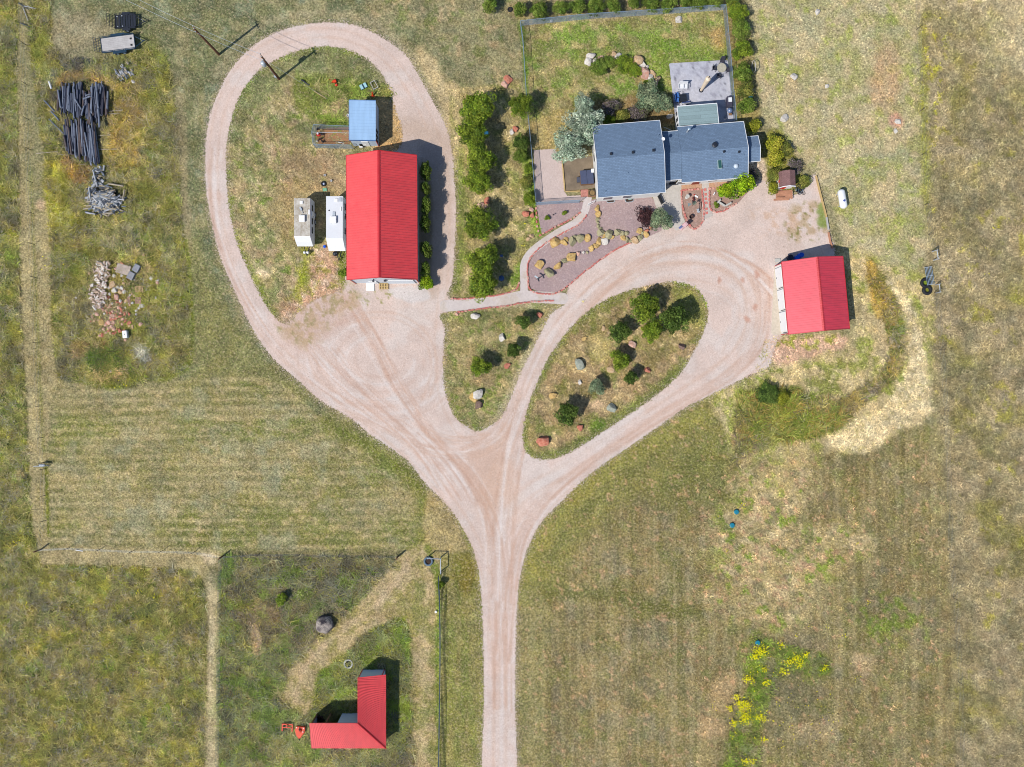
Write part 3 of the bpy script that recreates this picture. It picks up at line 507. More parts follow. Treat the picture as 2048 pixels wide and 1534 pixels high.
tag(sheet('footpath', 880, 1200, 385, 630, 3, lambda x, y: np.maximum(sd_line(x, y, PATH1, 23), sd_line(x, y, PATH2, 15)), .045, pm, 4, simple((216,204,198), [((206,190,172), 24, .6, .5)])), kind='structure')
YG = [(1067,300),(1108,298),(1126,318),(1128,382),(1135,392),(1176,390),(1178,402),(1072,406)]
tag(sheet('gravel_yard', 1060, 1185, 290, 412, 3, lambda x, y: sd_poly(x, y, YG, False), .02, gravel_mat('pale yard gravel', .2, sc=6, var=.14, speck=(168,152,146)), 4, simple((212,192,184))), kind='structure')
cm = NT('stained concrete'); c_ = cm.attr('Col').outputs['Color']
c_ = cm.scale(cm.scale(c_, cm.rng(cm.noise(3.0, 5, .7), .3, .7, .86, 1.14)), cm.rng(cm.noise(14, 2), .3, .7, .92, 1.08)); c_ = cm.mix(cm.rng(cm.noise(1.6, 4, .8), .62, .72, 0, .35), c_, L(110,108,108)); cm.bump(cm.noise(14, 2), .2, .01)
cmat = cm.fin(c_, .85, 0, .25)
def slab(name, pts, z, rgb, bl=(), step=4):
    xs = [p[0] for p in pts]; ys = [p[1] for p in pts]
    return tag(sheet(name, min(xs)-4, max(xs)+4, min(ys)-4, max(ys)+4, step, lambda x, y: sd_poly(x, y, pts, False), z, slabmat, 2, simple(rgb, bl)), kind='structure')
sx = NT('concrete slab'); c_ = sx.attr('Col').outputs['Color']
c_ = sx.scale(sx.scale(c_, sx.rng(sx.noise(3.0, 5, .7), .3, .7, .86, 1.14)), sx.rng(sx.noise(14, 2), .3, .7, .92, 1.08)); c_ = sx.mix(sx.rng(sx.noise(1.6, 4, .8), .62, .72, 0, .3), c_, L(110,108,108)); edge_alpha(sx, .03)
slabmat = sx.fin(c_, .85, 0, .25)
slab('patio', [(1338,127),(1455,120),(1471,243),(1352,251)], .05, (192,192,202), [((150,148,160), 9, .62, .6), ((208,206,212), 24, .55, .6), ((96,96,104), 5, .74, .7)])
slab('concrete_walkway', [(1305,392),(1332,385),(1333,360),(1363,357),(1362,400),(1364,430),(1374,452),(1352,462),(1335,440),(1312,415)], .05, (206,198,188), [((196,190,178), 20, .6, .5)])
slab('dirt_pad', [(1123,318),(1188,312),(1190,376),(1129,382)], .035, (140,124,104), [((122,108,92), 24, .55, .6), ((160,142,120), 14, .62, .5)])
slab('stone_walkway', [(1403,361),(1417,360),(1420,414),(1426,432),(1404,440),(1406,400)], .05, (200,190,180), [((212,204,198), 8, .5, .5)])
slab('concrete_apron', [(1542,670),(1549,532),(1553,530),(1568,670)], .02, (214,200,180))
for o_ in ('brown dirt',): pass
# ---------------------------------------------------------------- object materials
def metal_roof(name, rgb, rough=.42, k=1.0, spec=.5):
    x = NT(name); c = L(*rgb, k); f = x.rng(x.noise(.35, 4), .3, .7, .93, 1.07)
    g = x.rng(x.noise(2.2, 4, .7, vec=x.mapping((1, .12, 1))), .3, .7, .9, 1.1)
    return x.fin(x.scale(x.scale(c, f), g), x.rng(x.noise(1.2, 3), .3, .7, rough-.06, rough+.08), 0, spec)
def shingle_mat(name, rgb, bw=.36, bh=.17):
    x = NT(name); b = x.n.new('ShaderNodeTexBrick'); x.lk(x.tc.outputs['Object'], b.inputs['Vector'])
    b.inputs['Scale'].default_value = 1; b.inputs['Brick Width'].default_value = bw; b.inputs['Row Height'].default_value = bh; b.inputs['Mortar Size'].default_value = .018; b.inputs['Bias'].default_value = 0
    b.inputs['Color1'].default_value = (*L(*rgb, .9), 1); b.inputs['Color2'].default_value = (*L(*rgb, 1.1), 1); b.inputs['Mortar'].default_value = (*L(*rgb, .72), 1)
    f = x.rng(x.noise(.5, 4, .7), .3, .7, .95, 1.05); g = x.rng(x.noise(18, 2), .3, .7, .82, 1.18)
    x.bump(b.outputs['Fac'], -.3, .01); return x.fin(x.scale(x.scale(b.outputs['Color'], f), g), .9, 0, .2)
red_roof = metal_roof('red ribbed metal', (234, 68, 70), .5, 1.05, .8); red_trim = metal_roof('red trim', (206, 44, 50))
red_roof2 = metal_roof('garage red ribbed metal', (226, 56, 76), .5, 1.05, .8); blue_roof = metal_roof('pale blue metal', (166, 202, 238), .5)
white_wall = M('white metal siding', (222, 228, 236), .55, .05, 2, 12); cream_wall = M('cream siding', (250, 248, 242), .7, .05); lblue_wall = M('pale blue siding', (206, 220, 236), .6, .05)
white_paint = M('white paint', (252, 252, 252), .5, .03); white_shiny = M('white gelcoat', (244, 246, 248), .3, .04, spec=.5)
shingles = shingle_mat('blue grey shingles', (116, 138, 164)); sunroom_m = shingle_mat('green rolled roofing', (146, 168, 170), 6.2, .45)
brown_shing = shingle_mat('brown shingles', (140, 106, 104), .3, .14)
dark_metal = M('dark painted steel', (34, 40, 52), .5, .2, spec=.4); dkblue = M('dark teal paint', (30, 62, 84), .5, .2); black = M('black rubber', (36, 38, 42), .8, .25); glass = NT('window glass').fin(L(52, 66, 84), .08, 0, .7)
galv = M('galvanised steel', (150, 172, 192), .4, .1, metal=.3); galv_l = M('pale steel', (196, 204, 212), .45, .1, metal=.2)
wood_grey = M('weathered deck boards', (196, 192, 190), .85, .14, 1.2, 9); wood_tan = M('tan lumber', (206, 176, 120), .8, .14); wood_red = M('stained deck wood', (196, 142, 112), .8, .14); wood_brown = M('brown timber', (140, 106, 78), .85, .2)
pole_m = M('tarred pole', (120, 84, 62), .85, .2); dark_log = [M('dark weathered log %s' % n, c, .85, .3, 2.2, 12, bump=.4) for n, c in (('slate', (88, 94, 112)), ('charcoal', (64, 66, 80)), ('brown', (100, 88, 86)), ('silver', (124, 132, 148)))]
grey_wood = [M('grey split wood %s' % n, c, .85, .25, 3, 14) for n, c in (('pale', (186, 188, 190)), ('mid', (130, 138, 146)), ('warm', (176, 164, 140)), ('dark', (84, 90, 100)))]
pale_wood = [M('bleached wood %s' % n, c, .85, .15, 3, 14) for n, c in (('white', (250, 240, 228)), ('pink', (226, 204, 190)), ('tan', (206, 180, 154)))]
orange_p = M('orange paint', (232, 74, 32), .5, .1); red_p = M('red paint', (224, 56, 44), .5, .1); teal_p = M('teal plastic', (24, 134, 158), .5, .08); blue_p = M('blue plastic', (16, 96, 226), .4, .06); aqua_p = M('aqua enamel', (168, 212, 216), .5, .08)
conc = M('cast concrete', (204, 202, 194), .85, .1); brick_red = M('red edging brick', (216, 128, 118), .85, .2, 6); pot_m = M('clay', (186, 120, 86), .8, .15); soil = M('dark soil', (70, 56, 46), .95, .3)
def rock_mat(name, rgb, rgb2):
    x = NT(name); c = x.mix(x.rng(x.noise(2.6, 4, .7), .42, .62, 0, 1), L(*rgb), L(*rgb2)); c = x.scale(c, x.rng(x.noise(9, 3, .7), .3, .7, .75, 1.25)); x.bump(x.noise(7, 4, .7), .6, .05); return x.fin(c, .9, 0, .15)
ROCK = {'y': rock_mat('golden sandstone', (222, 190, 126), (196, 156, 96)), 'g': rock_mat('grey green boulder', (164, 158, 124), (188, 178, 140)), 'r': rock_mat('red sandstone', (210, 142, 118), (190, 108, 86)), 'p': rock_mat('pink granite', (214, 160, 138), (228, 200, 182)), 'w': rock_mat('pale limestone', (226, 220, 210), (200, 190, 178)), 's': rock_mat('slate green stone', (172, 176, 160), (140, 146, 134)), 'b': rock_mat('brown stone', (140, 116, 104), (112, 92, 84)), 't': rock_mat('tan fieldstone', (214, 186, 148), (196, 158, 118))}
# ---------------------------------------------------------------- plants
def leaf_mat(name, k=1.0):
    x = NT(name); c = x.attr('Col').outputs['Color']; c = x.scale(c, k)
    x.fin(c, .7, 0, .2); tr = x.n.new('ShaderNodeBsdfTranslucent'); x.lk(c, tr.inputs[0]); m = x.n.new('ShaderNodeMixShader'); m.inputs[0].default_value = .22
    x.lk(x.b.outputs[0], m.inputs[1]); x.lk(tr.outputs[0], m.inputs[2]); x.lk(m.outputs[0], x.out.inputs['Surface']); return x.m
leafm = leaf_mat('leaves', 1.12)
barkm = M('bark', (110, 88, 70), .9, .3, 4); twigm = M('grey twigs', (166, 156, 156), .9, .2, 4)
def crown_mesh(name, seed, n, leaf, cols, lobes=26, flat=1.0, lob_r=.34, spike=.0, core=.55):
    """unit crown (radius 1): leaf faces spread over and inside many overlapping clumps"""
    r = np.random.default_rng(seed); u = r.normal(size=(lobes, 3)); u /= np.linalg.norm(u, axis=1)[:, None]; u[:, 2] = np.where(u[:, 2] < -.35, -u[:, 2], u[:, 2])
    rad = r.uniform(.45, .92, lobes); ctr = u*rad[:, None]*(1-lob_r*.6); lr = lob_r*r.uniform(.65, 1.25, lobes); tone = r.uniform(.5, 1.35, lobes); hue = r.integers(0, len(cols), lobes)
    k = r.integers(0, lobes, n); d = r.normal(size=(n, 3)); d /= np.linalg.norm(d, axis=1)[:, None]; rr = r.uniform(.55, 1.08, n)**.6
    p = ctr[k]+d*(lr[k]*rr)[:, None]; inn = r.random(n) < .12; p[inn] *= r.uniform(.2, .8, inn.sum())[:, None]; p[:, 2] *= flat
    th = np.arctan2(p[:, 1], p[:, 0]); p[:, :2] *= (1+.07*np.sin(2*th+seed)+.06*np.sin(3*th+seed*2)+.05*np.sin(7*th+seed*3))[:, None]
    if spike: p *= (1+spike*np.abs(np.sin(np.arctan2(p[:, 1], p[:, 0])*7+seed)))[:, None]
    nrm = d+r.normal(size=(n, 3))*.7; nrm[:, 2] += .35; nrm /= np.linalg.norm(nrm, axis=1)[:, None]
    t = np.cross(nrm, r.normal(size=(n, 3))); t /= np.linalg.norm(t, axis=1)[:, None]; b = np.cross(nrm, t); s = leaf*r.uniform(.6, 1.4, n)[:, None]
    V = np.stack([p-t*s, p-b*s*.45, p+t*s, p+b*s*.45], 1).reshape(-1, 3); F = np.arange(4*n).reshape(n, 4)
    base = np.array([[lin(v)/KEXP for v in cc] for cc in cols]); ci = np.where(r.random(n) < .75, hue[k], r.integers(0, len(cols), n)); c = base[ci]*(tone[k]*r.uniform(.6, 1.45, n))[:, None]
    return npmesh(name, V, F, leafm, np.repeat(c, 4, 0))
PINE = [(128,150,40), (110,136,38), (148,164,52), (92,116,40)]; JUN = [(116,142,48), (100,126,48), (136,152,66)]; DARK = [(94,120,44), (76,102,40), (112,134,58)]; SILV = [(180,198,170), (150,174,146), (200,210,184)]
GREY = [(136,154,116), (112,136,104), (158,168,130)]; YEL = [(166,168,48), (140,152,44), (184,176,64)]; BRI = [(150,184,26), (118,160,24), (178,202,40)]; PLUM = [(70,44,48), (90,58,58), (54,36,42)]; TWIG = [(140,126,128), (112,100,98), (120,124,84)]; OLI = [(134,142,58), (112,124,56), (156,152,72)]
KIND = {}
def kind(k):
    if k in KIND: return KIND[k]
    sp = {'pine': (9000, .047, PINE, 52, .95, .25), 'jun': (6500, .056, JUN, 40, .9, .28), 'dark': (6000, .056, DARK, 38, .95, .28), 'silver': (11000, .044, SILV, 60, .85, .24), 'grey': (8000, .05, GREY, 44, .8, .27), 'yel': (3600, .075, YEL, 16, .8, .42), 'bright': (5200, .075, BRI, 24, .8, .38), 'plum': (2600, .09, PLUM, 16, .6, .38), 'twig': (3400, .06, TWIG, 18, .6, .4), 'oli': (3600, .07, OLI, 18, .8, .4), 'small': (1500, .13, PINE, 9, .8, .45)}[k]
    KIND[k] = [crown_mesh('%s_crown_%d' % (k, i), 11+i*7+len(k), sp[0], sp[1], sp[2], sp[3], sp[4], sp[5]) for i in range(3 if k in ('pine', 'jun') else 2)]; return KIND[k]
TREES = [0]
def tree(name, k, px, py, r, h, label, cat, group=None, ry=None, squash=1.0):
    """crown centre seen at px,py; r in photo pixels; h total height in m"""
    TREES[0] += 1; i = TREES[0]; ry = ry or r; hc = h*.55; c = W(px, py, hc); rm = r/PPM*(1-hc/100); rmy = ry/PPM*(1-hc/100)
    t = thing(name, label, cat, (c.x, c.y, 0), 0, group); ms = kind(k); me = ms[i % len(ms)]
    o = link('crown', me, t, (0, 0, hc)); o.rotation_euler = (0, 0, 0) if ry != r else ((i*1.7) % 6.28 * Vector((0,0,1))).to_tuple(); o.scale = (rm*1.2, rmy*1.2, h*.48)
    m = MB(); rt = .05+rm*.05; m.tube((0,0,0), (0,0,hc*.9), rt, rt*.6, 8)
    for j in range(5):
        a = j*1.26+i; z = h*(.15+.09*j); m.tube((0,0,z), (math.cos(a)*rm*.55, math.sin(a)*rmy*.55, z+h*.18), rt*.45, rt*.12, 5)
    m.build('trunk', twigm if k == 'twig' else barkm, t); return t
# ---------------------------------------------------------------- rocks
def rock_mesh(seed, mat):
    import bmesh
    b = bmesh.new(); bmesh.ops.create_icosphere(b, subdivisions=3, radius=1.0); r = random.Random(seed)
    pl = [(Vector((r.gauss(0,1), r.gauss(0,1), r.gauss(0,.6))).normalized(), r.uniform(.45, .85)) for _ in range(10)]
    for v in b.verts:
        for n, d in pl:
            q = v.co.dot(n)
            if q > d: v.co -= n*(q-d)
        v.co *= 1+r.uniform(-.05, .05)
    me = bpy.data.meshes.new('rock'); b.to_mesh(me); b.free(); me.materials.append(mat); return me
RM = {}; RC = [0]
def rock(px, py, r, k, label, name='rock', cat='rock', group=None, ry=None, rot=None, hz=.62):
    RC[0] += 1; i = RC[0]; key = (k, i % 4)
    if key not in RM: RM[key] = rock_mesh(hash(k) % 7 if False else (ord(k)*5+i % 4), ROCK[k])
    ry = ry or r*(.66+.07*(i*5 % 6)); hh = max(r, ry)/PPM*hz; c = W(px, py, hh*.8)
    o = link(name, RM[key], None, (c.x, c.y, hh*.55), (i*2.1) % 6.28 if rot is None else rot); o.scale = (r/PPM*1.3, ry/PPM*1.3, hh*1.05); return tag(o, label, cat, group)
# ---------------------------------------------------------------- buildings
def gable(t, wid, ln, eave, ridge, over, rib, roofm, trimm, wallm, thick=.1, gover=None, fascia=None, ribh=.034):
    """ridge along local X; wid along X, ln along Y are the ROOF size; returns roof-height function"""
    gover = over if gover is None else gover; hw = wid/2; hl = ln/2; rise = ridge-eave; wx = hw-gover; wy = hl-over; zt = lambda y: ridge-abs(y)/hl*rise
    m = MB(); zb = zt(wy)-thick-.02; rz = ridge-thick-.02
    pts = [(-wy, 0), (-wy, zb), (0, rz), (wy, zb), (wy, 0)]
    vs = [(-wx, y, z) for y, z in pts]+[(wx, y, z) for y, z in pts]; m.add(vs, [(0,1,2,3,4), (9,8,7,6,5), (0,5,6,1), (4,3,8,9), (1,6,7,2), (2,7,8,3)]); wall = m.build('wall', wallm, t)
    m = MB()
    for s in (-1, 1):
        vs = [(-hw, 0, ridge), (hw, 0, ridge), (hw, s*hl, eave), (-hw, s*hl, eave)]; vs += [(a, b, c-thick) for a, b, c in vs]; f = [(0,1,2,3), (7,6,5,4), (0,4,5,1), (1,5,6,2), (2,6,7,3), (3,7,4,0)]
        if s > 0: f = [tuple(reversed(q)) for q in f]
        m.add(vs, f)
        if rib:
            n = int(wid/rib); sl = math.atan2(rise, hl); L_ = math.hypot(rise, hl)
            for i in range(n+1):
                x = -hw+.03+i*(wid-.06)/n; m.box((x, s*hl/2, (ridge+eave)/2+ribh/2), (.045, L_-.05, ribh), 0, 0, -s*sl)
    roof = m.build('roof', roofm, t)
    m = MB()
    if rib:
        sl = math.atan2(rise, hl)
        for s in (-1, 1): m.box((0, s*.09, ridge+.03-.09*math.tan(sl)), (wid+.02, .2, .02), 0, 0, -s*sl)
        m.build('ridge_cap', trimm, roof)
    m = MB(); sl = math.atan2(rise, hl); L_ = math.hypot(rise, hl)
    for e in (-1, 1):
        for s in (-1, 1): m.box((e*(hw+.02), s*hl/2, (ridge+eave)/2-.03), (.04, L_, .2), 0, 0, -s*sl)
    for s in (-1, 1): m.box((0, s*(hl+.02), eave-.05), (wid+.08, .04, .16))
    m.build('fascia', fascia or trimm, roof)
    return zt
def centre(P): return sum(P, Vector((0,0,0)))/len(P)
# -- red-roofed barn
barn = thing('barn', 'large white metal barn with a bright red ribbed gable roof beside the two campers', 'barn', (-15.63, 19.92, 0), R(90.3))
gable(barn, 14.9, 8.46, 4.0, 6.1, .28, .3, red_roof, red_trim, white_wall, gover=.1)
S = lambda m, nm, mats, **k: m.build(nm, mats, barn, **k)
m = MB(); m.box((-7.43, -1.9, 1.6), (.06, 3.4, 3.2)); 
for i in range(1, 5): m.box((-7.47, -1.9, .64*i), (.02, 3.4, .03), 0, 1)
S(m, 'garage_door', [white_paint, galv]); m = MB().box((-7.43, 1.5, 1.05), (.06, .95, 2.1)); dr = S(m, 'door', white_paint); MB().box((-7.48, 1.2, 1.0), (.05, .08, .08)).build('handle', dark_metal, dr)
m = MB().box((-7.5, 1.2, 3.1), (.2, .22, .25)); S(m, 'wall_lamp', dark_metal); m = MB().box((-7.5, -.25, 3.3), (.2, .3, .3)); S(m, 'wall_lamp', dark_metal); m = MB().box((-7.5, -.0+.9, 4.6), (.12, .12, .2)); S(m, 'wall_lamp', dark_metal)
S(MB().box((-7.42, -4.05, 1.95), (.05, .1, 3.9)), 'corner_trim', red_trim); S(MB().box((-7.42, 3.93, 1.95), (.05, .1, 3.9)), 'corner_trim', red_trim)
# -- pale door slab and pallet by the barn
c = W(741, 573.5); o = MB().box((0,0,.06), (1.0, 1.05, .12)).build('door_slab', white_paint, None, (c.x, c.y, .02), 0, bevel=.02); tag(o, 'square white slab on the gravel at the barn door, left of the pallet', 'slab')
def pallet(px, py, wx, wy, rz, label, mat, z=0, n=6):
    c = W(px, py); t = thing('pallet', label, 'pallet', (c.x, c.y, z), rz); m = MB()
    for i in range(n): m.box(((i-(n-1)/2)*wx/n*1.05, 0, .15), (wx/n*.62, wy, .025))
    m.build('top_boards', mat, t); m = MB()
    for y in (-1, 0, 1): m.box((0, y*(wy/2-.05), .09), (wx, .09, .09))
    m.build('stringer', mat, t); return t
pallet(768, 573, 1.15, .75, 0, 'new tan wooden pallet on the gravel against the barn end wall', wood_tan, .02)
# -- blue shed
shed = thing('shed', 'small white shed with a pale blue single-slope metal roof beside the dog pen', 'shed', (-18.2, 32.03, 0))
m = MB(); hx, hy = 1.6, 2.43; zl, zr = 2.75, 2.55
m.add([(-hx+.06,-hy+.08,0),(hx-.06,-hy+.08,0),(hx-.06,hy-.08,0),(-hx+.06,hy-.08,0),(-hx+.06,-hy+.08,zl-.1),(hx-.06,-hy+.08,zr-.1),(hx-.06,hy-.08,zr-.1),(-hx+.06,hy-.08,zl-.1)], [(0,3,2,1),(4,5,6,7),(0,1,5,4),(1,2,6,5),(2,3,7,6),(3,0,4,7)]); m.build('wall', lblue_wall, shed)
m = MB(); m.add([(-hx,-hy,zl-.06),(hx,-hy,zr-.06),(hx,hy,zr-.06),(-hx,hy,zl-.06),(-hx,-hy,zl),(hx,-hy,zr),(hx,hy,zr),(-hx,hy,zl)], [(0,3,2,1),(4,5,6,7),(0,1,5,4),(1,2,6,5),(2,3,7,6),(3,0,4,7)])
for i in range(13): m.box((0, -hy+.1+i*(2*hy-.2)/12, (zl+zr)/2+.012), (3.2, .035, .025), 0, 0, 0, math.atan2(zl-zr, 3.2))
rf = m.build('roof', blue_roof, shed); m = MB(); m.box((0, -hy-.02, (zl+zr)/2-.04), (3.2, .05, .16), 0, 0, 0, math.atan2(zl-zr, 3.2)); m.box((0, hy+.02, (zl+zr)/2-.04), (3.2, .05, .16), 0, 0, 0, math.atan2(zl-zr, 3.2)); m.box((-hx-.02, 0, zl-.06), (.05, 4.9, .16)); m.build('fascia', M('blue trim', (52, 104, 168), .5, .1), rf)
for y in (-2.1, -1.55, -.95): 
    f = MB().box((hx-.05, y, 1.5), (.05, .34, 1.5)).build('window', dark_metal, shed); MB().box((hx-.02, y, 1.5), (.02, .24, 1.3)).build('pane', glass, f)
MB().box((.1, -hy+.06, 1.0), (.85, .05, 2.0)).build('door', white_paint, shed); MB().box((hx-.03, -hy+.05, 1.2), (.07, .07, 2.4)).build('corner_trim', red_trim, shed)
# -- garage
gar = thing('garage', 'white three-door garage with a crimson ribbed gable roof near the tank', 'garage', (36.89, 10.72, 0), R(95.4))
gable(gar, 8.82, 7.46, 2.8, 4.42, .12, .28, red_roof2, red_trim, cream_wall, gover=.12, ribh=.04)
for i, x in enumerate((2.75, 0, -2.75)):
    m = MB(); m.box((x, 3.66, 1.1), (2.35, .05, 2.2)); 
    m.box((x+1.2, 3.69, 1.1), (.04, .02, 2.2), 0, 1)
    d = m.build('garage_door', [white_paint, galv], gar); MB().box((x, 3.7, .35), (.22, .04, .05)).build('handle', dark_metal, d)
for x in (-4.15, -1.38, 1.38): MB().box((x, 3.7, 1.5), (.05, .06, 1.5)).build('wall_lamp', dark_metal, gar)
for e in (-1, 1): MB().box((e*4.3, 3.64, 1.3), (.07, .1, 2.6)).build('corner_trim', red_trim, gar)
# -- L-shaped loafing shed
ls = thing('animal_shelter', 'open L-shaped animal shelter with red ribbed roofs in the weedy pen', 'shelter', (-18.0, -42.0, 0)); bx, by = -18.0, -42.0
def roofplane(m, P, ribs, ax):
    """P: outer low pair then inner high pair (x,y,z); ribs run low to high"""
    a, b, c, d = [Vector(p) for p in P]; n = (b-a).cross(d-a).normalized(); 
    if n.z < 0: n = -n
    vs = [a, b, c, d]; top = [v+n*.0 for v in vs]; bot = [v-n*.08 for v in vs]; m.add(top+bot, [(0,1,2,3), (7,6,5,4), (0,4,5,1), (1,5,6,2), (2,6,7,3), (3,7,4,0)])
    for i in range(ribs+1):
        f = i/ribs; p = a.lerp(b, f); q = d.lerp(c, f); 
        if (q-p).length > .2: m.tube(p+n*.012, q+n*.012, .03, .03, 4)
lo, hi = 2.2, 3.2
m = MB(); m2 = MB()
X0, X1, X2 = -24.5-bx, -18.68-bx, -15.4-bx; Y0, Y1, Y2 = -44.6-by, -41.1-by, -35.6-by
roofplane(m, [(X2, Y0, lo), (X2, Y2, lo), (X1, Y2, hi), (X1, Y1, hi)], 34, 0); roofplane(m2, [(X0, Y0, lo), (X2, Y0, lo), (X1, Y1, hi), (X0, Y1, hi)], 34, 0)
r1 = m.build('roof', red_roof, ls); m2.build('roof', red_roof, ls); MB().tube((X2, Y0, lo+.05), (X1, Y1, hi+.05), .09, .09, 6).build('hip_cap', red_trim, r1)
m = MB(); q = .1
def wquad(m, a, b, za, zb, t=.06):
    a = Vector(a); b = Vector(b); d = (b-a).normalized(); n = Vector((-d.y, d.x))*t/2
    vs = [(*(a-n), 0), (*(b-n), 0), (*(b+n), 0), (*(a+n), 0), (*(a-n), za), (*(b-n), zb), (*(b+n), zb), (*(a+n), za)]; m.add(vs, [(0,3,2,1), (4,5,6,7), (0,1,5,4), (1,2,6,5), (2,3,7,6), (3,0,4,7)])
wquad(m, (X2-.45, Y0+.1), (X2-.45, Y2-.15), 2.2, 2.2); wquad(m, (X0+.15, Y0+.12), (X2-.5, Y0+.12), 2.1, 2.1); wquad(m, (X0+.15, Y0+.16), (X0+.15, Y1-.1), 2.1, 3.05); wquad(m, (X1+.1, Y2-.15), (X2-.49, Y2-.15), 3.05, 2.2); wquad(m, (X1-2.5, Y1-.1), (X1, Y1-.1), 3.08, 3.08); wquad(m, (X1+.06, Y1+2.4), (X1+.06, Y2-.19), 3.05, 3.05)
m.build('wall', lblue_wall, ls)
for x, y in ((X0+.2, Y1-.12), (X0+1.9, Y1-.12), (X1+.08, Y1+.1)): MB().box((x, y, 1.5), (.14, .14, 3.0)).build('post', wood_brown, ls)
MB().box((X1+.04, Y2-.09, 1.5), (.08, .06, 3.0)).build('corner_trim', red_trim, ls); MB().box((X2-.5, Y2-.09, 1.08), (.08, .06, 2.16)).build('corner_trim', red_trim, ls)
c = W(640, 1438); tb = MB().lathe((0,0,0), [(.0,.05),(.42,.05),(.45,.5),(.5,.5),(.5,0)], 20).build('feed_tub', M('dark rubber tub', (62, 40, 38), .7, .15), None, (c.x, c.y, .01)); tag(tb, 'dark round feed tub on the ground inside the open shelter bay', 'tub')
# -- house
H = thing('house', 'single-storey house with blue-grey shingle gables beside the stone patio', 'house', (14.05, 27.0, 0), R(4.6))
gable(H, 8.1, 8.66, 3.8, 5.05, .35, 0, shingles, white_paint, cream_wall, fascia=white_paint, gover=.2)
Hc = Vector((14.05, 27.0)); ca, sa = math.cos(R(4.6)), math.sin(R(4.6))
def hl(px, py, h):
    v = W(px, py, h); d = Vector((v.x-Hc.x, v.y-Hc.y)); return Vector((d.x*ca+d.y*sa, -d.x*sa+d.y*ca, h))
def house_wing(x0, x1, y0, y1, yr, eave, ridge, nm='roof', end=True):
    m = MB(); o = .3
    m.add([(x0+.02, y0+o, 0), (x1-o*.6, y0+o, 0), (x1-o*.6, y1-o, 0), (x0+.02, y1-o, 0), (x0+.02, y0+o, eave-.04), (x1-o*.6, y0+o, eave-.04), (x1-o*.6, y1-o, eave-.04), (x0+.02, y1-o, eave-.04), (x0+.02, yr, ridge-.14), (x1-o*.6, yr, ridge-.14)], [(0,3,2,1), (0,1,5,4), (2,3,7,6), (1,2,6,9,5), (3,0,4,8,7), (4,5,9,8), (6,7,8,9)])
    w_ = m.build('wall', cream_wall, H); m = MB()
    for ys in (y0, y1):
        vs = [(x0, yr, ridge), (x1, yr, ridge), (x1, ys, eave), (x0, ys, eave)]; vs += [(a, b, c-.1) for a, b, c in vs]; f = [(0,1,2,3), (7,6,5,4), (0,4,5,1), (1,5,6,2), (2,6,7,3), (3,7,4,0)]
        m.add(vs, f if ys < yr else [tuple(reversed(k)) for k in f])
    r = m.build(nm, shingles, H); m = MB()
    for ys, s in ((y0, -1), (y1, 1)): m.box(((x0+x1)/2, ys+s*.025, eave-.05), (x1-x0, .05, .18))
    for ys in ((y0, y1) if end else ()): m.box((x1+.025, (yr+ys)/2, (ridge+eave)/2-.04), (.05, math.hypot(yr-ys, ridge-eave), .18), 0, 0, math.atan2(ridge-eave, abs(yr-ys))*(1 if ys < yr else -1))
    m.build('fascia', white_paint, r) if end else [MB().box(((x0+x1)/2, ys+s*.025, eave-.05), (x1-x0, .05, .18)).build('fascia', white_paint, r) for ys, s in ((y0, -1), (y1, 1))]; return r
a = hl(1354, 254, 2.7); b = hl(1486.2, 243.3, 2.7); c = hl(1496.2, 353.9, 2.7); d = hl(1364, 365.5, 2.7)
EX0, EX1, EY0, EY1 = (a.x+d.x)/2, (b.x+c.x)/2, (c.y+d.y)/2, (a.y+b.y)/2; ER = (EY0+EY1)/2
e_roof = house_wing(EX0, EX1, EY0, EY1, ER, 2.7, 3.75)
e = hl(1330, 264, 2.8); f_ = hl(1333, 361, 2.8); slope = (3.75-2.7)/((EY1-EY0)/2)
house_wing(3.93, EX0-.02, f_.y, e.y, ER, 3.75-slope*(e.y-ER), 3.75, end=False)
a = hl(1495.3, 273, 2.4); b = hl(1517, 272, 2.4); c = hl(1519.8, 321.4, 2.4); house_wing(EX1-.1, (b.x+c.x)/2, c.y, a.y, (c.y+a.y)/2, 2.3, 2.85)
# sunroom
a, b, c, d = hl(1355, 213.3, 2.6), hl(1432.4, 206.8, 2.6), hl(1437.3, 247, 2.6), hl(1358, 254, 2.6); sx0, sx1, sy1 = (a.x+d.x)/2, (b.x+c.x)/2, (a.y+b.y)/2; sy0 = EY1
m = MB(); m.box(((sx0+sx1)/2, (sy0+sy1)/2-.05, 1.2), (sx1-sx0-.3, sy1-sy0-.25, 2.4)); m.build('wall', white_paint, H); m = MB(); m.add([(sx0, sy1, 2.5), (sx1, sy1, 2.5), (sx1, sy0+.12, 2.66), (sx0, sy0+.12, 2.66), (sx0, sy1, 2.58), (sx1, sy1, 2.58), (sx1, sy0+.12, 2.78), (sx0, sy0+.12, 2.78)], [(0,1,2,3), (7,6,5,4), (0,4,5,1), (1,5,6,2), (2,6,7,3), (3,7,4,0)]); r = m.build('sunroom_roof', sunroom_m, H)
m = MB(); m.box(((sx0+sx1)/2, sy1+.03, 2.54), (sx1-sx0+.1, .07, .16)); 
for x in (sx0-.03, sx1+.03): m.box((x, (sy0+sy1)/2, 2.64), (.06, sy1-sy0, .14), 0, 0, math.atan2(-.2, sy1-sy0))
m.build('fascia', white_paint, r)
for y in (sy0+.5, sy0+1.25, sy0+2.0): f = MB().box((sx0+.13, y, 1.5), (.06, .55, 1.2)).build('window', white_paint, H); MB().box((sx0+.09, y, 1.5), (.03, .42, 1.05)).build('pane', glass, f)
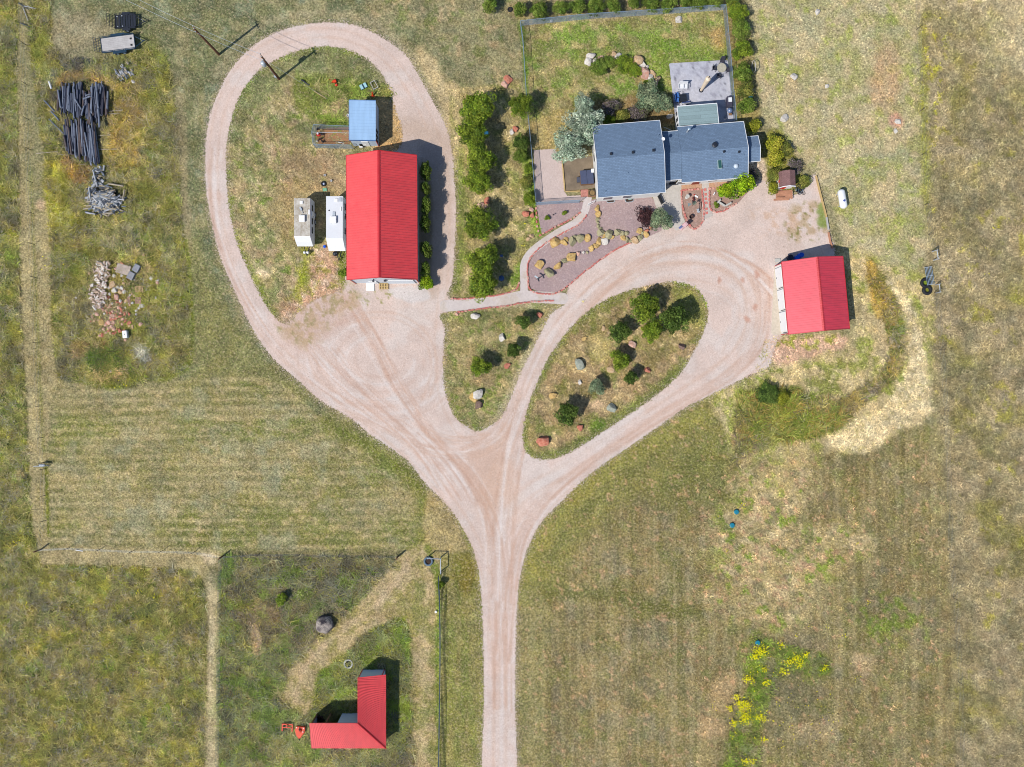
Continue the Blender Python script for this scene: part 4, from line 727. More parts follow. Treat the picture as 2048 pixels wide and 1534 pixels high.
for i in range(4): f = MB().box((sx0+.7+i*1.15, sy1-.14, 1.4), (.85, .06, 1.3)).build('window', white_paint, H); MB().box((sx0+.7+i*1.15, sy1-.1, 1.4), (.7, .03, 1.15)).build('pane', glass, f)
for y in (2.9, 1.0): f = MB().box((-3.87, y, 1.9), (.06, 1.1, 1.2)).build('window', white_paint, H); MB().box((-3.91, y, 1.9), (.03, .95, 1.05)).build('pane', glass, f)
for x in (-2.6, -.2): f = MB().box((x, -4.0, 1.6), (1.2, .06, 1.1)).build('window', white_paint, H); MB().box((x, -4.04, 1.6), (1.05, .03, .95)).build('pane', glass, f)
for x in (6.6, 10.5): f = MB().box((x, EY0+.28, 1.5), (1.2, .06, 1.1)).build('window', white_paint, H); MB().box((x, EY0+.24, 1.5), (1.05, .03, .95)).build('pane', glass, f)
d = MB().box((8.6, EY0+.28, 1.02), (.95, .06, 2.05)).build('door', M('red front door', (150, 60, 52), .5, .08), H); MB().box((8.95, EY0+.22, 1.0), (.06, .06, .1)).build('handle', galv, d)
# roof vents, pipes, skylight, flue
def onroof(px, py, west): 
    h = 4.4 if west else 3.2
    for _ in range(4): v = hl(px, py, h); h = (5.05-abs(v.y)/4.33*1.25) if west else 3.75-abs(v.y-ER)*slope
    return Vector((v.x, v.y, h))
for px, py in ((1222, 308), (1266, 305), (1307, 301)): p = onroof(px, py, True); MB().box(p+Vector((0,0,.09)), (.3, .3, .22)).build('roof_vent', dark_metal, H, bevel=.03)
for px, py, w_ in ((1255, 347, 1), (1210, 383, 1), (1242, 252.5, 1), (1316, 271, 1), (1486, 312, 0), (1453, 334, 0), (1428, 352, 0), (1470, 353, 0)): p = onroof(px, py, w_); MB().tube(p-Vector((0,0,.05)), p+Vector((0,0,.28)), .04, .04, 8).build('vent_pipe', galv, H)
for px, py in ((1448, 303.5), (1478, 304)): p = onroof(px, py, False); MB().box(p+Vector((0,0,.08)), (.25, .25, .2)).build('roof_vent', dark_metal, H, bevel=.03)
p = onroof(1429, 290.5, False); MB().lathe(p, [(.28,-.05),(.26,.1),(.34,.14),(.34,.24),(.2,.3),(0,.31)], 14).build('turbine_vent', dark_metal, H)
p = onroof(1472, 332, False); MB().lathe(p, [(.3,-.05),(.3,.06),(.22,.2),(.08,.26),(0,.27)], 16).build('dome_skylight', M('pale dome plastic', (206, 218, 230), .2, .04, spec=.7), H, smooth=True)
p = onroof(1439, 329, False); s = MB().box(p+Vector((0,0,.06)), (.5, 1.05, .22)).build('skylight', M('white skylight curb', (170, 190, 190), .5, .05), H); MB().box(p+Vector((0,0,.19)), (.38, .92, .03)).build('pane', NT('green skylight glass').fin(L(52, 96, 92), .1, 0, .6), s)
p = onroof(1374, 264, False); f = MB().tube(p-Vector((0,0,.05)), p+Vector((0,0,1.25)), .1, .1, 12).build('flue', galv_l, H, smooth=False); MB().lathe(p+Vector((0,0,1.25)), [(.0,0),(.2,0),(.2,.06),(.05,.16),(0,.16)], 14).build('cap', galv, f)
p = onroof(1325, 280, True); m = MB(); m.lathe(p+Vector((0,0,.35)), [(0,-.05),(.14,-.02),(.22,.06)], 14); m.tube(p, p+Vector((0,0,.33)), .025, .025, 6); m.build('satellite_dish', white_paint, H)
# meter and unit on west wall
MB().box((-4.12, -.35, .7), (.35, .45, .9)).build('utility_box', white_paint, H); MB().box((-4.1, -.95, .45), (.4, .3, .6)).build('meter', dkblue, H)
# -- playhouse
ph = thing('playhouse', 'little white playhouse with brown barn-style shingle roof on a deck', 'playhouse', tuple(W(1574.5, 358, 1.6).xy)+(0,), R(2)); m = MB()
prof = [(-.95, 1.35), (-.72, 1.95), (.1, 2.35), (.85, 2.0), (.95, 1.45)]; y0, y1 = -.95, .95
m = MB(); pr = [(-.85, 0)]+[(x*.92, z-.08) for x, z in prof]+[(.85, 0)]; k = len(pr); vs = [(x, y0+.12, z) for x, z in pr]+[(x, y1-.12, z) for x, z in pr]; m.add(vs, [tuple(range(k)), tuple(range(2*k-1, k-1, -1))]+[(i, k+i, k+(i+1) % k, (i+1) % k) for i in range(k)]); m.build('wall', cream_wall, ph)
m = MB(); k = len(prof); vs = [(x, y, z) for y in (y0, y1) for x, z in prof]+[(x*.97, y, z-.06) for y in (y0, y1) for x, z in prof]
fs = [(i, i+1, k+i+1, k+i) for i in range(k-1)]+[(2*k+i+1, 2*k+i, 3*k+i, 3*k+i+1) for i in range(k-1)]+[(i+1, i, 2*k+i, 2*k+i+1) for i in range(k-1)]+[(k+i, k+i+1, 3*k+i+1, 3*k+i) for i in range(k-1)]+[(0, k, 3*k, 2*k), (k-1, 2*k-1+2*k, 2*k-1, k-1)][:1]; m.add(vs, fs); r = m.build('roof', brown_shing, ph)
MB().box((0, y0+.1, 1.55), (.5, .04, .5)).build('window', dark_metal, ph); MB().box((-.2, y0+.1, .6), (.55, .04, 1.2)).build('door', red_p, ph); MB().box((-.9, -.2, 1.3), (.08, .3, .35)).build('shutter', red_p, ph)
m = MB(); m.add([(-1.0, y0-.02, 1.3), (-.72, y0-.02, 2.0), (.1, y0-.02, 2.4), (.9, y0-.02, 2.02), (1.0, y0-.02, 1.42), (.8, y0-.02, 1.7), (.1, y0-.02, 2.1), (-.6, y0-.02, 1.75)]+[(-1.0, y0-.08, 1.3), (-.72, y0-.08, 2.0), (.1, y0-.08, 2.4), (.9, y0-.08, 2.02), (1.0, y0-.08, 1.42), (.8, y0-.08, 1.7), (.1, y0-.08, 2.1), (-.6, y0-.08, 1.75)], [(8,9,15), (9,10,14,15), (10,11,13,14), (11,12,13), (0,7,1), (1,7,6,2), (2,6,5,3), (3,5,4)]+[(i, (i+1), 8+i+1, 8+i) for i in range(7)]); m.build('bargeboard', white_paint, r)
m = MB(); 
for i in range(7): m.box((.0, -1.15-i*.15, .22), (2.0, .13, .04))
m.build('deck', wood_red, ph); m = MB(); m.box((-.3, -2.2, .12), (1.9, .14, .2)); m.box((.95, -1.65, .45), (.06, 1.0, .06)); [m.box((.95, -1.25-q*.3, .35), (.05, .05, .5)) for q in range(4)]; m.box((-.5, -1.95, .4), (1.0, .06, .06)); m.build('railing', wood_red, ph)
# ---------------------------------------------------------------- trees and shrubs
tp = 'trees in the row between the two driveways'
tree('pine_tree', 'pine', 956, 219, 36, 4.6, 'largest bushy green pine at the north end of the tree row beside the loop drive', 'tree', tp)
tree('pine_tree', 'pine', 947, 268, 31, 4.2, 'wide green pine just south of the northernmost one in the row, touching it', 'tree', tp)
tree('pine_tree', 'pine', 959, 317, 31, 4.2, 'green pine third from the north end of the row by the loop drive', 'tree', tp)
tree('pine_tree', 'pine', 958, 366, 28, 4.0, 'rounded green pine just north of the cluster of pink boulders in the tree row', 'tree', tp)
tree('pine_tree', 'pine', 960, 449, 34, 4.3, 'broad green pine just south of the pink boulders, standing alone mid-row', 'tree', tp)
tree('pine_tree', 'pine', 966, 521, 31, 4.6, 'green pine second from the south end of the tree row', 'tree', tp)
tree('pine_tree', 'pine', 964, 569, 32, 4.2, 'southernmost green pine of the row, next to the stone footpath', 'tree', tp)
tree('pine_tree', 'pine', 1041, 214, 24, 4.0, 'round green pine growing against the west side of the yard fence', 'tree')
tree('juniper_bush', 'dark', 1043, 286, 18, 2.4, 'dark green bush west of the yard fence, midway down the run', 'bush'); tree('juniper_bush', 'jun', 1041, 312, 14, 2.0, 'small light green bush below the dark one by the yard fence', 'bush')
tree('shrub', 'small', 1056, 338, 9, 1.0, 'low green shrub at the foot of the yard fence beside the pale gravel', 'shrub'); tree('shrub', 'oli', 1052, 364, 13, 1.2, 'olive shrub at the fence, between the two green ones', 'shrub'); tree('juniper_bush', 'pine', 1058, 398, 14, 1.9, 'rounded green bush at the south-west corner of the yard fence', 'bush')
th = 'juniper hedge along the north yard fence'
for i, (x, y, r) in enumerate([(980,10,16),(1040,19,15),(1078,21,17),(1121,17,15),(1157,14,17),(1191,12,17),(1226,10,15),(1267,7,13),(1303,6,17),(1338,5,17),(1370,2,14),(1397,2,17),(1430,2,14),(1463,-3,13)]):
    lab = 'lone rounded juniper on the mown ground west of the hedge' if i == 0 else '%s juniper from the west end of the hedge behind the north yard fence' % ordw(i-1)
    tree('juniper_bush', 'jun', x, y, r, 2.3, lab, 'bush', None if i == 0 else th)
for i, (x, y, r, k) in enumerate([(1473,25,21,'pine'),(1481,59,20,'jun'),(1483,102,20,'pine'),(1485,146,19,'jun'),(1489,182,18,'oli'),(1494,211,19,'jun')]):
    tree('juniper_bush', k, x, y, r, 2.3, '%s bush from the north in the column along the east yard fence' % ordw(i), 'bush', 'bushes along the east yard fence')
tree('shrub', 'yel', 1506, 254, 15, 1.8, 'yellow-green shrub at the north-east corner of the house', 'shrub')
tg = 'shrubs between the house and the playhouse'
tree('shrub', 'yel', 1548, 286, 17, 2.0, 'northernmost yellow-green shrub east of the house', 'shrub', tg); tree('shrub', 'oli', 1572, 300, 14, 1.6, 'sparse olive shrub behind the yellow-green ones east of the house', 'shrub', tg); tree('shrub', 'yel', 1550, 318, 16, 2.0, 'yellow-green shrub in the middle of the group north of the playhouse', 'shrub', tg)
tree('shrub', 'twig', 1590, 335, 16, 1.6, 'bare grey twiggy shrub just north-east of the playhouse', 'shrub', tg); tree('shrub', 'oli', 1550, 350, 14, 1.5, 'olive shrub beside the west wall of the playhouse', 'shrub', tg); tree('shrub', 'yel', 1545, 375, 13, 1.3, 'yellow-green shrub by the playhouse deck', 'shrub', tg); tree('shrub', 'oli', 1608, 362, 13, 1.1, 'low olive shrub east of the playhouse', 'shrub', tg)
tree('maple_tree', 'bright', 1484, 370, 24, 3.6, 'bright lime-green tree leaning over the south-east corner of the house', 'tree'); tree('shrub', 'bright', 1454, 383, 16, 1.8, 'bright yellow-green shrub beside the white zigzag bench', 'shrub'); tree('shrub', 'small', 1432, 411, 6, .6, 'tiny green shrub at the left end of the zigzag bench', 'shrub'); tree('shrub', 'twig', 1506, 350, 12, 1.3, 'sparse grey-green shrub off the house corner behind the lime tree', 'shrub')
tree('olive_tree', 'grey', 1321, 440, 22, 2.8, 'grey-green bush beside the concrete front walk', 'tree'); tree('plum_shrub', 'plum', 1290, 434, 15, 1.3, 'dark purple-leaved shrub in the mauve gravel bed', 'shrub', ry=20)
tree('silver_tree', 'silver', 1168, 214, 24, 4.2, 'northern tip tree of the silver-green clump at the house corner', 'tree', 'silver-leaved trees by the house'); tree('silver_tree', 'silver', 1170, 252, 36, 5.0, 'biggest silver-green tree, overhanging the north-west house corner', 'tree', 'silver-leaved trees by the house'); tree('silver_tree', 'silver', 1138, 290, 37, 4.4, 'silver-green tree spreading over the brown dirt pad', 'tree', 'silver-leaved trees by the house', ry=31)
tree('shrub', 'grey', 1296, 192, 28, 2.8, 'large grey-green shrub west of the stone patio', 'shrub'); tree('shrub', 'grey', 1325, 207, 20, 2.6, 'grey-green shrub against the west edge of the patio by the sunroom', 'shrub'); tree('shrub', 'twig', 1278, 226, 20, 1.8, 'grey purple twiggy shrub behind the house', 'shrub'); tree('shrub', 'twig', 1222, 214, 18, 1.5, 'brown twiggy shrub just east of the silver trees', 'shrub'); tree('shrub', 'small', 1219, 240, 11, 1.3, 'small bright green shrub against the north wall of the house', 'shrub'); tree('shrub', 'oli', 1245, 232, 14, 1.3, 'olive shrub against the north wall of the house', 'shrub'); tree('shrub', 'small', 1298, 166, 9, .9, 'small dark green shrub just north of the large grey-green one', 'shrub')
tree('juniper_bush', 'jun', 1199, 134, 17, 1.2, 'low spreading juniper at the left of the rock ring in the back lawn', 'bush'); tree('juniper_bush', 'jun', 1219, 124, 12, 1.0, 'small juniper on the north side of the rock ring in the back lawn', 'bush'); tree('juniper_bush', 'pine', 1248, 128, 18, 1.3, 'low bright juniper in the middle of the rock ring', 'bush'); tree('juniper_bush', 'pine', 1268, 140, 15, 1.1, 'low yellowish juniper at the right of the rock ring', 'bush')
ti = 'trees on the eastern driveway island'
tree('pine_tree', 'pine', 1289, 615, 30, 4.0, 'large yellow-green pine at the top of the eastern driveway island', 'tree', ti); tree('pine_tree', 'dark', 1348, 639, 31, 4.0, 'large darker pine right of the yellow-green one on the eastern island', 'tree', ti); tree('pine_tree', 'pine', 1304, 661, 22, 3.0, 'medium pine tucked below the two large ones on the eastern island', 'tree', ti); tree('juniper_bush', 'dark', 1240, 664, 23, 2.8, 'dark green juniper left of the pine cluster on the eastern island', 'tree', ti)
tree('juniper_bush', 'pine', 1239, 720, 20, 2.5, 'round green juniper in the centre of the eastern island', 'tree', ti); tree('juniper_bush', 'dark', 1261, 756, 15, 2.5, 'small dark juniper below right of the central one on the eastern island', 'tree', ti); tree('juniper_bush', 'grey', 1193, 774, 16, 2.2, 'grey-green juniper left of centre on the eastern island', 'tree', ti); tree('juniper_bush', 'dark', 1134, 827, 25, 3.2, 'dark juniper near the south-west end of the eastern island', 'tree', ti)
tj = 'junipers on the triangular driveway island'
tree('juniper_bush', 'dark', 1046, 643, 15, 2.6, 'northernmost juniper on the triangular island', 'tree', tj); tree('juniper_bush', 'dark', 1027, 701, 16, 2.7, 'middle juniper on the triangular island', 'tree', tj); tree('juniper_bush', 'pine', 961, 733, 20, 2.9, 'largest and brightest juniper, west side of the triangular island', 'tree', tj)
for i, (x, y, r, ry) in enumerate([(852,343,11,19),(852,378,9,14),(853,411,11,22),(851,447,10,18),(853,500,11,18),(852,538,11,17)]): tree('barn_shrub', 'jun', x, y, r, 3.6, '%s shrub from the north in the shade along the barn east wall' % ordw(i), 'shrub', 'shrubs along the barn wall', ry=ry)
tree('shrub', 'bright', 851, 567, 15, 1.8, 'bright lime shrub at the south-east corner of the barn', 'shrub'); tree('shrub', 'small', 685, 545, 9, 1.0, 'green shrub against the south-west corner of the barn', 'shrub')
tree('shrub', 'small', 1094, 436, 5, .5, 'tiny green shrub on the left in the mauve gravel triangle', 'shrub'); tree('shrub', 'small', 1130, 426, 5, .5, 'tiny green shrub on the right in the mauve gravel triangle', 'shrub')
for x, y, r, k, l in ((1537,788,24,'dark','dark green bush in the ditch south-west of the garage'),(1566,795,14,'yel','yellow-orange bush in the ditch beside the dark green one'),(880,1170,8,'small','small green shrub on the pen fence line'),(565,1197,12,'small','bright green bush in the fenced pen above the hay bale'),(1518,300,8,'oli','small olive shrub by the east wall of the house')): tree('shrub', k, x, y, r, 1.2, l, 'shrub')
# ---------------------------------------------------------------- loose rocks
def c3(x, y): return 1030+x/6.817, 380+y/6.817
gb = 'boulders of the garden rock wall'
WA = [(1125,245,37,'y'),(1132,325,37,'y'),(1130,392,32,'g'),(1130,440,25,'g'),(1140,482,26,'g'),(1162,525,30,'g'),(1170,578,48,'g')]
WB = [(550,722,62,'y'),(668,717,46,'y'),(702,668,32,'y'),(780,702,62,'g'),(815,640,36,'g'),(893,670,50,'g'),(985,652,44,'y')]
WC = [(340,1020,62,'y'),(470,1132,70,'g'),(578,1035,54,'y'),(680,965,48,'g'),(772,905,62,'y'),(865,865,30,'p'),(930,852,22,'w'),(985,848,22,'g'),(1037,797,46,'y'),(1107,757,45,'y'),(1147,695,42,'y'),(1222,690,48,'w'),(1225,645,34,'y')]
WD = [(1215,600,32,'y'),(1290,590,62,'g'),(1325,645,32,'y'),(1400,572,44,'g'),(1465,590,32,'g'),(1512,588,32,'g'),(1482,648,38,'y'),(1530,682,38,'g'),(1580,700,28,'g'),(1640,672,48,'t'),(1702,650,42,'g'),(1700,560,42,'y'),(1780,600,42,'y'),(1745,575,30,'g'),(1803,552,36,'r'),(1857,515,26,'r')]
nmc = {'y': 'golden', 'g': 'grey-green', 'r': 'red', 'p': 'pink', 'w': 'white', 't': 'tan', 's': 'slate green', 'b': 'brown'}
for arr, txt in ((WA, 'from the house in the rock wall column'), (WB, 'from the west in the short upper rock arc'), (WC, 'from the west in the long lower rock arc'), (WD, 'from the west in the eastern rock wall arm')):
    for i, (x, y, r, k) in enumerate(arr): px, py = c3(x, y); rock(px, py, r/6.817*1.02, k, '%s boulder, %s %s' % (nmc[k], ordw(i), txt), 'boulder', 'boulder', gb, hz=.75)
RK = [(1016,158,8,'r','red boulder touching a pale one on the mown ground west of the yard fence'),(1012,169,8,'p','pale pointed boulder touching a red one west of the yard fence'),(1030,257,7,'r','flat oval red rock in the shade of the tree row'),(1024,264,6,'w','pale triangular rock beside the oval red one'),(960,409,7,'p','pink boulder north of the lone mid-row pine'),(974,402,7,'r','red boulder at the right of the pink cluster in the tree row'),(971,414,4,'p','smallest pink rock of the cluster in the tree row'),(1052,428,7,'r','round red rock, left of three by the gravel triangle'),(1063,420,5,'p','upper pink rock of three by the gravel triangle'),(1065,430,6,'r','right-hand red rock of three by the gravel triangle'),(1057,477,5,'t','long tan rock on the grass beside the footpath bend'),(1063,471,5,'t','short tan rock above the long one near the footpath bend'),
(951,632,8,'w','white and pink rock at the top left of the triangular island'),(915,628,4,'p','small pale stone at the corner of the triangular island near the footpath'),(1078,629,7,'r','red rock in the north-east corner of the triangular island'),(1004,676,8,'w','white diamond-shaped rock in the middle of the triangular island'),(1014,732,7,'r','red rock below the middle juniper of the triangular island'),(957,790,11,'w','tall white boulder in the southern group of the triangular island'),(947,795,8,'y','golden rock leaning on the tall white boulder'),(958,810,9,'b','flat brown rock below the tall white boulder'),
(1265,690,8,'p','pink boulder in the centre of the eastern island'),(1206,657,5,'t','small tan rock left of the dark juniper on the eastern island'),(1169,677,5,'y','small yellow rock near the west edge of the eastern island'),(1160,727,10,'s','tall slate green boulder on the west side of the eastern island'),(1222,738,7,'t','tan-red rock touching the central juniper of the eastern island'),(1294,740,7,'r','red rock right of the junipers on the eastern island'),(1363,693,8,'b','brown rock near the east edge of the eastern island'),(1160,765,5,'w','small white rock left of the grey-green juniper'),(1107,790,8,'y','pale yellow rock north of the southern juniper on the eastern island'),(1224,816,9,'s','slate green rock in the southern half of the eastern island'),(1161,857,7,'r','red rock south-east of the southern juniper'),(1087,884,12,'r','biggest red boulder, at the southern tip of the eastern island'),
(1635,24,6,'w','small grey stone near the top edge of the tan field'),(1588,152,9,'w','pale round stone in the tan field east of the hedge'),(1569,236,9,'w','long pale grey stone in the tan field near the house'),(1357,39,7,'w','pale pointed stone in the back lawn near the north fence'),(1182,111,8,'w','upper large pale rock at the left end of the rock ring'),(1175,124,9,'w','lower large pale rock at the left end of the rock ring'),
(1797,243,6,'w','flat white stone beside the bare pink patch in the tan field'),(1792,262,5,'w','small white stone below the bare pink patch'),(1654,172,5,'w','small white stone in the western tan field'),(1103,42,3,'w','small pale pebble rock on the lawn by the north fence')]
for x, y, r, k, l in RK: rock(x, y, r, k, l)
for i, (x, y, r) in enumerate([(1190,121,4),(1197,118,4),(1204,116,4),(1227,112,6),(1237,113,6),(1246,116,4),(1253,119,5),(1264,117,4),(1275,121,9),(1285,129,7),(1294,133,3),(1303,143,4),(1291,148,10),(1308,150,4),(1300,156,6),(1305,159,3),(1316,157,5),(1310,168,5)]): rock(x, y, r*1.35, 'wtptw'[i % 5], '%s stone from the west in the curved rock ring of the back lawn' % ordw(i), 'edging_rock', 'rock', 'stones of the rock ring in the lawn')
# red edging bricks
def along(P, sp, closed=False):
    Q = cr(P, closed, 8); out = []; acc = 0
    for a, b in zip(Q[:-1], Q[1:]):
        l = np.linalg.norm(b-a)
        while acc < l: t = acc/l; out.append((a[0]+(b[0]-a[0])*t, a[1]+(b[1]-a[1])*t, math.atan2(-(b[1]-a[1]), b[0]-a[0]))); acc += sp
        acc -= l
    return out
bmesh_ = MB().box((0,0,0), (.34, .17, .14)).mesh('brick', brick_red); bmesh2 = MB().box((0,0,0), (.28, .2, .12)).mesh('brick', M('pale edging brick', (226, 168, 154), .85, .2, 6))
EDG = [([(1200,520),(1165,547),(1140,568),(1115,585),(1085,588),(1060,579),(1056,560),(1056,528),(1068,507),(1095,484),(1130,464),(1160,447),(1174,428)], 6.5), ([(1260,486),(1230,500),(1200,520)], 4.6), ([(905,597),(930,598),(960,594),(1000,590),(1030,580),(1040,562)], 6), ([(918,624),(960,618),(1010,612),(1050,605),(1090,602),(1112,602)], 7), ([(1080,471),(1110,454),(1140,440),(1162,424)], 7), ([(1363,383),(1363,400),(1366,420),(1376,445),(1386,457),(1396,455),(1406,440),(1407,415),(1404,380)], 6), ([(1418,378),(1418,400),(1422,420),(1440,424),(1460,414),(1475,405)], 7), ([(1366,381),(1400,378)], 6), ([(1420,377),(1450,378)], 7), ([(1076,462),(1073,440),(1072,412)], 9)]
nb = 0
for P, sp in EDG:
    for x, y, a in along(P, sp):
        if nb >= 298: break
        c = W(x+random.uniform(-.6,.6), y+random.uniform(-.6,.6)); o = link('edging_brick', bmesh_ if random.random() < .7 else bmesh2, None, (c.x, c.y, .09), a+random.uniform(-.3,.3)); nb += 1
        tag(o, 'small red edging brick bordering the gravel beds and the footpath', 'brick', 'edging bricks of the beds and footpath')
for i, (x, y) in enumerate([(1410,379.5),(1411,389),(1411.5,398),(1412,406),(1412.5,418),(1413,426)]): c = W(x, y); tag(MB().box((0,0,0), (.3, .3, .04)).build('stepping_stone', brick_red, None, (c.x, c.y, .075), .1), '%s red square stepping stone from the house on the pale front walk' % ordw(i), 'stepping stone', 'stepping stones of the front walk')
# ---------------------------------------------------------------- campers
def camper(px0, px1, pyN, pyS, h, label, roofmat, nose, old):
    a = W(px0, pyN, h); b = W(px1, pyS, h); cx = (a.x+b.x)/2; cy = (a.y+b.y)/2; hw = (b.x-a.x)/2; hl_ = (a.y-b.y)/2
    t = thing('camper_trailer', label, 'camper', (cx, cy, 0), 0, None); prof = [(hl_, .55), (hl_, h-.15), (hl_-.12, h), (-hl_, h), (-hl_-nose*.55, h-.75), (-hl_-nose, h-1.5), (-hl_-nose*.75, .55)]
    m = MB(); k = len(prof); vs = [(x, y, z) for x in (-hw, hw) for y, z in prof]; m.add(vs, [tuple(range(k)), tuple(range(2*k-1, k-1, -1))]+[((i+1) % k, i, k+i, k+(i+1) % k) for i in range(k)]); body = m.build('body', white_shiny, t, bevel=.04)
    MB().box((0, .02, h+.015), (2*hw-.04, 2*hl_-.1, .03)).build('roof', roofmat, t)
    for s in (-1, 1):
        for y in (-.45, .45):
            w = MB().tube((s*(hw-.12), y+.3, .36), (s*(hw+.06), y+.3, .36), .36, .36, 20).build('wheel', black, t); MB().tube((s*(hw+.05), y+.3, .36), (s*(hw+.09), y+.3, .36), .2, .2, 14).build('rim', galv_l, w)
        for y in ((-hl_*.6, -.3, hl_*.55) if old else (-hl_*.55, .4, hl_*.6)): f = MB().box((s*(hw+.01), y, 1.75), (.04, .75, .6)).build('window', dark_metal, t); MB().box((s*(hw+.035), y, 1.75), (.02, .65, .5)).build('pane', glass, f)
    d = MB().box((hw+.02, hl_*.25, 1.35), (.05, .6, 1.7)).build('door', white_paint, t); MB().box((hw+.06, hl_*.25-.2, 1.3), (.04, .05, .12)).build('handle', dark_metal, d)
    m = MB(); m.tube((-.45, -hl_-nose*.6, .45), (0, -hl_-nose-1.0, .45), .05, .05, 6); m.tube((.45, -hl_-nose*.6, .45), (0, -hl_-nose-1.0, .45), .05, .05, 6); m.tube((0, -hl_-nose-.9, .0), (0, -hl_-nose-.9, .7), .035, .035, 6); m.build('tongue', dark_metal, t)
    return t, cx, cy, hw, hl_, h
def onr(t, px, py, h, nm, d, mat, bev=.03, z=None):
    v = W(px, py, h); return MB().box((v.x-t.location.x, v.y-t.location.y, h+d[2]/2-.01), d).build(nm, mat, t, bevel=bev)
x = NT('weathered camper roof'); c_ = x.mix(x.rng(x.noise(1.6, 5, .75), .38, .66, 0, 1), L(214,208,196), L(160,146,126)); c_ = x.mix(x.rng(x.noise(1.0, 4, .7, vec=x.mapping((4,.35,1))), .5, .7, 0, .5), c_, L(226,222,214)); oldroof = x.fin(c_, .85, 0, .2)
whiteroof = M('white rubber roof', (232, 234, 238), .7, .03, 1, 6)
t, *_ = camper(587.8, 620.5, 395.6, 473, 2.75, 'older camper with a stained grey-brown roof, left of the two beside the barn', oldroof, .95, True)
onr(t, 605, 437.5, 2.8, 'air_conditioner', (.7, .8, .3), white_paint, .06); onr(t, 603, 405, 2.8, 'roof_vent', (.36, .36, .12), white_paint); onr(t, 618.5, 424, 2.8, 'roof_vent', (.18, .6, .1), white_paint)
v = W(600, 414, 2.85); w2 = W(606, 427, 2.85); m = MB(); m.tube((v.x-t.location.x, v.y-t.location.y, 2.9), (w2.x-t.location.x, w2.y-t.location.y, 2.9), .03, .03, 6); m.box(((v.x*.7+w2.x*.3)-t.location.x, (v.y*.7+w2.y*.3)-t.location.y, 2.93), (.22, .4, .05), .4); m.build('antenna', galv_l, t)
MB().lathe((-.25, -3.95, .45), [(0,0),(.16,0),(.17,.25),(.1,.36),(0,.38)], 14).build('propane_bottle', white_paint, t, smooth=True); MB().lathe((.15, -3.95, .45), [(0,0),(.16,0),(.17,.25),(.1,.36),(0,.38)], 14).build('propane_bottle', white_paint, t, smooth=True)
t, *_ = camper(652, 686, 392, 477.5, 2.95, 'newer camper with a clean white roof, right beside the barn west wall', whiteroof, 1.25, False)
onr(t, 667.5, 440, 3.0, 'air_conditioner', (.72, .85, .3), white_paint, .06); onr(t, 672.5, 400.5, 3.0, 'roof_vent', (.4, .42, .1), white_paint); onr(t, 681, 399.5, 3.0, 'roof_vent', (.36, .5, .08), galv_l); onr(t, 668, 428, 3.0, 'skylight', (.36, .55, .08), galv_l); onr(t, 658, 421, 3.0, 'roof_vent', (.12, .14, .1), dark_metal); onr(t, 682, 418, 3.0, 'roof_vent', (.12, .5, .07), white_paint)
c = W(649.5, 493.5); tag(MB().box((0,0,.12), (.3, .3, .24)).build('step_stool', blue_p, None, (c.x, c.y, 0), .2, bevel=.02), 'small blue box on the ground at the nose of the newer camper', 'box')
c = W(671, 508); t = thing('bottle_cover', 'dark propane bottle cover lying off the front of the newer camper', 'bottle cover', (c.x, c.y, 0)); MB().lathe((0,0,0), [(0,0),(.28,0),(.28,.35),(.18,.5),(0,.52)], 16).build('cover', dark_metal, t, smooth=True); MB().box((.1, 0, .4), (.2, .12, .2)).build('bracket', galv_l, t)
# ---------------------------------------------------------------- utility trailers
def trailer(px, py, L_, Wd, rz, label, deck, frame, slats, gate_tilt, ramp):
    c = W(px, py, .6); t = thing('utility_trailer', label, 'trailer', (c.x, c.y, 0), rz); hl_ = L_/2; hw = Wd/2
    m = MB(); n = slats
    for i in range(n): 
        if deck is wood_grey: m.box((0, -hw+(i+.5)*Wd/n, .6), (L_, Wd/n-.012, .04))
        else: m.box((-hl_+(i+.5)*L_/n, 0, .6), (L_/n*.8, Wd, .04))
    m.build('deck', deck, t); m = MB()
    for s in (-1, 1): m.box((0, s*(hw+.04), .62), (L_+.1, .08, .14)); m.box((s*(hl_+.03), 0, .61), (.06, Wd, .12)); m.box((0, s*(hw+.04), .95), (L_+.1, .05, .05)); [m.box((q*hl_, s*(hw+.04), .8), (.05, .045, .3)) for q in (-1, -.33, .33, 1)]
    m.build('frame', frame, t)
    for s in (-1, 1):
        m = MB(); m.box((.1, s*(hw+.22), .66), (1.0 if L_ < 4 else 1.7, .28, .05)); m.build('fender', frame, t)
        for q in ((0,) if L_ < 4 else (-.4, .45)): w = MB().tube((q+.1, s*(hw+.1), .32), (q+.1, s*(hw+.3), .32), .32, .32, 18).build('wheel', black, t); MB().tube((q+.1, s*(hw+.09), .32), (q+.1, s*(hw+.315), .32), .15, .15, 12).build('rim', galv, w)
    m = MB(); [m.tube((hl_, s*hw*.8, .55), (hl_+1.1, 0, .5), .05, .05, 6) for s in (-1, 1)]; m.box((hl_+1.15, 0, .52), (.3, .1, .1)); m.build('tongue', frame, t); MB().tube((hl_+.85, .12, .05), (hl_+.85, .12, .8), .04, .04, 8).build('jack', galv_l, t)
    m = MB(); tip = Vector((-hl_-ramp, 0, .6+gate_tilt))
    for i in range(9): y = -hw+.05+i*(Wd-.1)/8; m.tube((-hl_-.05, y, .58), (tip.x, y, tip.z), .022, .022, 5)
    for f in (0, .33, .66, 1): p = Vector((-hl_-.05, 0, .58)).lerp(tip, f); m.tube((p.x, -hw, p.z), (p.x, hw, p.z), .028, .028, 5)
    m.build('ramp_gate', frame, t); return t
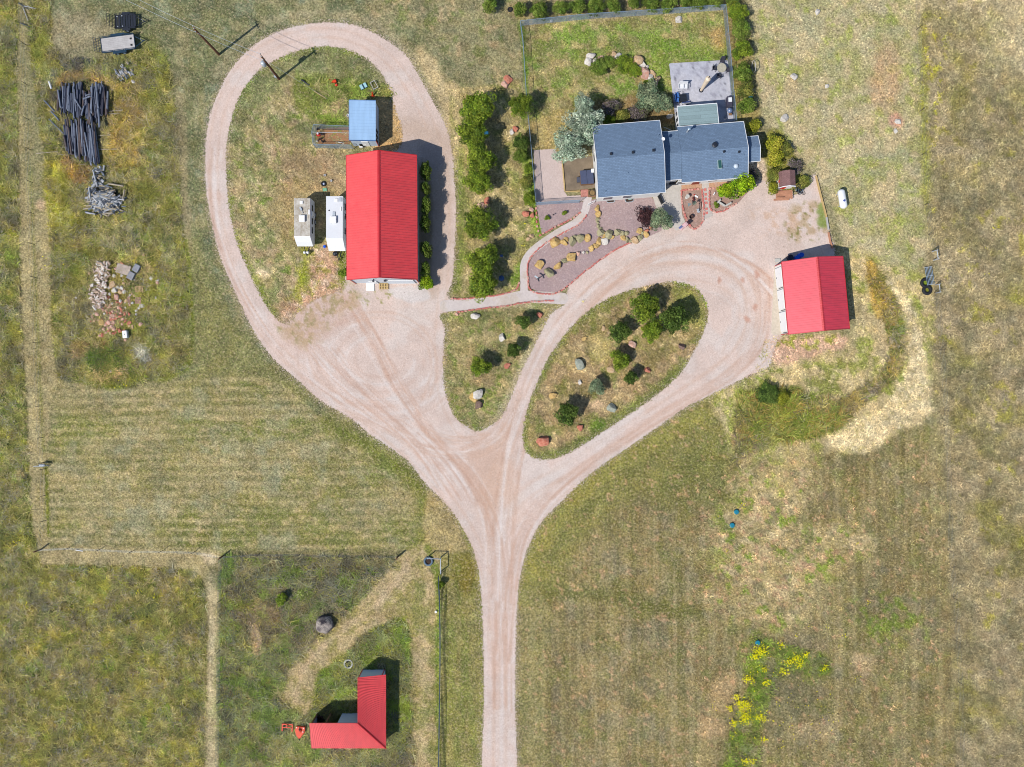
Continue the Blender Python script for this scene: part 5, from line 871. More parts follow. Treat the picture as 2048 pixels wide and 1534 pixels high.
t1 = trailer(251, 43, 2.5, 1.55, R(2), 'short black utility trailer with a slatted dark deck, parked above the longer one', dark_metal, dark_metal, 8, .8, .7)
for i, (x, y) in enumerate(((-1.0, .62), (-.4, .7), (-.95, -.62), (-.35, -.6))): MB().lathe((x, y, .62), [(0,0),(.07,0),(.07,.06),(0,.07)], 10).build('tie_down', galv_l, t1)
t2 = trailer(236, 87, 4.1, 1.75, R(7.5), 'longer utility trailer with a pale weathered plank deck and dark teal rails', wood_grey, dkblue, 8, .7, .65)
for y in (-.4, .4): MB().box((1.65, y, .635), (.24, .22, .03)).build('wheel_chock', black, t2)
# ---------------------------------------------------------------- poles and wires
def upole(px, py, tx, ty, label, transformer):
    b = W(px, py); d = math.hypot(px-1024, py-767); k = math.hypot(tx-px, ty-py)/math.hypot(tx-1024, ty-767); h = 100*k; tp = W(tx, ty, h)
    t = thing('utility_pole', label, 'utility pole', tuple(b)); tp = tp-b; MB().tube((0,0,0), tp, .16, .11, 12).build('pole', pole_m, t, smooth=False)
    m = MB(); m.box(tp*.97+Vector((0,0,0)), (.09, .9, .1), R(28)); m.build('crossarm', wood_brown, t); m = MB(); [m.lathe(tp*.98+Vector(q), [(0,0),(.06,0),(.07,.08),(.03,.16),(0,.17)], 8) for q in ((-.15,.32,.05), (.15,-.32,.05), (0,0,.1))]; m.build('insulator', galv_l, t)
    if transformer: q = tp*.74; m = MB(); m.lathe(q+Vector((-.35,-.1,-.5)), [(0,0),(.26,0),(.28,.1),(.28,.75),(.2,.85),(0,.88)], 16); m.build('transformer', galv_l, t, smooth=True); MB().box(tp*.16+Vector((-.12,-.12,0)), (.25, .2, .5)).build('meter_box', galv_l, t); MB().tube(tp*.12+Vector((-.15,-.05,-.6)), tp*.45+Vector((-.15,-.05,0)), .035, .035, 6).build('conduit', galv, t)
    return b+tp
pA = upole(558, 158, 523, 113, 'brown utility pole with a grey transformer inside the loop drive', True); pB = upole(438, 109, 388, 57, 'utility pole without transformer, on the mown ground outside the loop', False)
def wire(a, b, label, sag=.5, r=.018, mat=galv_l):
    a = Vector(a); b = Vector(b); n = 16; pts = [a.lerp(b, i/n)-Vector((0,0,sag*4*(i/n)*(1-i/n))) for i in range(n+1)]; tag(MB().path(pts, r, 4).build('power_line', mat), label, 'wire')
far1 = W(150, -60, 8); far2 = W(130, -90, 8)
wire(pA+Vector((-.1,.3,0)), pB+Vector((-.1,.3,.1)), 'upper overhead wire strung between the two utility poles', .3); wire(pA+Vector((0,-.25,-.5)), pB+Vector((0,-.25,-.4)), 'lower overhead wire strung between the two utility poles', .3)
wire(pB+Vector((-.1,.3,.1)), W(190, -45, 7.5), 'upper overhead wire running off the top left from the outer pole', .3); wire(pB+Vector((0,-.25,-.4)), W(170, -40, 7.5), 'lower overhead wire running off the top left from the outer pole', .3)
wire(pA-Vector((0,0,.8)), W(655, 198, .05), 'thin guy wire from the transformer pole down to the weeds', 0, .012); c0 = W(628, 182, .4); c1 = W(652, 197, .1); tag(MB().tube(c0, c1, .05, .05, 8).build('guy_marker', wood_tan), 'pale yellow guy marker at the foot of the guy wire', 'guy marker')
# ---------------------------------------------------------------- dog pen
def chain(name, label, tops, h, post_sp=2.4, mesh_sp=.16, cat='fence', group=None, railmat=galv, mid=False, closed=False):
    """chain-link run through the seen positions of its top rail"""
    P = [W(x, y, h) for x, y in tops]; base = Vector((P[0].x, P[0].y, 0)); t = thing(name, label, cat, tuple(base), 0, group); r = MB(); r2 = MB(); w = MB()
    pm_ = MB().tube((0,0,0), (0,0,h+.05), .03, .03, 6).mesh('post', railmat)
    for a, b in zip(P[:-1], P[1:]):
        r.tube(a-base, b-base, .028, .028, 6); L_ = (b-a).length; n = max(1, round(L_/post_sp)); d = (b-a)/L_
        for i in range(n+(b is P[-1])): o = link('post', pm_, t, (a+d*(L_*i/n)-base).xy.to_3d())
        k = int(L_/mesh_sp); hh = h-.06
        for i in range(-int(hh/mesh_sp), k):
            s0 = i*mesh_sp; 
            for sg in (1, -1):
                u0, z0, u1, z1 = s0, (.03 if sg > 0 else hh), s0+hh, (hh if sg > 0 else .03)
                if u0 < 0: f = (0-u0)/(u1-u0); z0 += (z1-z0)*f; u0 = 0
                if u1 > L_: f = (L_-u0)/(u1-u0); z1 = z0+(z1-z0)*f; u1 = L_
                if u1-u0 > .05: p = a+d*u0-base; q = a+d*u1-base; w.tube((p.x, p.y, z0), (q.x, q.y, z1), .0075, .0075, 3, cap=False)
    r.build('top_rail', railmat, t); w.build('wire_mesh', galv, t); return t
t = chain('dog_pen', 'chain-link dog pen with a bare earth floor on the west side of the blue-roofed shed', [(698,252),(627,249),(623,264),(626,288),(702,290)], 1.7, 2.0, .2, 'dog pen')
v = W(623, 264, 1.7)-t.location; q = W(698, 266, 1.7)-t.location; MB().tube(v, q, .03, .03, 6).build('cross_rail', galv_l, t)
slabo = sheet('bare_earth', 632, 705, 250, 292, 3, lambda x, y: sd_poly(x, y, [(634,256),(702,254),(702,288),(634,288)], False), .012, gravel_mat('pen soil', .3, (168,126,92), 5, .16, (120,84,60)), 3, lambda x, y: None); tag(slabo, kind='structure')
c = W(637, 269); t = thing('feeder', 'red poultry feeder with a white lid on the bare floor of the dog pen', 'feeder', (c.x, c.y, 0)); MB().lathe((0,0,.05), [(0,0),(.28,0),(.28,.08),(.14,.1),(.16,.4),(0,.4)], 16).build('hopper', red_p, t); MB().lathe((0,0,.45), [(0,0),(.14,0),(.1,.08),(0,.09)], 14).build('lid', white_paint, t)
for x, y, l in ((635,283,'small white bottle near the gate of the dog pen'),): c = W(x, y); tag(MB().lathe((0,0,0), [(0,0),(.08,0),(.08,.2),(.03,.26),(0,.27)], 10).build('bottle', white_paint, None, (c.x, c.y, .02)), l, 'bottle')
# black hens
hen_m = M('black feathers', (48, 44, 46), .6, .3)
def hen(px, py, rz, label):
    c = W(px, py); t = thing('hen', label, 'hen', (c.x, c.y, 0), rz, 'hens in the pen'); m = MB(); prof = [(-.24,.36,.02),(-.2,.34,.05),(-.1,.26,.11),(.02,.24,.12),(.1,.27,.1),(.16,.36,.055),(.19,.44,.045),(.23,.45,.03),(.25,.44,.005)]; n = 10; vs = []; 
    for x, z, r in prof: vs += [(x, r*math.cos(2*math.pi*i/n), z+r*1.1*math.sin(2*math.pi*i/n)) for i in range(n)]
    fs = [(a*n+i, a*n+(i+1) % n, (a+1)*n+(i+1) % n, (a+1)*n+i) for a in range(len(prof)-1) for i in range(n)]; m.add(vs, fs); m.build('body', hen_m, t, smooth=True)
    for s in (-1, 1): MB().tube((.0, s*.05, .18), (.02, s*.05, .0), .012, .01, 5).build('leg', wood_tan, t)
    MB().box((.21, 0, .49), (.05, .012, .04)).build('comb', red_p, t)
hen(641, 279, .6, 'black hen on the pen floor below the red feeder'); hen(646, 284, 2.4, 'black hen by the south rail of the dog pen'); hen(636, 259, 1.2, 'black hen in the north-west corner of the dog pen'); hen(645, 270, -.3, 'black hen just right of the red feeder')
c = W(682, 286); tag(MB().tube((-.35,0,.08), (.35,.05,.1), .04, .04, 7).build('white_pole', white_paint, None, (c.x, c.y, 0), -.3), 'short white pole on the pen floor near the shed', 'pole')
c = W(697, 232); tag(MB().lathe((0,0,0), [(0,0),(.16,0),(.19,.26),(.17,.26),(.14,.04),(0,.04)], 14).build('bucket', white_paint, None, (c.x, c.y, 0)), 'white bucket beside the west wall of the blue-roofed shed', 'bucket')
c = W(725, 289.5); t = thing('grill', 'dark and white gas grill standing at the shed south wall', 'grill', (c.x, c.y, 0)); MB().box((0,0,.45), (.55,.4,.75)).build('cabinet', dark_metal, t, bevel=.03); MB().tube((-.28,0,.85), (.28,0,.85), .2, .2, 12).build('lid', black, t); MB().box((.45,-.05,.8), (.3,.35,.04)).build('side_shelf', white_paint, t); MB().box((-.1,-.42,.4), (.4,.12,.3)).build('drip_tray', white_paint, t)
# orange / aqua junk north of the shed
c = W(671, 165); t = thing('tiller', 'upper orange garden tiller in the weeds north of the shed', 'tiller', (c.x, c.y, 0), .3); MB().box((0,0,.4), (.4,.35,.3)).build('engine', orange_p, t, bevel=.05); MB().box((-.25,.1,.3), (.35,.12,.1), .5).build('hood', orange_p, t); m = MB(); [m.tube((0,s*.1,.4), (-.6,s*.25,.85), .02, .02, 6) for s in (-1,1)]; m.build('handlebar', orange_p, t); [MB().tube((.05,s*.22,.18), (.05,s*.3,.18), .18, .18, 14).build('wheel', black, t) for s in (-1,1)]
c = W(673.5, 170.5); t = thing('fuel_can', 'rounded red fuel can just below the orange tiller', 'fuel can', (c.x, c.y, 0)); MB().lathe((0,0,0), [(0,0),(.17,0),(.19,.22),(.12,.32),(0,.33)], 14).build('can', red_p, t, smooth=True); MB().tube((0,0,.3), (.12,.05,.42), .025, .02, 6).build('spout', M('yellow plastic', (230, 200, 60), .5, .05), t)
c = W(728, 173.5); t = thing('metal_cabinet', 'pale aqua double-door cabinet lying open in the weeds', 'cabinet', (c.x, c.y, 0), R(28)); MB().box((0,0,.12), (.86,.62,.22)).build('case', dkblue, t); [MB().box((s*.26-.04,.02,.25), (.34,.6,.03)).build('door', aqua_p, t) for s in (-1,1)]
c = W(749, 172); t = thing('timber_frame', 'pale rectangular timber frame standing in weeds near the loop drive', 'frame', (c.x, c.y, 0), R(28)); [MB().box((s*.3,0,.35), (.06,1.0,.06)).build('side_rail', wood_grey, t) for s in (-1,1)]; [MB().box((0,s*.47,.35), (.54,.06,.06)).build('end_rail', wood_grey, t) for s in (-1,1)]; [MB().box((a*.3,b*.47,.16), (.06,.06,.32)).build('leg', wood_grey, t) for a in (-1,1) for b in (-1,1)]
c = W(746, 192); t = thing('barrier_post', 'orange barrier post leaning at the north-east corner of the blue-roofed shed', 'barrier post', (c.x, c.y, 0), .3); MB().box((0,0,.04), (.34,.3,.08)).build('base', orange_p, t); MB().tube((0,0,.05), (.08,.18,.8), .11, .07, 12).build('post', orange_p, t)
c = W(611, 165); tag(MB().path([(-.5,.3,.1),(-.2,.1,.18),(.1,-.15,.15),(.5,-.4,.1)], .09, 8).build('black_pipe', dark_metal, None, (c.x, c.y, 0)), 'dark crooked pipe lying in the grass below the transformer pole', 'pipe')
for x, y, r, l in ((632,171,.35,'short tan board near the guy marker in the weeds'),(643,178,.3,'tan board offcut beside the guy wire')): c = W(x, y); tag(MB().box((0,0,.05), (.5,.12,.05)).build('board', wood_tan, None, (c.x, c.y, 0), .9), l, 'board')
c = W(647.5, 368); t = thing('spare_tyre', 'black tyre with a pale blue hub lying on the grass north of the campers', 'tyre', (c.x, c.y, 0)); MB().ring((0,0,.11), .24, .1).build('tyre', black, t, smooth=True); MB().lathe((0,0,.05), [(0,.06),(.1,.06),(.15,.02),(.16,0)], 16).build('rim', M('pale blue rim', (190, 204, 236), .5, .05), t)
c = W(650, 379.5); tag(MB().box((0,0,.08), (.5,.4,.16)).build('bin_lid', M('faded green plastic', (128, 186, 150), .6, .1), None, (c.x, c.y, 0), .1, bevel=.03), 'faded green plastic box lid on the grass below the tyre', 'lid')
for x, y, l in ((650,351,'white bucket on the dry grass west of the barn'),(663,362,'white jug on the dry grass near the barn with a dark hose')): c = W(x, y); tag(MB().lathe((0,0,0), [(0,0),(.11,0),(.13,.22),(.11,.22),(.1,.03),(0,.03)], 12).build('bucket', white_paint, None, (c.x, c.y, 0)), l, 'bucket')
# ---------------------------------------------------------------- back-yard fences
fg = 'chain-link fence round the back yard'
chain('chain_link_fence', 'west run of the chain-link fence between the tree row and the back yard', [(1041,42),(1046,78),(1053,190),(1057,233),(1063,300),(1072,405)], 1.5, 3.0, .15, 'fence', fg)
chain('chain_link_fence', 'north run of the chain-link fence along the juniper hedge', [(1041.5,41),(1180,27),(1320,18),(1452,9)], 1.5, 3.0, .15, 'fence', fg)
chain('chain_link_fence', 'east run of the chain-link fence beside the patio', [(1452.5,9),(1462,110),(1468,180),(1474,242)], 1.5, 3.0, .15, 'fence', fg)
chain('chain_link_fence', 'south run of the chain-link fence between the pale gravel and the mauve bed', [(1073,405),(1120,402),(1160,400)], 1.5, 2.6, .15, 'fence', fg)
a = W(1177, 407, 1.3); b = W(1190, 401, 1.3); t = thing('garden_gate', 'small white gate standing open at the house corner by the footpath', 'gate', (a.x, a.y, 0)); d = b-a; MB().tube((0,0,1.3), (d.x,d.y,1.3), .035, .035, 6).build('top_rail', white_paint, t); MB().tube((0,0,.15), (d.x,d.y,.15), .03, .03, 6).build('bottom_rail', white_paint, t); [MB().tube((d.x*q,d.y*q,0), (d.x*q,d.y*q,1.35), .03, .03, 6).build('post', white_paint, t) for q in (0,1)]
# timber edge of dirt pad and of the parking area
def beam(px0, py0, px1, py1, h, wd, mat, name, label, cat, group=None, z=0):
    a = W(px0, py0); b = W(px1, py1); c = (a+b)/2; L_ = (b-a).length; return tag(MB().box((0,0,h/2+z), (L_, wd, h)).build(name, mat, None, (c.x, c.y, 0), math.atan2(b.y-a.y, b.x-a.x), bevel=.01), label, cat, group)
beam(1124, 320, 1129.5, 382, .2, .14, wood_tan, 'landscape_timber', 'long tan timber along the west side of the dirt pad', 'timber'); beam(1131, 383.5, 1160, 382.5, .2, .12, wood_tan, 'landscape_timber', 'short tan timber along the south side of the dirt pad', 'timber')
rt = 'timbers of the low retaining edge by the tank'
for i, (p, q) in enumerate(zip([(1631,352),(1639,385),(1645,408),(1652,435),(1656,465),(1660,485)], [(1639,385),(1645,408),(1652,435),(1656,460),(1660,485),(1664.5,497)])): beam(*p, *q, .28, .16, (wood_tan, wood_tan, wood_tan, wood_grey, wood_red, wood_red)[i], 'landscape_timber', '%s timber from the north along the gravel edge near the white tank' % ordw(i), 'timber', rt)
# hot tub with cover, step, planter, brick mat
c = W(1174, 354, .9); t = thing('hot_tub', 'square hot tub with a dark slate-coloured cover on the dirt pad', 'hot tub', (c.x, c.y, 0), R(4)); MB().box((0,0,.42), (1.6,1.65,.84)).build('cabinet', wood_brown, t, bevel=.08); [MB().box((s*.41,0,.9), (.8,1.7,.12)).build('cover', M('slate vinyl cover %d' % s, (76, 84, 112), .6, .08), t, bevel=.04) for s in (-1,1)]
c = W(1157, 360.5); tag(MB().box((0,0,.2), (.45,.62,.4)).build('spa_step', M('dark grey step', (84, 88, 104), .7, .1), None, (c.x, c.y, .03), R(4), bevel=.03), 'small dark grey step on the left side of the hot tub', 'step')
c = W(1184, 386, .4); t = thing('planter', 'round planter of brown soil in a square base at the house corner', 'planter', (c.x, c.y, 0)); MB().box((0,0,.12), (.95,.9,.24)).build('base', wood_brown, t, bevel=.03); MB().lathe((0,0,.24), [(.0,0),(.32,0),(.42,.3),(.36,.3),(.33,.22)], 20).build('pot', M('dark clay pot', (96, 82, 66), .8, .2), t); MB().lathe((0,0,.42), [(0,.03),(.34,.0)], 18).build('soil', M('tan soil', (150, 124, 84), .9, .2), t)
c = W(1169, 386.5); tag(MB().box((0,0,.04), (.95,.9,.06)).build('brick_mat', M('faded brick paving', (196, 134, 120), .9, .25, 5), None, (c.x, c.y, .02), .03), 'square of faded red brick paving beside the round planter', 'paving')
for i, (x, y) in enumerate(((1221, 399), (1258, 398))):
    c = W(x, y); t = thing('window_well', '%s galvanised window well at the south wall of the house' % ('left-hand' if i == 0 else 'right-hand'), 'window well', (c.x, c.y, 0), R(4.6), 'window wells of the house'); m = MB(); n = 14; pts = [(-.5,.45)]+[(-.5+.0*k+.25*(1-math.cos(k*math.pi/8)), -.2-.2*math.sin(k*math.pi/8)) for k in range(5)]+[(.5-.25*(1-math.cos(k*math.pi/8)), -.2-.2*math.sin(k*math.pi/8)) for k in range(4,-1,-1)]+[(.5,.45)]
    for p, q in zip(pts[:-1], pts[1:]): m.tube((*p,.12), (*q,.12), .04, .04, 6); m.box(((p[0]+q[0])/2,(p[1]+q[1])/2,.06), (max(.03,math.dist(p,q)),.02,.12), math.atan2(q[1]-p[1],q[0]-p[0]))
    m.build('liner', galv_l, t); MB().prism([(p[0]*.95,p[1]*.95) for p in pts], .032, .045).build('floor', soil, t); MB().box((.1,.0,.06), (.4,.25,.03)).build('cover', M('greenish glass cover', (150, 176, 166), .2, .1, spec=.6), t)
# bench / swing arbor on walkway
c = W(1317, 399.5); t = thing('metal_trellis', 'black metal arbor with a grid side, casting a ladder shadow on the front walk', 'trellis', (c.x, c.y, 0), R(-65)); [MB().tube((s*.7,0,0), (s*.7,0,1.0), .03, .03, 6).build('post', black, t) for s in (-1,1)]; m = MB(); [m.tube((-.7,0,z), (.7,0,z), .02, .02, 5) for z in (.25,.6,.98)]; [m.tube((x*.2,0,.2), (x*.2,0,1.0), .012, .012, 4) for x in range(-3,4)]; m.build('grid', black, t); MB().box((0,.16,.42), (1.3,.34,.04)).build('seat', black, t)
# front garden things
c = W(1345, 364, .5); tag(MB().box((0,0,.25), (.72,.45,.42)).build('planter_box', dark_metal, None, (c.x, c.y, .03), R(2), bevel=.02), 'dark rectangular planter box beside the front steps in the roof shadow', 'planter'); c = W(1352, 364); t = thing('flower_pot', 'pot of yellow-orange flowers on the concrete by the house corner', 'flower pot', (c.x, c.y, .05)); MB().lathe((0,0,0), [(0,0),(.18,0),(.25,.34),(.2,.34),(.18,.28),(0,.28)], 16).build('pot', pot_m, t)
me = crown_mesh('flower_head', 5, 260, .16, [(214,170,30),(190,140,30),(160,150,40)], 8, .5, .45); o = link('flowers', me, t, (0,0,.4)); o.scale = (.26,.26,.22)
c = W(1373, 395); tag(MB().lathe((0,0,0), [(0,0),(.2,0),(.06,.1),(.05,.5),(.22,.6),(.24,.66),(0,.62)], 18).build('bird_bath', conc, None, (1e-6+c.x, c.y+.0, .03)), 'small pale bird bath at the top left of the round flower bed', 'bird bath')
c = W(1392.5, 393); t = thing('garden_ornament', 'low white and red garden ornament lying in the round flower bed', 'ornament', (c.x, c.y, 0), R(-30)); MB().box((0,0,.1), (.45,.2,.14)).build('body', white_paint, t, bevel=.04); MB().box((-.3,.05,.08), (.25,.06,.06)).build('handle', red_p, t)
c = W(1386, 399); tag(MB().box((0,0,.18), (.12,.5,.3)).build('garden_stake', M('maroon enamel', (110, 44, 40), .5, .1), None, (c.x, c.y, .03), .3, bevel=.02), 'dark maroon garden stake standing left of the white ornament', 'garden stake')
c = W(1384, 411); t = thing('wind_sculpture', 'grey-green wind sculpture with a tail vane in the round flower bed', 'wind sculpture', (c.x, c.y, .03), .2); m = MB(); m.tube((0,0,0), (0,0,1.3), .03, .025, 6); m.build('pole', dark_metal, t); m = MB(); [m.box((.16*math.cos(a),.16*math.sin(a),1.32), (.26,.09,.015), a, rx=.5) for a in [k*math.pi/4 for k in range(8)]]; m.build('rotor', M('verdigris vane', (96, 116, 100), .6, .15), t); m = MB(); m.prism([(-.3,-.03),(-.85,-.28),(-.8,.2)], 1.25, 1.27); m.build('tail_vane', M('zinc sheet', (132, 148, 148), .5, .1), t)
c = W(1397.5, 415); t = thing('garden_rail', 'narrow black iron bench rail on the east side of the round flower bed', 'rail', (c.x, c.y, 0), R(86)); MB().box((0,0,.5), (1.0,.07,.06)).build('rail', dark_metal, t); [MB().box((s*.45,0,.25), (.05,.05,.5)).build('leg', dark_metal, t) for s in (-1,1)]
c = W(1396, 422); tag(MB().box((0,0,.12), (.3,.5,.12)).build('stone_slab', galv_l, None, (c.x, c.y, .03), .3, bevel=.02), 'small pale slab at the lower end of the black rail', 'slab')
c = W(1381, 435); t = thing('fire_pit', 'round brown lattice fire pit at the bottom tip of the round flower bed', 'fire pit', (c.x, c.y, 0)); MB().ring((0,0,.45), .24, .035).build('rim', M('rusty iron', (92, 66, 60), .8, .2), t); MB().lathe((0,0,.15), [(0,0),(.14,.03),(.23,.3)], 18).build('bowl', M('brown iron mesh', (84, 64, 60), .8, .3), t); [MB().tube((.12*math.cos(a),.12*math.sin(a),.18), (.24*math.cos(a),.24*math.sin(a),0), .02, .02, 5).build('leg', black, t) for a in (0.3,2.4,4.5)]
# sign post and flag
c = W(1368, 447); t = thing('flag_pole', 'garden flag pole with a small stars and stripes flag leaning over the gravel', 'flag', (c.x, c.y, 0)); pt = Vector((-.75,-.45,2.0)); MB().tube((0,0,0), pt*1.08, .022, .018, 6).build('pole', galv_l, t)
def flagmats(): return [white_paint, M('flag red', (196, 40, 60), .8, .05), M('flag blue', (44, 70, 150), .8, .05)]
m = MB(); o0 = Vector((-.05,-.02,1.35)); ux = Vector((-.95,-.78,.06)).normalized(); uy = Vector((.55,-.66,.15)).normalized(); n = 13
def fq(a, b, c2, d2, mi, off=0): 
    q = [o0+ux*a+uy*c2+Vector((0,0,off+.03*math.sin(a*8))), o0+ux*b+uy*c2+Vector((0,0,off+.03*math.sin(b*8))), o0+ux*b+uy*d2+Vector((0,0,off+.03*math.sin(b*8))), o0+ux*a+uy*d2+Vector((0,0,off+.03*math.sin(a*8)))]; m.add(q, [(0,1,2,3)], mi)
for i in range(n):
    for s in range(6): fq(s*.2, s*.2+.2, i*.5/n, (i+1)*.5/n, 1 if i % 2 == 0 else 0)
for s in range(3): fq(.72+s*.16, .88+s*.16, 0, .27, 2, .006)
for r_ in range(4):
    for s in range(5): a = .76+s*.09; fq(a, a+.03, .04+r_*.06, .065+r_*.06, 0, .012)
m.build('flag', flagmats(), t)
c = W(1341, 455); tag(MB().box((0,0,.25), (.34,.1,.4)).build('garden_sign', wood_brown, None, (c.x, c.y, 0), .8, bevel=.02), 'small brown garden sign beside the grey-green bush', 'sign')
t = thing('zigzag_bench', 'white zigzag slab bench in the flower bed under the lime shrub', 'bench', tuple(W(1449, 413)))
for (x0, y0, x1, y1) in ((1437,406,1449,413.5),(1449.5,413,1461,406.5),(1432.5,408,1439.5,400.5)): a = W(x0,y0)-t.location; b = W(x1,y1)-t.location; c_ = (a+b)/2; MB().box((c_.x,c_.y,.42), ((b-a).length,.2,.08), math.atan2((b-a).y,(b-a).x)).build('seat', conc, t, bevel=.01); MB().box((c_.x,c_.y,.19), ((b-a).length*.8,.1,.38), math.atan2((b-a).y,(b-a).x)).build('support', wood_grey, t)
c = W(1427.5, 388); tag(MB().box((0,0,.15), (.12,.35,.3)).build('garden_ornament', white_paint, None, (c.x, c.y, .03), -.5, bevel=.02), 'little white ornament right of the stepping stones', 'ornament')
# gravel-bed sculpture
c = W(1077, 558); t = thing('metal_bird', 'dark metal bird sculpture with a pale wing on the mauve gravel', 'sculpture', (c.x, c.y, .03), .5); MB().tube((0,0,0), (0,0,.9), .025, .02, 6).build('stand', black, t); m = MB(); prof = [(-.4,.9,.01),(-.2,.95,.05),(0,1.0,.09),(.2,1.08,.05),(.5,1.3,.02),(.62,1.28,.005)]; vs = []; 
for x, z, r in prof: vs += [(x, r*math.cos(k*math.pi/4), z+r*math.sin(k*math.pi/4)) for k in range(8)]
m.add(vs, [(a*8+i, a*8+(i+1) % 8, a*8+8+(i+1) % 8, a*8+8+i) for a in range(5) for i in range(8)]); m.build('body', dark_metal, t, smooth=True)
m = MB(); m.prism([(0,.05),(-.25,.5),(-.4,.42),(-.2,.04)], .98, 1.0); m.build('wing', M('pale zinc wing', (196, 208, 214), .5, .1), t); m = MB(); m.prism([(0,-.05),(-.1,-.42),(-.25,-.36),(-.2,-.04)], .98, 1.0); m.build('wing', dark_metal, t)
c = W(1106, 431); tag(MB().tube((0,0,0), (0,0,.5), .03, .03, 8).tube((0,0,.5), (0,0,.56), .08, .05, 10).build('garden_light', black, None, (c.x, c.y, .03)), 'small dark garden light between the two tiny shrubs of the gravel triangle', 'garden light')
c = W(1003, 512); t = thing('decorative_cart', 'small blue and white garden ornament in the shade of the southern pines', 'ornament', (c.x, c.y, 0)); MB().box((0,0,.2), (.35,.25,.25)).build('tub', M('faded blue', (90, 112, 160), .7, .1), t, bevel=.04); MB().ring((-.1,-.2,.18), .15, .025, ax='Y').build('wheel', wood_tan, t); MB().tube((.15,.05,.2), (.5,.45,.3), .025, .02, 6).build('shaft', wood_tan, t)
c = W(1003, 557); tag(MB().lathe((0,0,0), [(0,0),(.3,0),(.36,.3),(.3,.5),(0,.55)], 16).build('blue_drum', M('blue drum plastic', (52, 92, 140), .5, .1), None, (c.x, c.y, 0), smooth=True), 'blue rounded drum in the shade of the southernmost pine', 'drum')
c = W(973, 272.5, 1.9); tag(MB().box((0,0,0), (.55,.3,.28)).build('bird_house', M('blue painted wood', (24, 96, 130), .6, .1), None, (c.x, c.y, 3.2), .1, bevel=.03), 'small blue bird house among the branches of the second pine', 'bird house')
# ---------------------------------------------------------------- patio furniture
def chair(px, py, rz, name, label, mat, group, kind_='chair', s=1.0):
    c = W(px, py, .45); t = thing(name, label, 'chair', (c.x, c.y, .05), rz, group); t.scale = (s, s, s)
    MB().box((0,0,.42), (.5,.5,.05)).build('seat', mat, t, bevel=.02); MB().box((0,-.27,.7), (.5,.05,.55), 0, 0, .25).build('backrest', mat, t, bevel=.02)
    for a in (-1,1): MB().box((a*.27,0,.62), (.05,.5,.04)).build('armrest', mat, t); [MB().tube((a*.23,b*.22,.42), (a*.25,b*.25,0), .02, .02, 6).build('leg', mat, t) for b in (-1,1)]
    return t
c = W(1443.5, 135.5, .75); t = thing('patio_table', 'round stone-topped patio table with four dark chairs near the fence', 'table', (c.x, c.y, .05)); MB().lathe((0,0,.7), [(0,0),(.56,0),(.58,.03),(.56,.06),(0,.06)], 32).build('table_top', M('mottled stone top', (186, 180, 160), .6, .2, 3), t); MB().lathe((0,0,0), [(0,0),(.3,0),(.28,.05),(.06,.1),(.05,.7),(0,.7)], 14).build('pedestal', dark_metal, t)
char = M('charcoal mesh', (66, 66, 78), .7, .2); pg = 'dark chairs round the patio table'
for x, y, a, l in ((1429,136.5,-.25,'dark patio chair on the west side of the round table'),(1444.5,121.5,.0,'dark patio chair on the north side of the round table'),(1456.5,140,1.9,'dark patio chair on the east side of the round table by the fence'),(1438,151.5,2.7,'dark patio chair pushed back south of the round table')): chair(x, y, {-.25:R(-100), .0:R(170), 1.9:R(95), 2.7:R(-15)}[a], 'patio_chair', l, char, pg)
wp = M('white resin', (240, 242, 246), .5, .03)
chair(1361.5, 173, R(180), 'resin_chair', 'left of the two white resin chairs side by side on the patio', wp, 'white resin chairs on the patio', s=1.12); chair(1370, 173, R(180), 'resin_chair', 'right of the two white resin chairs side by side on the patio', wp, 'white resin chairs on the patio', s=1.12)
bp = M('bright blue canvas', (76, 128, 206), .6, .08); chair(1353.5, 190.5, R(-80), 'folding_chair', 'upper bright blue chair at the west edge of the patio', bp, 'blue chairs on the patio'); chair(1354, 199.5, R(-95), 'folding_chair', 'lower bright blue chair at the west edge of the patio by the sunroom', bp, 'blue chairs on the patio')
c = W(1366.5, 195.5, .7); t = thing('storage_box', 'black slatted storage box beside the blue chairs on the patio', 'storage box', (c.x, c.y, .05), R(4)); MB().box((0,0,.35), (.78,.85,.66)).build('box', black, t, bevel=.04); m = MB(); [m.box((0,-.36+q*.18,.71), (.84,.15,.04)) for q in range(5)]; m.build('lid', dark_metal, t)
t = thing('patio_heater', 'tall tapered tan column with a dark cap standing on the patio', 'umbrella', tuple(W(1402, 181))); pt = W(1419, 153, 3.4)-Vector(t.location); MB().tube((0,0,.1), pt*.86, .16, .34, 16).tube(pt*.86, pt*.93, .34, .2, 16).build('cover', M('tan canvas', (236, 216, 190), .8, .12), t); MB().tube(pt*.9, pt*1.02, .07, .05, 10).build('pole', dark_metal, t); MB().lathe((0,0,.05), [(0,0),(.28,0),(.28,.06),(.08,.1),(0,.1)], 16).build('base', dark_metal, t)
t.name = 'closed_umbrella'; t['label'] = 'tall closed patio umbrella in a tan cover with a dark tip, standing on the patio'
c = W(1460, 202, .9); t = thing('gas_grill', 'long dark gas grill with a white top panel against the east fence', 'grill', (c.x, c.y, .05), R(92)); MB().box((0,0,.42), (1.25,.62,.8)).build('cabinet', M('dark grill steel', (74, 72, 90), .5, .1), t, bevel=.03); MB().box((.15,-.02,.92), (.55,.45,.12)).build('hood', white_shiny, t, bevel=.04); MB().box((-.62,0,.84), (.3,.5,.04)).build('side_shelf', char, t)
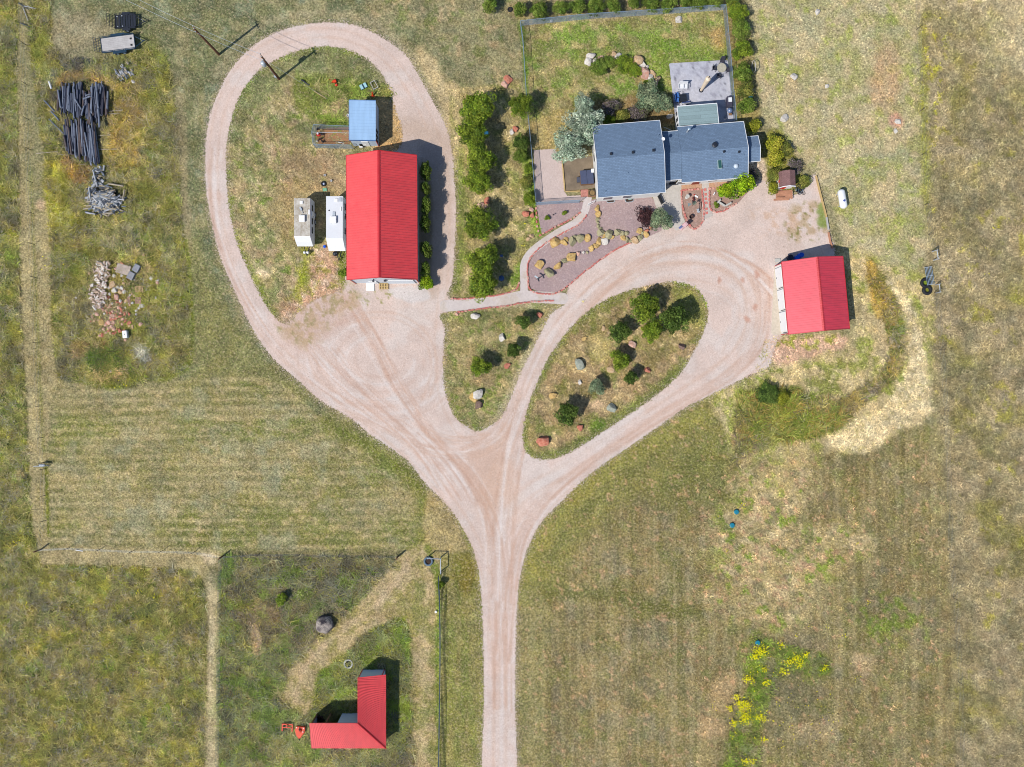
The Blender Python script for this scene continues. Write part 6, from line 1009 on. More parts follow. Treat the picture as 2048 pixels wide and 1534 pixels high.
c = W(1460, 220.5, .8); t = thing('kettle_grill', 'round blue-grey kettle grill just south of the gas grill', 'grill', (c.x, c.y, .05)); MB().lathe((0,0,.5), [(0,-.05),(.2,0),(.33,.18),(.34,.22),(.26,.38),(0,.45)], 20).build('kettle', M('blue grey enamel', (112, 132, 170), .35, .08, spec=.6), t, smooth=True); [MB().tube((.2*math.cos(a),.2*math.sin(a),.55), (.32*math.cos(a),.32*math.sin(a),0), .02, .02, 6).build('leg', galv, t) for a in (.5,2.6,4.7)]; MB().box((.1,-.42,.55), (.4,.3,.03)).build('shelf', wood_brown, t)
c = W(1370, 208); t = thing('glider_bench', 'low blue and white bench against the north wall of the sunroom', 'bench', (c.x, c.y, .05), R(4)); MB().box((0,0,.4), (1.0,.35,.06)).build('seat', M('navy slats', (60, 78, 130), .6, .15), t); MB().box((0,-.16,.6), (1.0,.04,.3)).build('backrest', wp, t); [MB().box((s*.45,0,.2), (.06,.3,.4)).build('leg', wp, t) for s in (-1,1)]
c = W(1498, 197.5, .8); tag(MB().box((0,0,.5), (.5,.14,.12)).tube((0,0,0), (0,0,.5), .03, .03, 6).build('bird_feeder', teal_p, None, (c.x, c.y, .9), .1), 'small teal bird feeder in the bushes east of the fence', 'bird feeder')
c = W(1504, 138); t = thing('wooden_hoop', 'pale curved hoop leaning behind the bush east of the fence', 'hoop', (c.x, c.y, 0), R(8)); MB().ring((0,0,.75), .7, .035, ax='X').build('rim', wood_grey, t)
c = W(1336, 262); tag(MB().tube((-.6,.4,.3), (.2,-.3,1.2), .03, .03, 6).build('ladder_rail', white_paint, None, (c.x, c.y, 0)), 'thin white pipe leaning in the corner between the two house wings', 'pipe')
c = W(1340, 232); rock(1340, 232, 6, 'w', 'pale flat rock in the planting pocket west of the sunroom')
# ---------------------------------------------------------------- propane tank, barrels, bikes
c = W(1685.5, 397.5, .9); t = thing('propane_tank', 'long white propane tank on legs in the tan field', 'tank', (c.x, c.y, 0), R(-80)); m = MB(); n = 20; prof = [(-1.22,.0),(-1.18,.2),(-1.05,.38),(-.9,.45),(.9,.45),(1.05,.38),(1.18,.2),(1.22,0)]; vs = []
for x, r in prof: vs += [(x, max(r,.01)*math.cos(2*math.pi*k/n), .8+max(r,.01)*math.sin(2*math.pi*k/n)) for k in range(n)]
m.add(vs, [(a*n+i, a*n+(i+1) % n, (a+1)*n+(i+1) % n, (a+1)*n+i) for a in range(len(prof)-1) for i in range(n)]); m.build('tank', white_shiny, t, smooth=True); MB().lathe((.3,0,1.22), [(0,.1),(.12,.1),(.14,0)], 14).build('valve_dome', M('blue dome', (70, 90, 170), .5, .08), t); [MB().box((s*.75,0,.2), (.12,.6,.4)).build('leg', galv_l, t) for s in (-1,1)]
c = W(1595, 516); BB = MB().lathe((0,0,0), [(0,.02),(.28,0),(.3,.05),(.31,.3),(.29,.33),(.31,.36),(.31,.6),(.29,.63),(.31,.66),(.3,.88),(.26,.9),(.26,.87),(0,.87)], 20).mesh('barrel', blue_p, False)
for x, y, l in ((1596,515,'lower bright blue plastic barrel in the shade behind the garage'),(1603.5,509.5,'upper bright blue plastic barrel in the shade behind the garage')): c = W(x, y, .9); tag(link('barrel', BB, None, (c.x, c.y, 0)), l, 'barrel', 'blue barrels behind the garage')
c = W(1578, 516); tag(MB().lathe((0,0,0), [(0,.02),(.33,0),(.36,.6),(.33,.66),(0,.62)], 20).build('rubbish_bin', M('dark navy bin', (34, 38, 66), .5, .1), None, (c.x, c.y, 0)), 'dark round rubbish bin left of the blue barrels', 'bin'); c = W(1555, 521); tag(MB().box((0,0,.06), (.7,.45,.1)).build('utility_slab', conc, None, (c.x, c.y, .015), .1, bevel=.01), 'pale concrete pad on the gravel at the garage north-west corner', 'pad')
def bike(px, py, rz, tilt, label, colm):
    c = W(px, py); t = thing('bicycle', label, 'bicycle', (c.x, c.y, 0), rz, 'bicycles by the playhouse'); T = Matrix.Rotation(tilt, 3, 'X'); p = lambda x, y, z: T @ Vector((x, y, z))
    for x, nm in ((-.48,'wheel'), (.5,'wheel')):
        m = MB(); m.ring((0,0,0), .3, .025, 24, 6, ax='Y'); [m.tube((0,0,0), (.29*math.cos(a),0,.29*math.sin(a)), .005, .005, 3) for a in np.arange(8)*math.pi/4]; m.v = [tuple(T @ (Vector(v)+Vector((x,0,.32)))) for v in m.v]; m.build('wheel', black, t)
    m = MB(); A, B, C_, D, E = p(-.48,0,.32), p(-.05,0,.3), p(-.18,0,.78), p(.35,0,.75), p(.5,0,.32); [m.tube(a, b, .022, .022, 6) for a, b in ((A,B),(A,C_),(B,C_),(B,D),(C_,D),(D,E))]; m.build('frame', colm, t); MB().box(p(-.2,0,.88), (.24,.12,.06)).build('saddle', black, t); MB().tube(p(.35,-.25,.92), p(.35,.25,.92), .018, .018, 6).tube(p(.36,0,.75), p(.35,0,.92), .018, .018, 6).build('handlebar', galv_l, t)
bike(1596, 373, .3, 1.35, 'pale-framed bicycle lying nearer the playhouse on the gravel edge', M('pale blue frame', (170, 200, 226), .4, .05, metal=.2)); bike(1602, 377, -.7, 1.1, 'teal-framed bicycle lying on top of the other east of the playhouse', dkblue); bike(1592, 379, 1.9, 1.2, 'black-framed bicycle lying by the playhouse deck', black)
# ---------------------------------------------------------------- log piles
LOGM = []
for i in range(12):
    m = MB(); n = 7; r_ = random.Random(i); pts = [(-.5+j/5, r_.uniform(-.012,.012), r_.uniform(-.008,.008)) for j in range(6)]; 
    for a, b in zip(pts[:-1], pts[1:]): m.tube(a, b, .5, .5, n, cap=True)
    # unit length log along X; y/z scaled to radius
    m.v = [(v[0], v[1], v[2]) for v in m.v]; LOGM.append(m.mesh('log', dark_log[i % 4], False))
def log(px0, py0, px1, py1, r, z, label, group, mesh=None, name='log', cat='log'):
    a = W(px0, py0, z); b = W(px1, py1, z); c = (a+b)/2; L_ = (b-a).length; o = link(name, mesh or random.choice(LOGM), None, (c.x, c.y, z)); o.rotation_euler = (random.uniform(0,6), random.uniform(-.02,.02), math.atan2(b.y-a.y, b.x-a.x)); o.scale = (L_, r*2, r*2); return tag(o, label, cat, group)
lg = 'dark logs of the upper pile'
n = 62
for i in range(n):
    layer = i % 2; f = (i//2)/(n/2-1); x = 116+f*97+random.uniform(-1.5,1.5); top = 166+max(0,(f-.55))*10+random.uniform(-4,8)+(10 if f < .1 else 0)+(16 if .5 < f < .66 else 0); bot = 222+20*min(1,f*1.6)-(14 if f > .8 else 0)+random.uniform(-12,6); tl = random.uniform(-3,3)
    if layer: top += random.uniform(0,24)
    log(x-tl, top, x+tl+2, bot, random.uniform(.08,.13), .3+.26*layer+random.uniform(0,.1), 'dark log, %s from the left in the %s layer of the upper pile' % (ordw(i//2), 'top' if layer else 'bottom'), lg)
n = 48
for i in range(n):
    layer = i % 2; f = (i//2)/(n/2-1); x = 130+f*62+random.uniform(-1.2,1.2); top = 245+random.uniform(-6,14)-4*f; bot = 300+24*min(1,f*1.25)+random.uniform(-8,6); tl = random.uniform(-2.5,2.5)
    if layer: top += random.uniform(-8,14)
    log(x-tl-2, top, x+tl+3, bot, random.uniform(.08,.14), .3+.26*layer+random.uniform(0,.1), 'dark log, %s from the left in the %s layer of the lower pile' % (ordw(i//2), 'top' if layer else 'bottom'), 'dark logs of the lower pile')
sil = LOGM[3]
for k, (x0,y0,x1,y1,r,l) in enumerate([(192,164,199,252,.13,'longest silver log lying over the right side of the upper pile'),(150,198,163,219,.09,'short silver log lying askew across the middle of the upper pile'),(166,198,182,192,.1,'short log lying crosswise near the right of the upper pile'),(171,191,181,188,.08,'shortest crosswise log above the other on the upper pile'),(204,162,200,186,.06,'crooked pale branch at the top right of the upper pile'),(184,175,183,225,.06,'thin pale branch lying on the upper pile'),(168,212,163,230,.1,'short log on the south side of the upper pile'),(180,226,185,262,.06,'thin branch bridging the two log piles'),(116,180,121,214,.1,'bark-covered log along the left side of the upper pile'),(88,200,108,222,.08,'dark crooked branch at the lower left of the upper pile'),(98,238,128,268,.07,'long dark branch reaching left from the lower pile'),(102,222,118,240,.1,'dark stump log at the left foot of the upper pile')]): log(x0,y0,x1,y1,r,.85 if k < 9 else .2,l,None,sil)
for x0,y0,x1,y1,l in ((211,223,246,220,'pale pole lying in the grass right of the upper log pile'),(208,228,239,227,'second pale pole just below the other right of the upper pile'),(72,307,116,303,'long pale pole lying left of the lower log pile'),(116,309,137,310,'short thick tan log at the lower left of the lower pile'),(196,299,238,298,'thin pale pole lying right of the lower log pile'),(196,271,220,270,'thin short pole right of the lower pile in the gold grass')): log(x0,y0,x1,y1,.07,.1,l,None,MB().tube((-.5,0,0),(.5,0,0),.5,.5,7).mesh('pole', grey_wood[2]))
# firewood
FW = [MB().tube((-.5,0,0),(.5,0,0),.5,.42,5).mesh('split_log', g) for g in grey_wood]
k = 0; fwp = [(cx_, cy_, s) for cx_, cy_, s in [(random.gauss(212,19), random.gauss(400,17), 0) for _ in range(520)] if 174 < cx_ < 248 and 370 < cy_ < 429 and not (225 < cx_ < 246 and 370 < cy_ < 394)][:245]+[(random.uniform(186,208), random.uniform(335,372), 1) for _ in range(48)]
for x, y, s in fwp:
    a = random.gauss(-.15, .55) if not s else random.uniform(0,3.1); l = random.uniform(4,9) if not s else random.uniform(2.5,5.5); dx, dy = math.cos(a)*l, math.sin(a)*l; q = FW[random.randrange(4)]; hh = .12+.5*max(0, 1-((x-208)/36)**2-((y-398)/32)**2)+random.uniform(0,.12) if not s else .1+random.uniform(0,.3)
    o = log(x-dx, y-dy, x+dx, y+dy, random.uniform(.08,.14), hh, 'grey split log somewhere in the round firewood heap south of the dark logs' if not s else 'short grey log chunk in the narrow neck above the firewood heap', 'split logs of the firewood heap' if not s else 'log chunks above the firewood heap', q, 'split_log', 'firewood')
for x0,y0,x1,y1,l in ((178,376,182,405,'long silver log along the left side of the firewood heap'),(216,367,247,372,'long tan log along the top right of the firewood heap'),(249,380,246,398,'tan post standing edge-on at the right of the firewood heap'),(223,398,248,399,'pale blue-grey plank across the right of the firewood heap'),(172,425,190,428,'white log at the lower left corner of the firewood heap'),(205,428,225,425,'tan log along the bottom of the firewood heap'),(186,340,192,362,'grey log at the left of the neck above the firewood heap')): log(x0,y0,x1,y1,.11,.5,l,None,FW[2 if 'tan' in l else 0],'split_log','firewood')
for i in range(60): x = random.gauss(248,9); y = random.gauss(146,6.5); log(x-1.5, y-2, x+1.8, y+2, random.uniform(.08,.16), .1+random.uniform(0,.25), 'grey wood chunk in the small heap at the top right of the log yard', 'wood chunks of the small heap', FW[random.randrange(3)], 'wood_chunk', 'firewood')
# bleached scrap wood
PW = [MB().tube((-.5,0,0),(.5,0,0),.5,.42,5).mesh('scrap_wood', g) for g in pale_wood]; k = 0
while k < 210:
    y = random.uniform(525,617); cx_ = 205-(y-525)*.12 if y < 565 else 197; wd = 16 if y < 565 else 19
    if y > 600: wd = 9
    x = random.gauss(cx_, wd*.55)
    if abs(x-cx_) > wd or (558 < y < 568 and x < 190): continue
    a = random.uniform(0,3.14); l = random.uniform(1.8,5.5); log(x-math.cos(a)*l, y-math.sin(a)*l, x+math.cos(a)*l, y+math.sin(a)*l, random.uniform(.06,.13), .1+random.uniform(0,.4), 'bleached piece of broken wood in the long pale heap west of the stone slabs', 'pieces of the bleached wood heap', PW[random.randrange(3)], 'scrap_wood', 'scrap wood'); k += 1
def fslab(px, py, w_, d_, rz, rgb, label, h=.18):
    c = W(px, py); tag(MB().box((0,0,h/2), (w_, d_, h)).build('stone_slab', M('slab %d %d' % (px, py), rgb, .9, .2, 2.5), None, (c.x, c.y, .04), rz, bevel=.03), label, 'slab')
fslab(248, 539, 1.75, 1.2, R(-15), (186,170,156), 'large square tan stone slab in the rubble field'); fslab(275, 537, .75, .95, R(-28), (150,152,158), 'upper of the two grey speckled crates right of the large slab', .35); fslab(264, 552, .8, .95, R(-28), (150,150,154), 'lower of the two grey speckled crates right of the large slab', .35); fslab(245, 527, .5, .22, R(-35), (206,150,112), 'small orange brick above the large tan slab')
pk = M('pink scrap timber', (190, 146, 138), .85, .2); pallet(279, 578, 1.0, .7, .05, 'tan broken pallet in the rubble field below the crates', M('tan scrap lumber', (206, 172, 128), .8, .15)); pallet(277, 601, .75, .8, 0, 'pink-brown pallet, right of the two in the rubble field', pk); pallet(259, 600, .35, .8, .1, 'pink-brown half pallet, left of the two in the rubble field', pk, n=3)
for x, y, r, k, l in ((226,570,7,'t','triangular tan rock in the rubble field'),(229,580,6,'w','square pale grey rock below the triangular one'),(243,576,5,'w','white oval rock in the middle of the rubble field'),(240,584,5,'t','yellowish rock below the white oval one'),(249,584,4,'w','small white rock right of the yellowish one'),(233,594,7,'p','flat round pinkish rock with a small one below it'),(203,645,6,'y','pale olive block beside the red rubble'),(211,650,4,'p','small pink rock beside the olive block'),(240,661,5,'r','red rock just left of the white box'),(218,661,4,'r','red rock south-west of the white box'),(284,612,4,'w','pair-topped white stone below the pink pallets'),(273,621,3,'w','small white stone in the weeds north of the white box'),(234,604,4,'r','orange stone under the flat round rock'),(224,607,3,'w','small pale stone in the middle of the rubble')): rock(x, y, r, k, l)
for i in range(80): rock(random.gauss(243,28), random.gauss(580,28), random.uniform(1.4,3.8), 'wwtpw'[i % 5], 'small pale stone strewn round the slabs and pallets of the rubble field', 'rubble_stone', 'rock', 'pale rubble round the slabs')
for i in range(90): rock(random.gauss(227,17), random.gauss(634,18), random.uniform(1.8,4.8), 'rpprt'[i % 5], 'small pink or red stone in the scattered rubble above the white box', 'rubble_stone', 'rock', 'scattered red and pink rubble')
c = W(249, 668.5, .6); t = thing('white_box', 'white upright box with a small hole, standing in the weeds', 'box', (c.x, c.y, 0), R(5)); MB().box((0,0,.3), (.55,.9,.6)).build('box', white_paint, t, bevel=.02); MB().lathe((0,0,.602), [(0,0),(.06,0),(.06,.006),(0,.006)], 12).build('hole_ring', black, t)
c = W(101.5, 171); tag(MB().tube((-.45,0,.12), (.45,0,.12), .12, .12, 12).build('white_pipe', white_paint, None, (c.x, c.y, 0), R(-72)), 'short white pipe lying left of the upper log pile', 'pipe'); rock(267, 163, 4, 'w', 'pale stone at the right of the small wood heap'); rock(222, 743, 3.5, 'w', 'white stone on the bare earth scar in the round weed patch')
for x0,y0,x1,y1,l,mt in ((46,15,56,41,'pale bare branch lying at the top left corner',grey_wood[0]),(48,12,72,17,'second pale branch crossing the first at the top left',grey_wood[0]),(37,6,57,19,'dark branch among the pale ones at the top left',grey_wood[3]),(41,46,58,53,'short dark branch below the pale ones at the top left',grey_wood[3])): log(x0,y0,x1,y1,.06,.15,l,None,MB().tube((-.5,0,0),(.5,0,0),.5,.3,6).mesh('branch', mt),'branch','branch')
# ---------------------------------------------------------------- wire fences, gates, tyres
tpost = MB().tube((0,0,0), (0,0,1.35), .035, .03, 5).mesh('post', M('rusty steel post', (92, 80, 70), .8, .2))
def wfence(pts, label, h=1.25, wires=4, group='wire fences', thick=.004, mat=None, brace=()):
    P = [W(x, y) for x, y in pts]; t = thing('wire_fence', label, 'fence', tuple(P[0])); m = MB()
    for p in P: link('post', tpost, t, p-P[0])
    for a, b in zip(P[:-1], P[1:]):
        for k in range(wires): z = .3+(h-.3)*k/(wires-1); m.tube(a-P[0]+Vector((0,0,z)), b-P[0]+Vector((0,0,z)), thick, thick, 3, cap=False)
    m.build('wire', mat or galv, t); return t
wfence([(48,0),(52,90),(55,170),(59,240),(62,300),(65,365),(67,427),(69,489),(72,555),(75,623),(78,686),(80,748),(83,812),(86,875),(89,925)], 'wire fence running down the left side past the log piles')
wfence([(92,937),(93,990),(94,1040),(82,1098)], 'short wire fence below the small grey gate at the left')
wfence([(82,1098),(140,1095),(202,1098),(268,1101),(326,1101),(390,1103),(445,1112)], 'wire fence along the top of the tan track at the lower left'); wfence([(446,1112),(520,1107),(600,1108),(680,1109),(740,1110),(796,1111)], 'wire fence along the north side of the weedy pen', thick=.014, mat=dark_metal)
wfence([(444,1115),(442,1200),(441,1300),(440,1400),(438,1540)], 'wire fence down the west side of the weedy pen', thick=.008, mat=galv); wfence([(878,1150),(880,1200),(881,1260),(881,1330),(880,1400),(879,1470),(878,1545)], 'heavier woven wire fence between the pen and the gravel road', thick=.035, mat=M('dull blue steel', (110, 124, 136), .6, .2), wires=5)
wfence([(1830,-10),(1832,60),(1834,140),(1839,223),(1843,310),(1849,410),(1856,470),(1863,502)], 'wire fence on the right between the tan field and the meadow'); wfence([(1868,585),(1878,700),(1886,820),(1892,960),(1895,1100),(1905,1195),(1910,1280),(1915,1362),(1920,1545)], 'wire fence on the right running south from the metal gate')
big = MB().tube((0,0,0), (0,0,1.5), .1, .09, 8).mesh('post', wood_brown)
for x, y, l in ((446,1112,'thick corner post at the north-west corner of the weedy pen'),(796,1113,'thick gate post at the north-east end of the pen fence'),(82,1099,'thick corner post at the left end of the tan track')): c = W(x, y); o = link('fence_post', big, None, c); tag(o, l, 'post')
c = W(88, 931); t = thing('small_gate', 'small pale grey stock gate panel in the left fence', 'gate', (c.x, c.y, 0)); [MB().tube((-.6+.3*q,0,.05), (-.6+.3*q,0,1.2), .03, .03, 6).build('bar', galv_l, t) for q in range(5)]; m = MB(); [m.tube((-.6,0,z), (.6,0,z), .03, .03, 6) for z in (.1,.65,1.15)]; m.build('rail', galv_l, t); MB().box((.15,.1,.7), (.7,.25,.12)).build('tray', galv_l, t)
P = lambda x, y, z=1.3: W(x, y, z); c = W(881, 1118); t = thing('corner_brace', 'pale steel pipe corner brace of the pen fence beside the tyre planter', 'fence brace', (c.x, c.y, 0)); b0 = Vector(t.location); A, B, C_ = P(855,1117), P(881,1118), P(881,1147)
MB().tube(A-b0, B-b0, .05, .05, 8).build('top_rail', galv_l, t); MB().tube(B-b0, C_-b0, .05, .05, 8).build('top_rail', galv_l, t); [MB().tube(((q-b0).x,(q-b0).y,0), ((q-b0).x,(q-b0).y,1.4), .07, .07, 8).build('post', galv, t) for q in (A, B, C_)]
def tyre(px, py, R_, r, label, mat=black, inner=None, name='tyre', cat='tyre', z=0):
    c = W(px, py); t = thing(name, label, cat, (c.x, c.y, z)); MB().ring((0,0,r), R_, r, 32, 10).build('casing', mat, t, smooth=True); MB().lathe((0,0,.02), [(0,.1),(R_*.95,.06)], 20).build('fill', inner or soil, t); return t
tyre(857, 1122, .48, .13, 'round tyre planter with blue-grey rim at the pen corner brace', M('blue grey rim', (96, 116, 132), .6, .2)); tyre(1037-1020+680, 1327, .5, .1, 'pale round water trough ring in the weedy pen near the shelter', conc, M('dark water', (28, 38, 52), .1, .1), 'water_trough', 'trough'); tyre(1849, 566, .45, .19, 'upper of two old black tyres beside the metal gate', black, M('weeds in tyre', (130, 148, 40), .9, .3)); tyre(1852.5, 580.5, .44, .2, 'lower of two old black tyres beside the metal gate', black, M('weeds in tyre b', (140, 140, 50), .9, .3)); tyre(1020, 19.5, .24, .09, 'small black tyre on the mown ground at the west end of the hedge')
c = W(1865, 550, 1.0); t = thing('metal_gate', 'galvanised tube gate lying beside the meadow fence', 'gate', (c.x, c.y, .35), R(98)); [MB().tube((-1.1,-.42+q*.17,0), (1.1,-.38+q*.17,0), .032, .032, 6).build('bar', galv, t) for q in range(6)]; [MB().tube((x,-.45,0), (x,.5,0), .035, .035, 6).build('upright', galv_l, t) for x in (-1.1,0,1.1)]
c = W(1865, 512); t = thing('h_brace', 'pale pipe H-brace in the meadow fence above the metal gate', 'fence brace', (c.x, c.y, 0), R(98)); [MB().tube((s*.55,0,0), (s*.55,0,1.4), .06, .06, 8).build('post', galv_l, t) for s in (-1,1)]; MB().tube((-.55,0,1.2), (.55,0,1.2), .05, .05, 8).build('rail', galv_l, t)
c = W(1871, 578); t = thing('brace_post', 'pale pipe brace at the foot of the metal gate', 'fence brace', (c.x, c.y, 0), R(95)); MB().tube((-.5,0,1.0), (.5,0,1.0), .045, .045, 8).build('rail', galv_l, t); [MB().tube((s*.5,0,0), (s*.5,0,1.2), .05, .05, 8).build('post', galv_l, t) for s in (-1,1)]
# hay bale
c = W(648, 1250, .7); t = thing('hay_bale', 'weathered grey round hay bale in the weedy pen', 'hay bale', (c.x, c.y, 0), .4); x = NT('old hay'); w_ = x.n.new('ShaderNodeTexWave'); w_.wave_type = 'RINGS'; w_.rings_direction = 'Z'; x.lk(x.tc.outputs['Object'], w_.inputs['Vector']); w_.inputs['Scale'].default_value = 2.2; w_.inputs['Distortion'].default_value = 5; w_.inputs['Detail'].default_value = 3; cc = x.mix(w_.outputs['Fac'], L(196,184,172), L(128,120,116)); cc = x.mix(x.rng(x.noise(1.3, 3), .45, .6, 0, .85), cc, L(104,96,96)); x.bump(w_.outputs['Fac'], .6, .05); haym = x.fin(cc, .95, 0, .05); x.bump(x.noise(14, 3), .8, .08)
m = MB(); pr = [(0,1.02),(.4,1.05),(.75,1.0),(.98,.86),(1.08,.6),(1.1,.3),(1.08,0)]; n = 36; vs = []; 
for j, (r, z) in enumerate(pr): vs += [((r*(1+.05*math.sin(5*a+j))+.001)*math.cos(a), (r*(1+.05*math.sin(5*a+j))+.001)*math.sin(a), z+.05*math.sin(3*a+j)*(j > 0)) for a in np.arange(n)*2*math.pi/n]
m.add(vs, [(j*n+i, (j+1)*n+i, (j+1)*n+(i+1) % n, j*n+(i+1) % n) for j in range(len(pr)-1) for i in range(n)]); m.build('bale', haym, t, smooth=True)
m = MB(); [m.tube((random.uniform(-.2,.6), random.uniform(.1,.7), 1.05), (random.uniform(-.3,.7), random.uniform(.2,.95), 1.15), .02, .015, 4) for _ in range(40)]; m.build('loose_hay', M('dark damp hay', (84, 78, 84), .95, .3), t)
# orange implements
c = W(574, 1455, .5); t = thing('tractor_blade', 'orange three-point implement frame left of the animal shelter', 'implement', (c.x, c.y, 0), R(-3)); MB().box((0,.35,.4), (1.35,.14,.12)).build('beam', orange_p, t); [MB().box((s*.62,-.1,.35), (.14,.85,.1)).build('arm', orange_p, t) for s in (-1,1)]; MB().box((0,-.02,.45), (1.1,.1,.1)).build('crossbar', orange_p, t); MB().box((0,.2,.6), (.12,.4,.1)).build('mast', orange_p, t); [MB().tube((s*.5,-.5,.05), (s*.5,-.5,.4), .03, .03, 6).build('stand', dark_metal, t) for s in (-1,1)]
c = W(599.5, 1462, .4); t = thing('rotary_mower', 'orange rotary mower deck right beside the implement frame', 'mower', (c.x, c.y, 0), R(-5)); m = MB(); m.prism([(-.5,.55),(.62,.55),(.62,-.1),(.35,-.55),(.1,-.95),(-.1,-.95),(-.45,-.5),(-.58,.0)], .2, .42); m.build('deck', orange_p, t, bevel=.03); MB().box((0,.05,.52), (.3,.35,.22)).build('gearbox', orange_p, t, bevel=.03); MB().tube((0,.05,.6), (0,.6,.62), .05, .05, 8).build('drive_shaft', black, t); [MB().tube((x,y,.42), (x,y,.5), .06, .06, 8).build('cap', white_paint, t) for x, y in ((-.4,.42),(.45,.42),(.42,-.05))]; MB().tube((-.05,-1.15,.15), (.05,-1.15,.15), .15, .15, 12).build('tail_wheel', black, t)
for x, y, l in ((1472,1023.5,'upper of the two close teal round septic lids in the dry patch'),(1463.5,1050,'lower of the two close teal round septic lids in the dry patch'),(1514.5,1284.5,'single teal round septic lid beside the yellow flowers')): c = W(x, y); t = thing('septic_lid', l, 'lid', (c.x, c.y, 0), 0, 'teal septic lids'); MB().lathe((0,0,0), [(.3,0),(.3,.22),(.3,.26),(.24,.29),(0,.3)], 24).build('lid', teal_p, t); MB().box((0,0,.31), (.2,.05,.03)).build('handle', teal_p, t)
for x, y, w_, r, l, nm in ((159,1101,.9,-.15,'short white pipe lying on the tan track at the lower left','white_pipe'),):
    c = W(x, y); tag(MB().tube((-w_/2,0,.06), (w_/2,0,.06), .05, .05, 8).build(nm, white_paint, None, (c.x, c.y, 0), r), l, 'pipe')
for x, y, l in ((872,1223,'white plastic scrap caught at the pen fence'),): c = W(x, y); tag(MB().lathe((0,0,0), [(0,0),(.14,.02),(.1,.16),(.16,.24),(0,.28)], 7).build('plastic_scrap', white_paint, None, (c.x, c.y, 0)), l, 'scrap')
# ---------------------------------------------------------------- tall weeds and grass, as small blades
def tufts(name, label, region_sd, bbox, dens, h0, h1, wd, seed, jit=.35, blades=3, palette=None, thr=0.0):
    r = np.random.default_rng(seed); x0, x1, y0, y1 = bbox; n = int((x1-x0)*(y1-y0)/256*dens); px = r.uniform(x0, x1, n); py = r.uniform(y0, y1, n)
    d = region_sd(px, py)+(fbm(px, py, 10, seed, 3)-.5)*5; cl = fbm(px, py, 14, seed+5, 3); d = d-20*np.clip(np.max([1-((px-a)/b)**2-((py-c)/e)**2 for a, c, b, e in ((160,205,52,46),(166,285,38,48),(212,400,37,31),(198,352,14,22),(248,146,18,14),(202,545,17,25),(196,592,19,28),(640,1438,10,10),(264,548,34,22))], 0), 0, 1)*2; k = (d > 0) & (cl+r.uniform(-.12,.12,n) > thr); px = px[k]; py = py[k]; cl = cl[k]; n = len(px)
    # ground colour under each tuft
    ix = np.clip(np.searchsorted(gx, px), 0, nx-1); iy = np.clip(np.searchsorted(gy, py), 0, ny-1); base = GCOL[iy*nx+ix]
    if palette is not None: pal = np.array([[lin(v)/KEXP for v in c] for c in palette]); base = base*.45+pal[((fbm(px, py, 22, seed+9, 3)-.3)/.4*len(pal)).astype(int).clip(0, len(pal)-1)]*.55
    hh = r.uniform(h0, h1, n)*(.6+.8*cl); wx = (px-1024)/PPM; wy = (767-py)/PPM; N = n*blades
    a = r.uniform(0, 2*math.pi, N); bx = np.repeat(wx, blades)+r.normal(0, .05, N); by = np.repeat(wy, blades)+r.normal(0, .05, N); H_ = np.repeat(hh, blades)*r.uniform(.7, 1.3, N); le = .02+H_*r.uniform(.7, 2.0, N); H_ = H_*.55
    ca_, sa_ = np.cos(a), np.sin(a); ww = wd*r.uniform(.6, 1.5, N); z0 = np.zeros(N)
    V = np.stack([np.stack([bx-sa_*ww, by+ca_*ww, z0], 1), np.stack([bx+sa_*ww, by-ca_*ww, z0], 1), np.stack([bx+ca_*le, by+sa_*le, H_], 1)], 1).reshape(-1, 3); F = np.arange(3*N).reshape(N, 3)
    base = base*(1+(fbm(px, py, 8, seed+21, 2)-.5)*1.1)[:, None]; c = np.repeat(base, blades, 0)*r.uniform(1-jit, 1+jit*1.25, N)[:, None]; return tag(link(name, npmesh(name, V, F, grassm, np.repeat(c, 3, 0))), label, 'weeds' if 'weed' in name else 'grass', kind='stuff')
GCOL = G.lincol(); grassm = leaf_mat('grass blades', 1.85); grassm.name = 'grass blades'
WP = [(112,116,54),(140,136,60),(98,100,66),(164,152,104),(106,122,48),(150,134,96),(134,130,120),(130,126,58),(104,98,84)]
full = lambda P, sm=False: (lambda x, y: sd_poly(x, y, P, sm, 30))
tufts('log_yard_weeds', 'tall olive and gold weeds around the log and rubble piles', full(WEEDBLOCK, True), (60, 385, -30, 775), 26, .2, .55, .05, 21, palette=WP)
tufts('west_weeds', 'unmown weeds along the left edge of the picture', full(LEFTEDGE), (-40, 90, -30, 1180), 24, .2, .5, .05, 22, palette=WP)
tufts('south_west_weeds', 'unmown olive weeds in the lower left field', full(LOWLEFT), (-40, 412, 1130, 1560), 24, .2, .5, .05, 23, palette=WP)
TRK = [(800,1112),(880,1112),(880,1560),(828,1560),(822,1400),(815,1250),(790,1240),(740,1262),(700,1300),(640,1350),(630,1420),(600,1434),(560,1400),(575,1350),(610,1300),(680,1240),(760,1160)]
PF = [(443,1112),(803,1114),(878,1112),(876,1560),(438,1560),(440,1300)]; SH = [(622,1447),(712,1447),(712,1356),(772,1352),(772,1497),(622,1497)]
def pen_sd(x, y): return np.minimum(np.minimum(sd_poly(x, y, PF, False, 30), -sd_poly(x, y, TRK, False, 30)), -sd_poly(x, y, SH, False, 30))
tufts('pen_weeds', 'lush green and grey weeds filling the fenced pen', pen_sd, (436, 880, 1108, 1560), 26, .2, .6, .055, 24, palette=[(100,122,46),(112,132,48),(98,98,86),(134,128,96),(126,108,78),(114,112,104),(142,136,66),(104,98,84)])
tufts('ditch_weeds', 'tall gold, purple and green weeds in the curved ditch', full(DITCH, True), (1460, 1820, 515, 940), 30, .2, .6, .05, 25, thr=.42, palette=[(168,146,74),(108,98,92),(106,124,44),(150,136,80),(128,120,108),(90,104,36)])
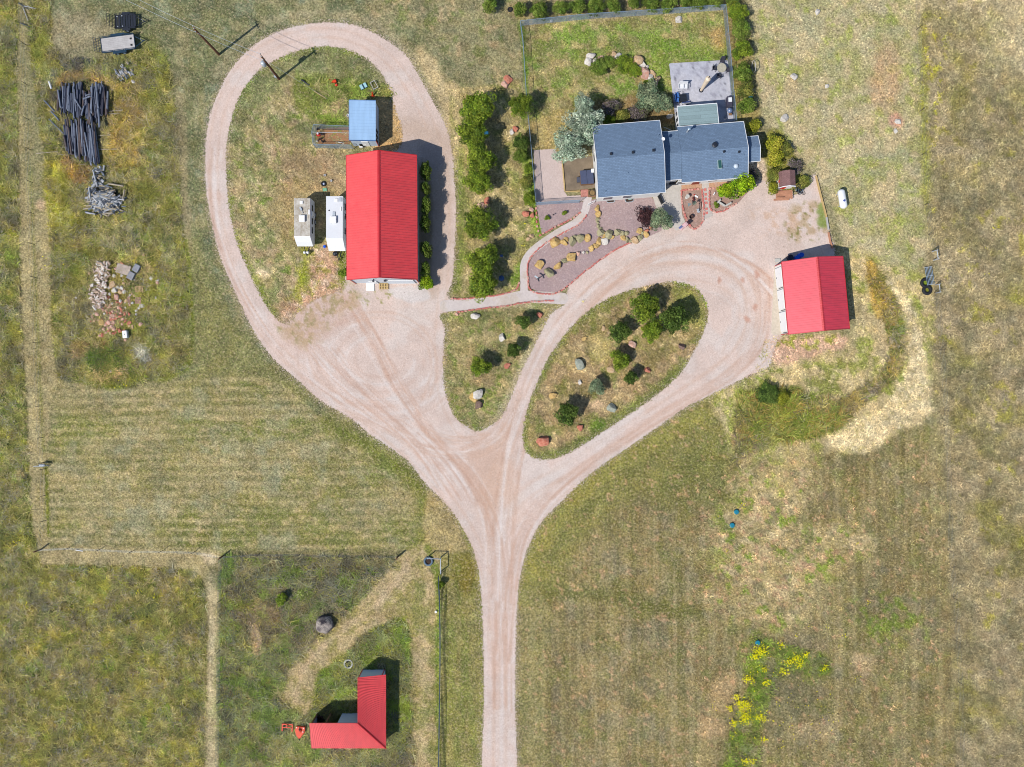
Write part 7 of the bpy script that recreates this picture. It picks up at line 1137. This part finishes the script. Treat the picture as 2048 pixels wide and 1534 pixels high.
tufts('meadow_weeds', 'short olive and straw growth of the eastern meadow', lambda x, y: np.minimum(x-(1845+(y-300)*.045), 40), (1838, 2080, -20, 1560), 16, .1, .28, .045, 26, jit=.3)
tufts('straw_grass', 'pale straw-coloured cut grass on the curved strip', full(STRAW, True), (1640, 1870, 540, 910), 26, .08, .2, .04, 27, jit=.3)
tufts('field_weeds', 'scattered green weeds in the dry patches of the south-east field', lambda x, y: np.minimum(sd_poly(x, y, SE, False, 30), 20), (1380, 1900, 880, 1560), 11, .08, .24, .05, 28, thr=.46)
tufts('loop_grass', 'tufty dry grass inside the loop drive', lambda x, y: sd_poly(x, y, DISL, True, 30), (445, 805, 90, 660), 14, .06, .2, .04, 29, thr=.4)
tufts('island_grass', 'dry grass on the eastern driveway island', lambda x, y: sd_poly(x, y, EIS, True, 30), (1040, 1420, 560, 920), 16, .06, .18, .04, 30, thr=.36)
tufts('triangle_grass', 'dry grass on the triangular driveway island', lambda x, y: sd_poly(x, y, TRI, True, 30), (884, 1122, 600, 866), 14, .06, .16, .04, 31, thr=.38)
tufts('tree_row_grass', 'grass between the pines and the yard fence', lambda x, y: sd_poly(x, y, STR, False, 30), (898, 1085, 160, 605), 14, .06, .2, .04, 32, thr=.38)
tufts('garage_grass', 'patchy dry grass round the garage and ditch', lambda x, y: np.minimum(sd_poly(x, y, GAR, True, 30), -sd_poly(x, y, [(1550,500),(1700,500),(1710,675),(1555,680)], False, 30)), (1400, 1860, 480, 935), 14, .06, .2, .04, 33, thr=.4)
tufts('field_grass', 'tan cut grass of the north-east field', lambda x, y: sd_poly(x, y, [(1510,-300),(1836,-300),(1838,100),(1845,400),(1850,520),(1750,560),(1690,500),(1640,360),(1530,240)], False, 30), (1500, 1850, -20, 560), 9, .05, .14, .04, 34, thr=.42)
tufts('shed_grass', 'green weeds between the dog pen and the utility pole', lambda x, y: sd_poly(x, y, [(600,165),(700,158),(770,165),(795,190),(700,200),(690,248),(620,246),(640,210)], False, 30), (590, 800, 150, 255), 26, .15, .45, .05, 35, palette=[(116,140,46),(138,138,66),(92,108,48),(170,156,112),(104,122,50)])
tufts('mound_weeds', 'dark green weeds ringing the bare earth scar', lambda x, y: np.minimum(sd_poly(x, y, ell(222,728,44,34), True, 30), -sd_poly(x, y, [(180,740),(210,742),(228,748),(258,728),(250,752),(225,762),(200,755)], False, 30)), (170, 275, 690, 770), 40, .25, .7, .06, 36, palette=[(84,110,36),(104,128,40),(70,84,44)])
# yellow flowers
r = np.random.default_rng(5); FL = [(1520,1300,10,8,60),(1508,1312,5,4,24),(1560,1288,4,4,10),(1572,1292,3,2,5),(1590,1314,6,5,20),(1577,1322,8,4,16),(1596,1325,6,6,22),(1610,1307,5,4,14),(1568,1342,6,4,16),(1648,1335,5,4,10),(1527,1336,5,4,12),(1495,1357,7,5,24),(1512,1346,4,4,8),(1530,1362,6,4,16),(1540,1360,3,3,6),(1472,1392,5,4,12),(1488,1408,9,8,60),(1475,1405,5,5,20),(1458,1414,5,4,14),(1488,1432,8,9,50),(1465,1444,6,5,18),(1520,1432,8,6,26),(1468,1462,3,2,6),(1463,1472,3,4,8),(1527,1476,4,3,10),(1510,1471,3,3,5),(1490,1520,6,6,18),(1505,1520,4,4,10),(1503,1532,4,2,6),(1562,1494,3,3,6),(1590,1268,3,3,5),(1620,1250,3,2,4),(1652,1251,3,3,5),(1690,1270,4,4,8),(1674,1290,2,2,3),(1480,1010,9,6,12),(1434,1034,3,3,5),(1450,1098,2,2,4),(1715,1086,3,2,4),(1735,1203,5,3,8),(1430,1410,8,10,8),(1560,1430,30,40,12),(1640,1430,40,40,10),(1700,1345,30,20,6),(1985,456,3,3,5),(1995,455,3,2,4),(1968,497,3,2,4),(1971,549,4,3,6),(1852,130,3,3,6),(1862,292,4,3,6),(1878,40,2,2,3),(100,530,24,14,10),(232,765,30,10,8),(800,1436,3,3,5),(32,1087,4,4,10),(75,1175,20,20,8),(281,1182,3,5,10),(310,1195,5,5,8),(55,1205,3,3,5),(1164,605,3,2,5),(1050,446,3,2,4),(1047,492,4,2,5),(1980,1360,3,2,3),(140,1340,60,60,8),(300,1300,40,60,8),(335,560,30,30,6)]
px = np.concatenate([r.normal(a, c*.8, n) for a, b, c, d, n in [(a,b,c,d,int(n*(3.0 if n >= 10 and b > 1280 else .8))) for a,b,c,d,n in FL]]); py = np.concatenate([r.normal(b, d*.8, n) for a, b, c, d, n in [(a,b,c,d,int(n*(3.0 if n >= 10 and b > 1280 else .8))) for a,b,c,d,n in FL]]); n = len(px); wx = (px-1024)/PPM; wy = (767-py)/PPM; s = r.uniform(.04, .085, n); a = r.uniform(0, 6, n); z = r.uniform(.25, .45, n); t_ = r.uniform(-.4, .4, n)
V = np.stack([np.stack([wx+s*np.cos(a+k*math.pi/2), wy+s*np.sin(a+k*math.pi/2), z+s*t_*(1 if k in (0, 1) else -1)], 1) for k in range(4)], 1).reshape(-1, 3); col = np.tile([lin(246)/KEXP, lin(236)/KEXP, .004], (4*n, 1))*np.repeat(r.uniform(.8, 1.2, n), 4)[:, None]
tag(link('wildflowers', npmesh('wildflowers', V, np.arange(4*n).reshape(n, 4), leafm, col)), 'bright yellow wildflowers scattered through the weeds and fields', 'flowers', kind='stuff')
SC = [(1480,800),(1560,775),(1640,800),(1700,830),(1640,870),(1560,880),(1500,900),(1470,870)]
tufts('scrub_weeds', 'ragged green and rusty scrub at the lower end of the ditch', full(SC, True), (1460, 1710, 765, 910), 30, .3, .9, .07, 41, thr=.4, palette=[(108,130,40),(130,142,46),(156,116,60),(92,110,42),(150,144,80),(112,104,90)])
tufts('yard_lawn', 'green and straw lawn of the fenced back yard', lambda x, y: np.minimum(sd_poly(x, y, YARD, False, 30), -sd_poly(x, y, [(1334,122),(1475,116),(1475,262),(1340,262)], False, 30)), (1040, 1480, 5, 255), 10, .04, .12, .04, 42, thr=.42)
FB = [(1500,1275),(1560,1285),(1650,1315),(1645,1350),(1560,1345),(1545,1400),(1520,1450),(1515,1560),(1455,1560),(1465,1440),(1490,1390),(1515,1330)]
tufts('flower_strip_weeds', 'dark green weed strip carrying the yellow flowers', full(FB, True), (1450, 1660, 1270, 1560), 26, .15, .4, .05, 43, palette=[(100,130,36),(84,108,40),(122,140,48),(112,110,84)])
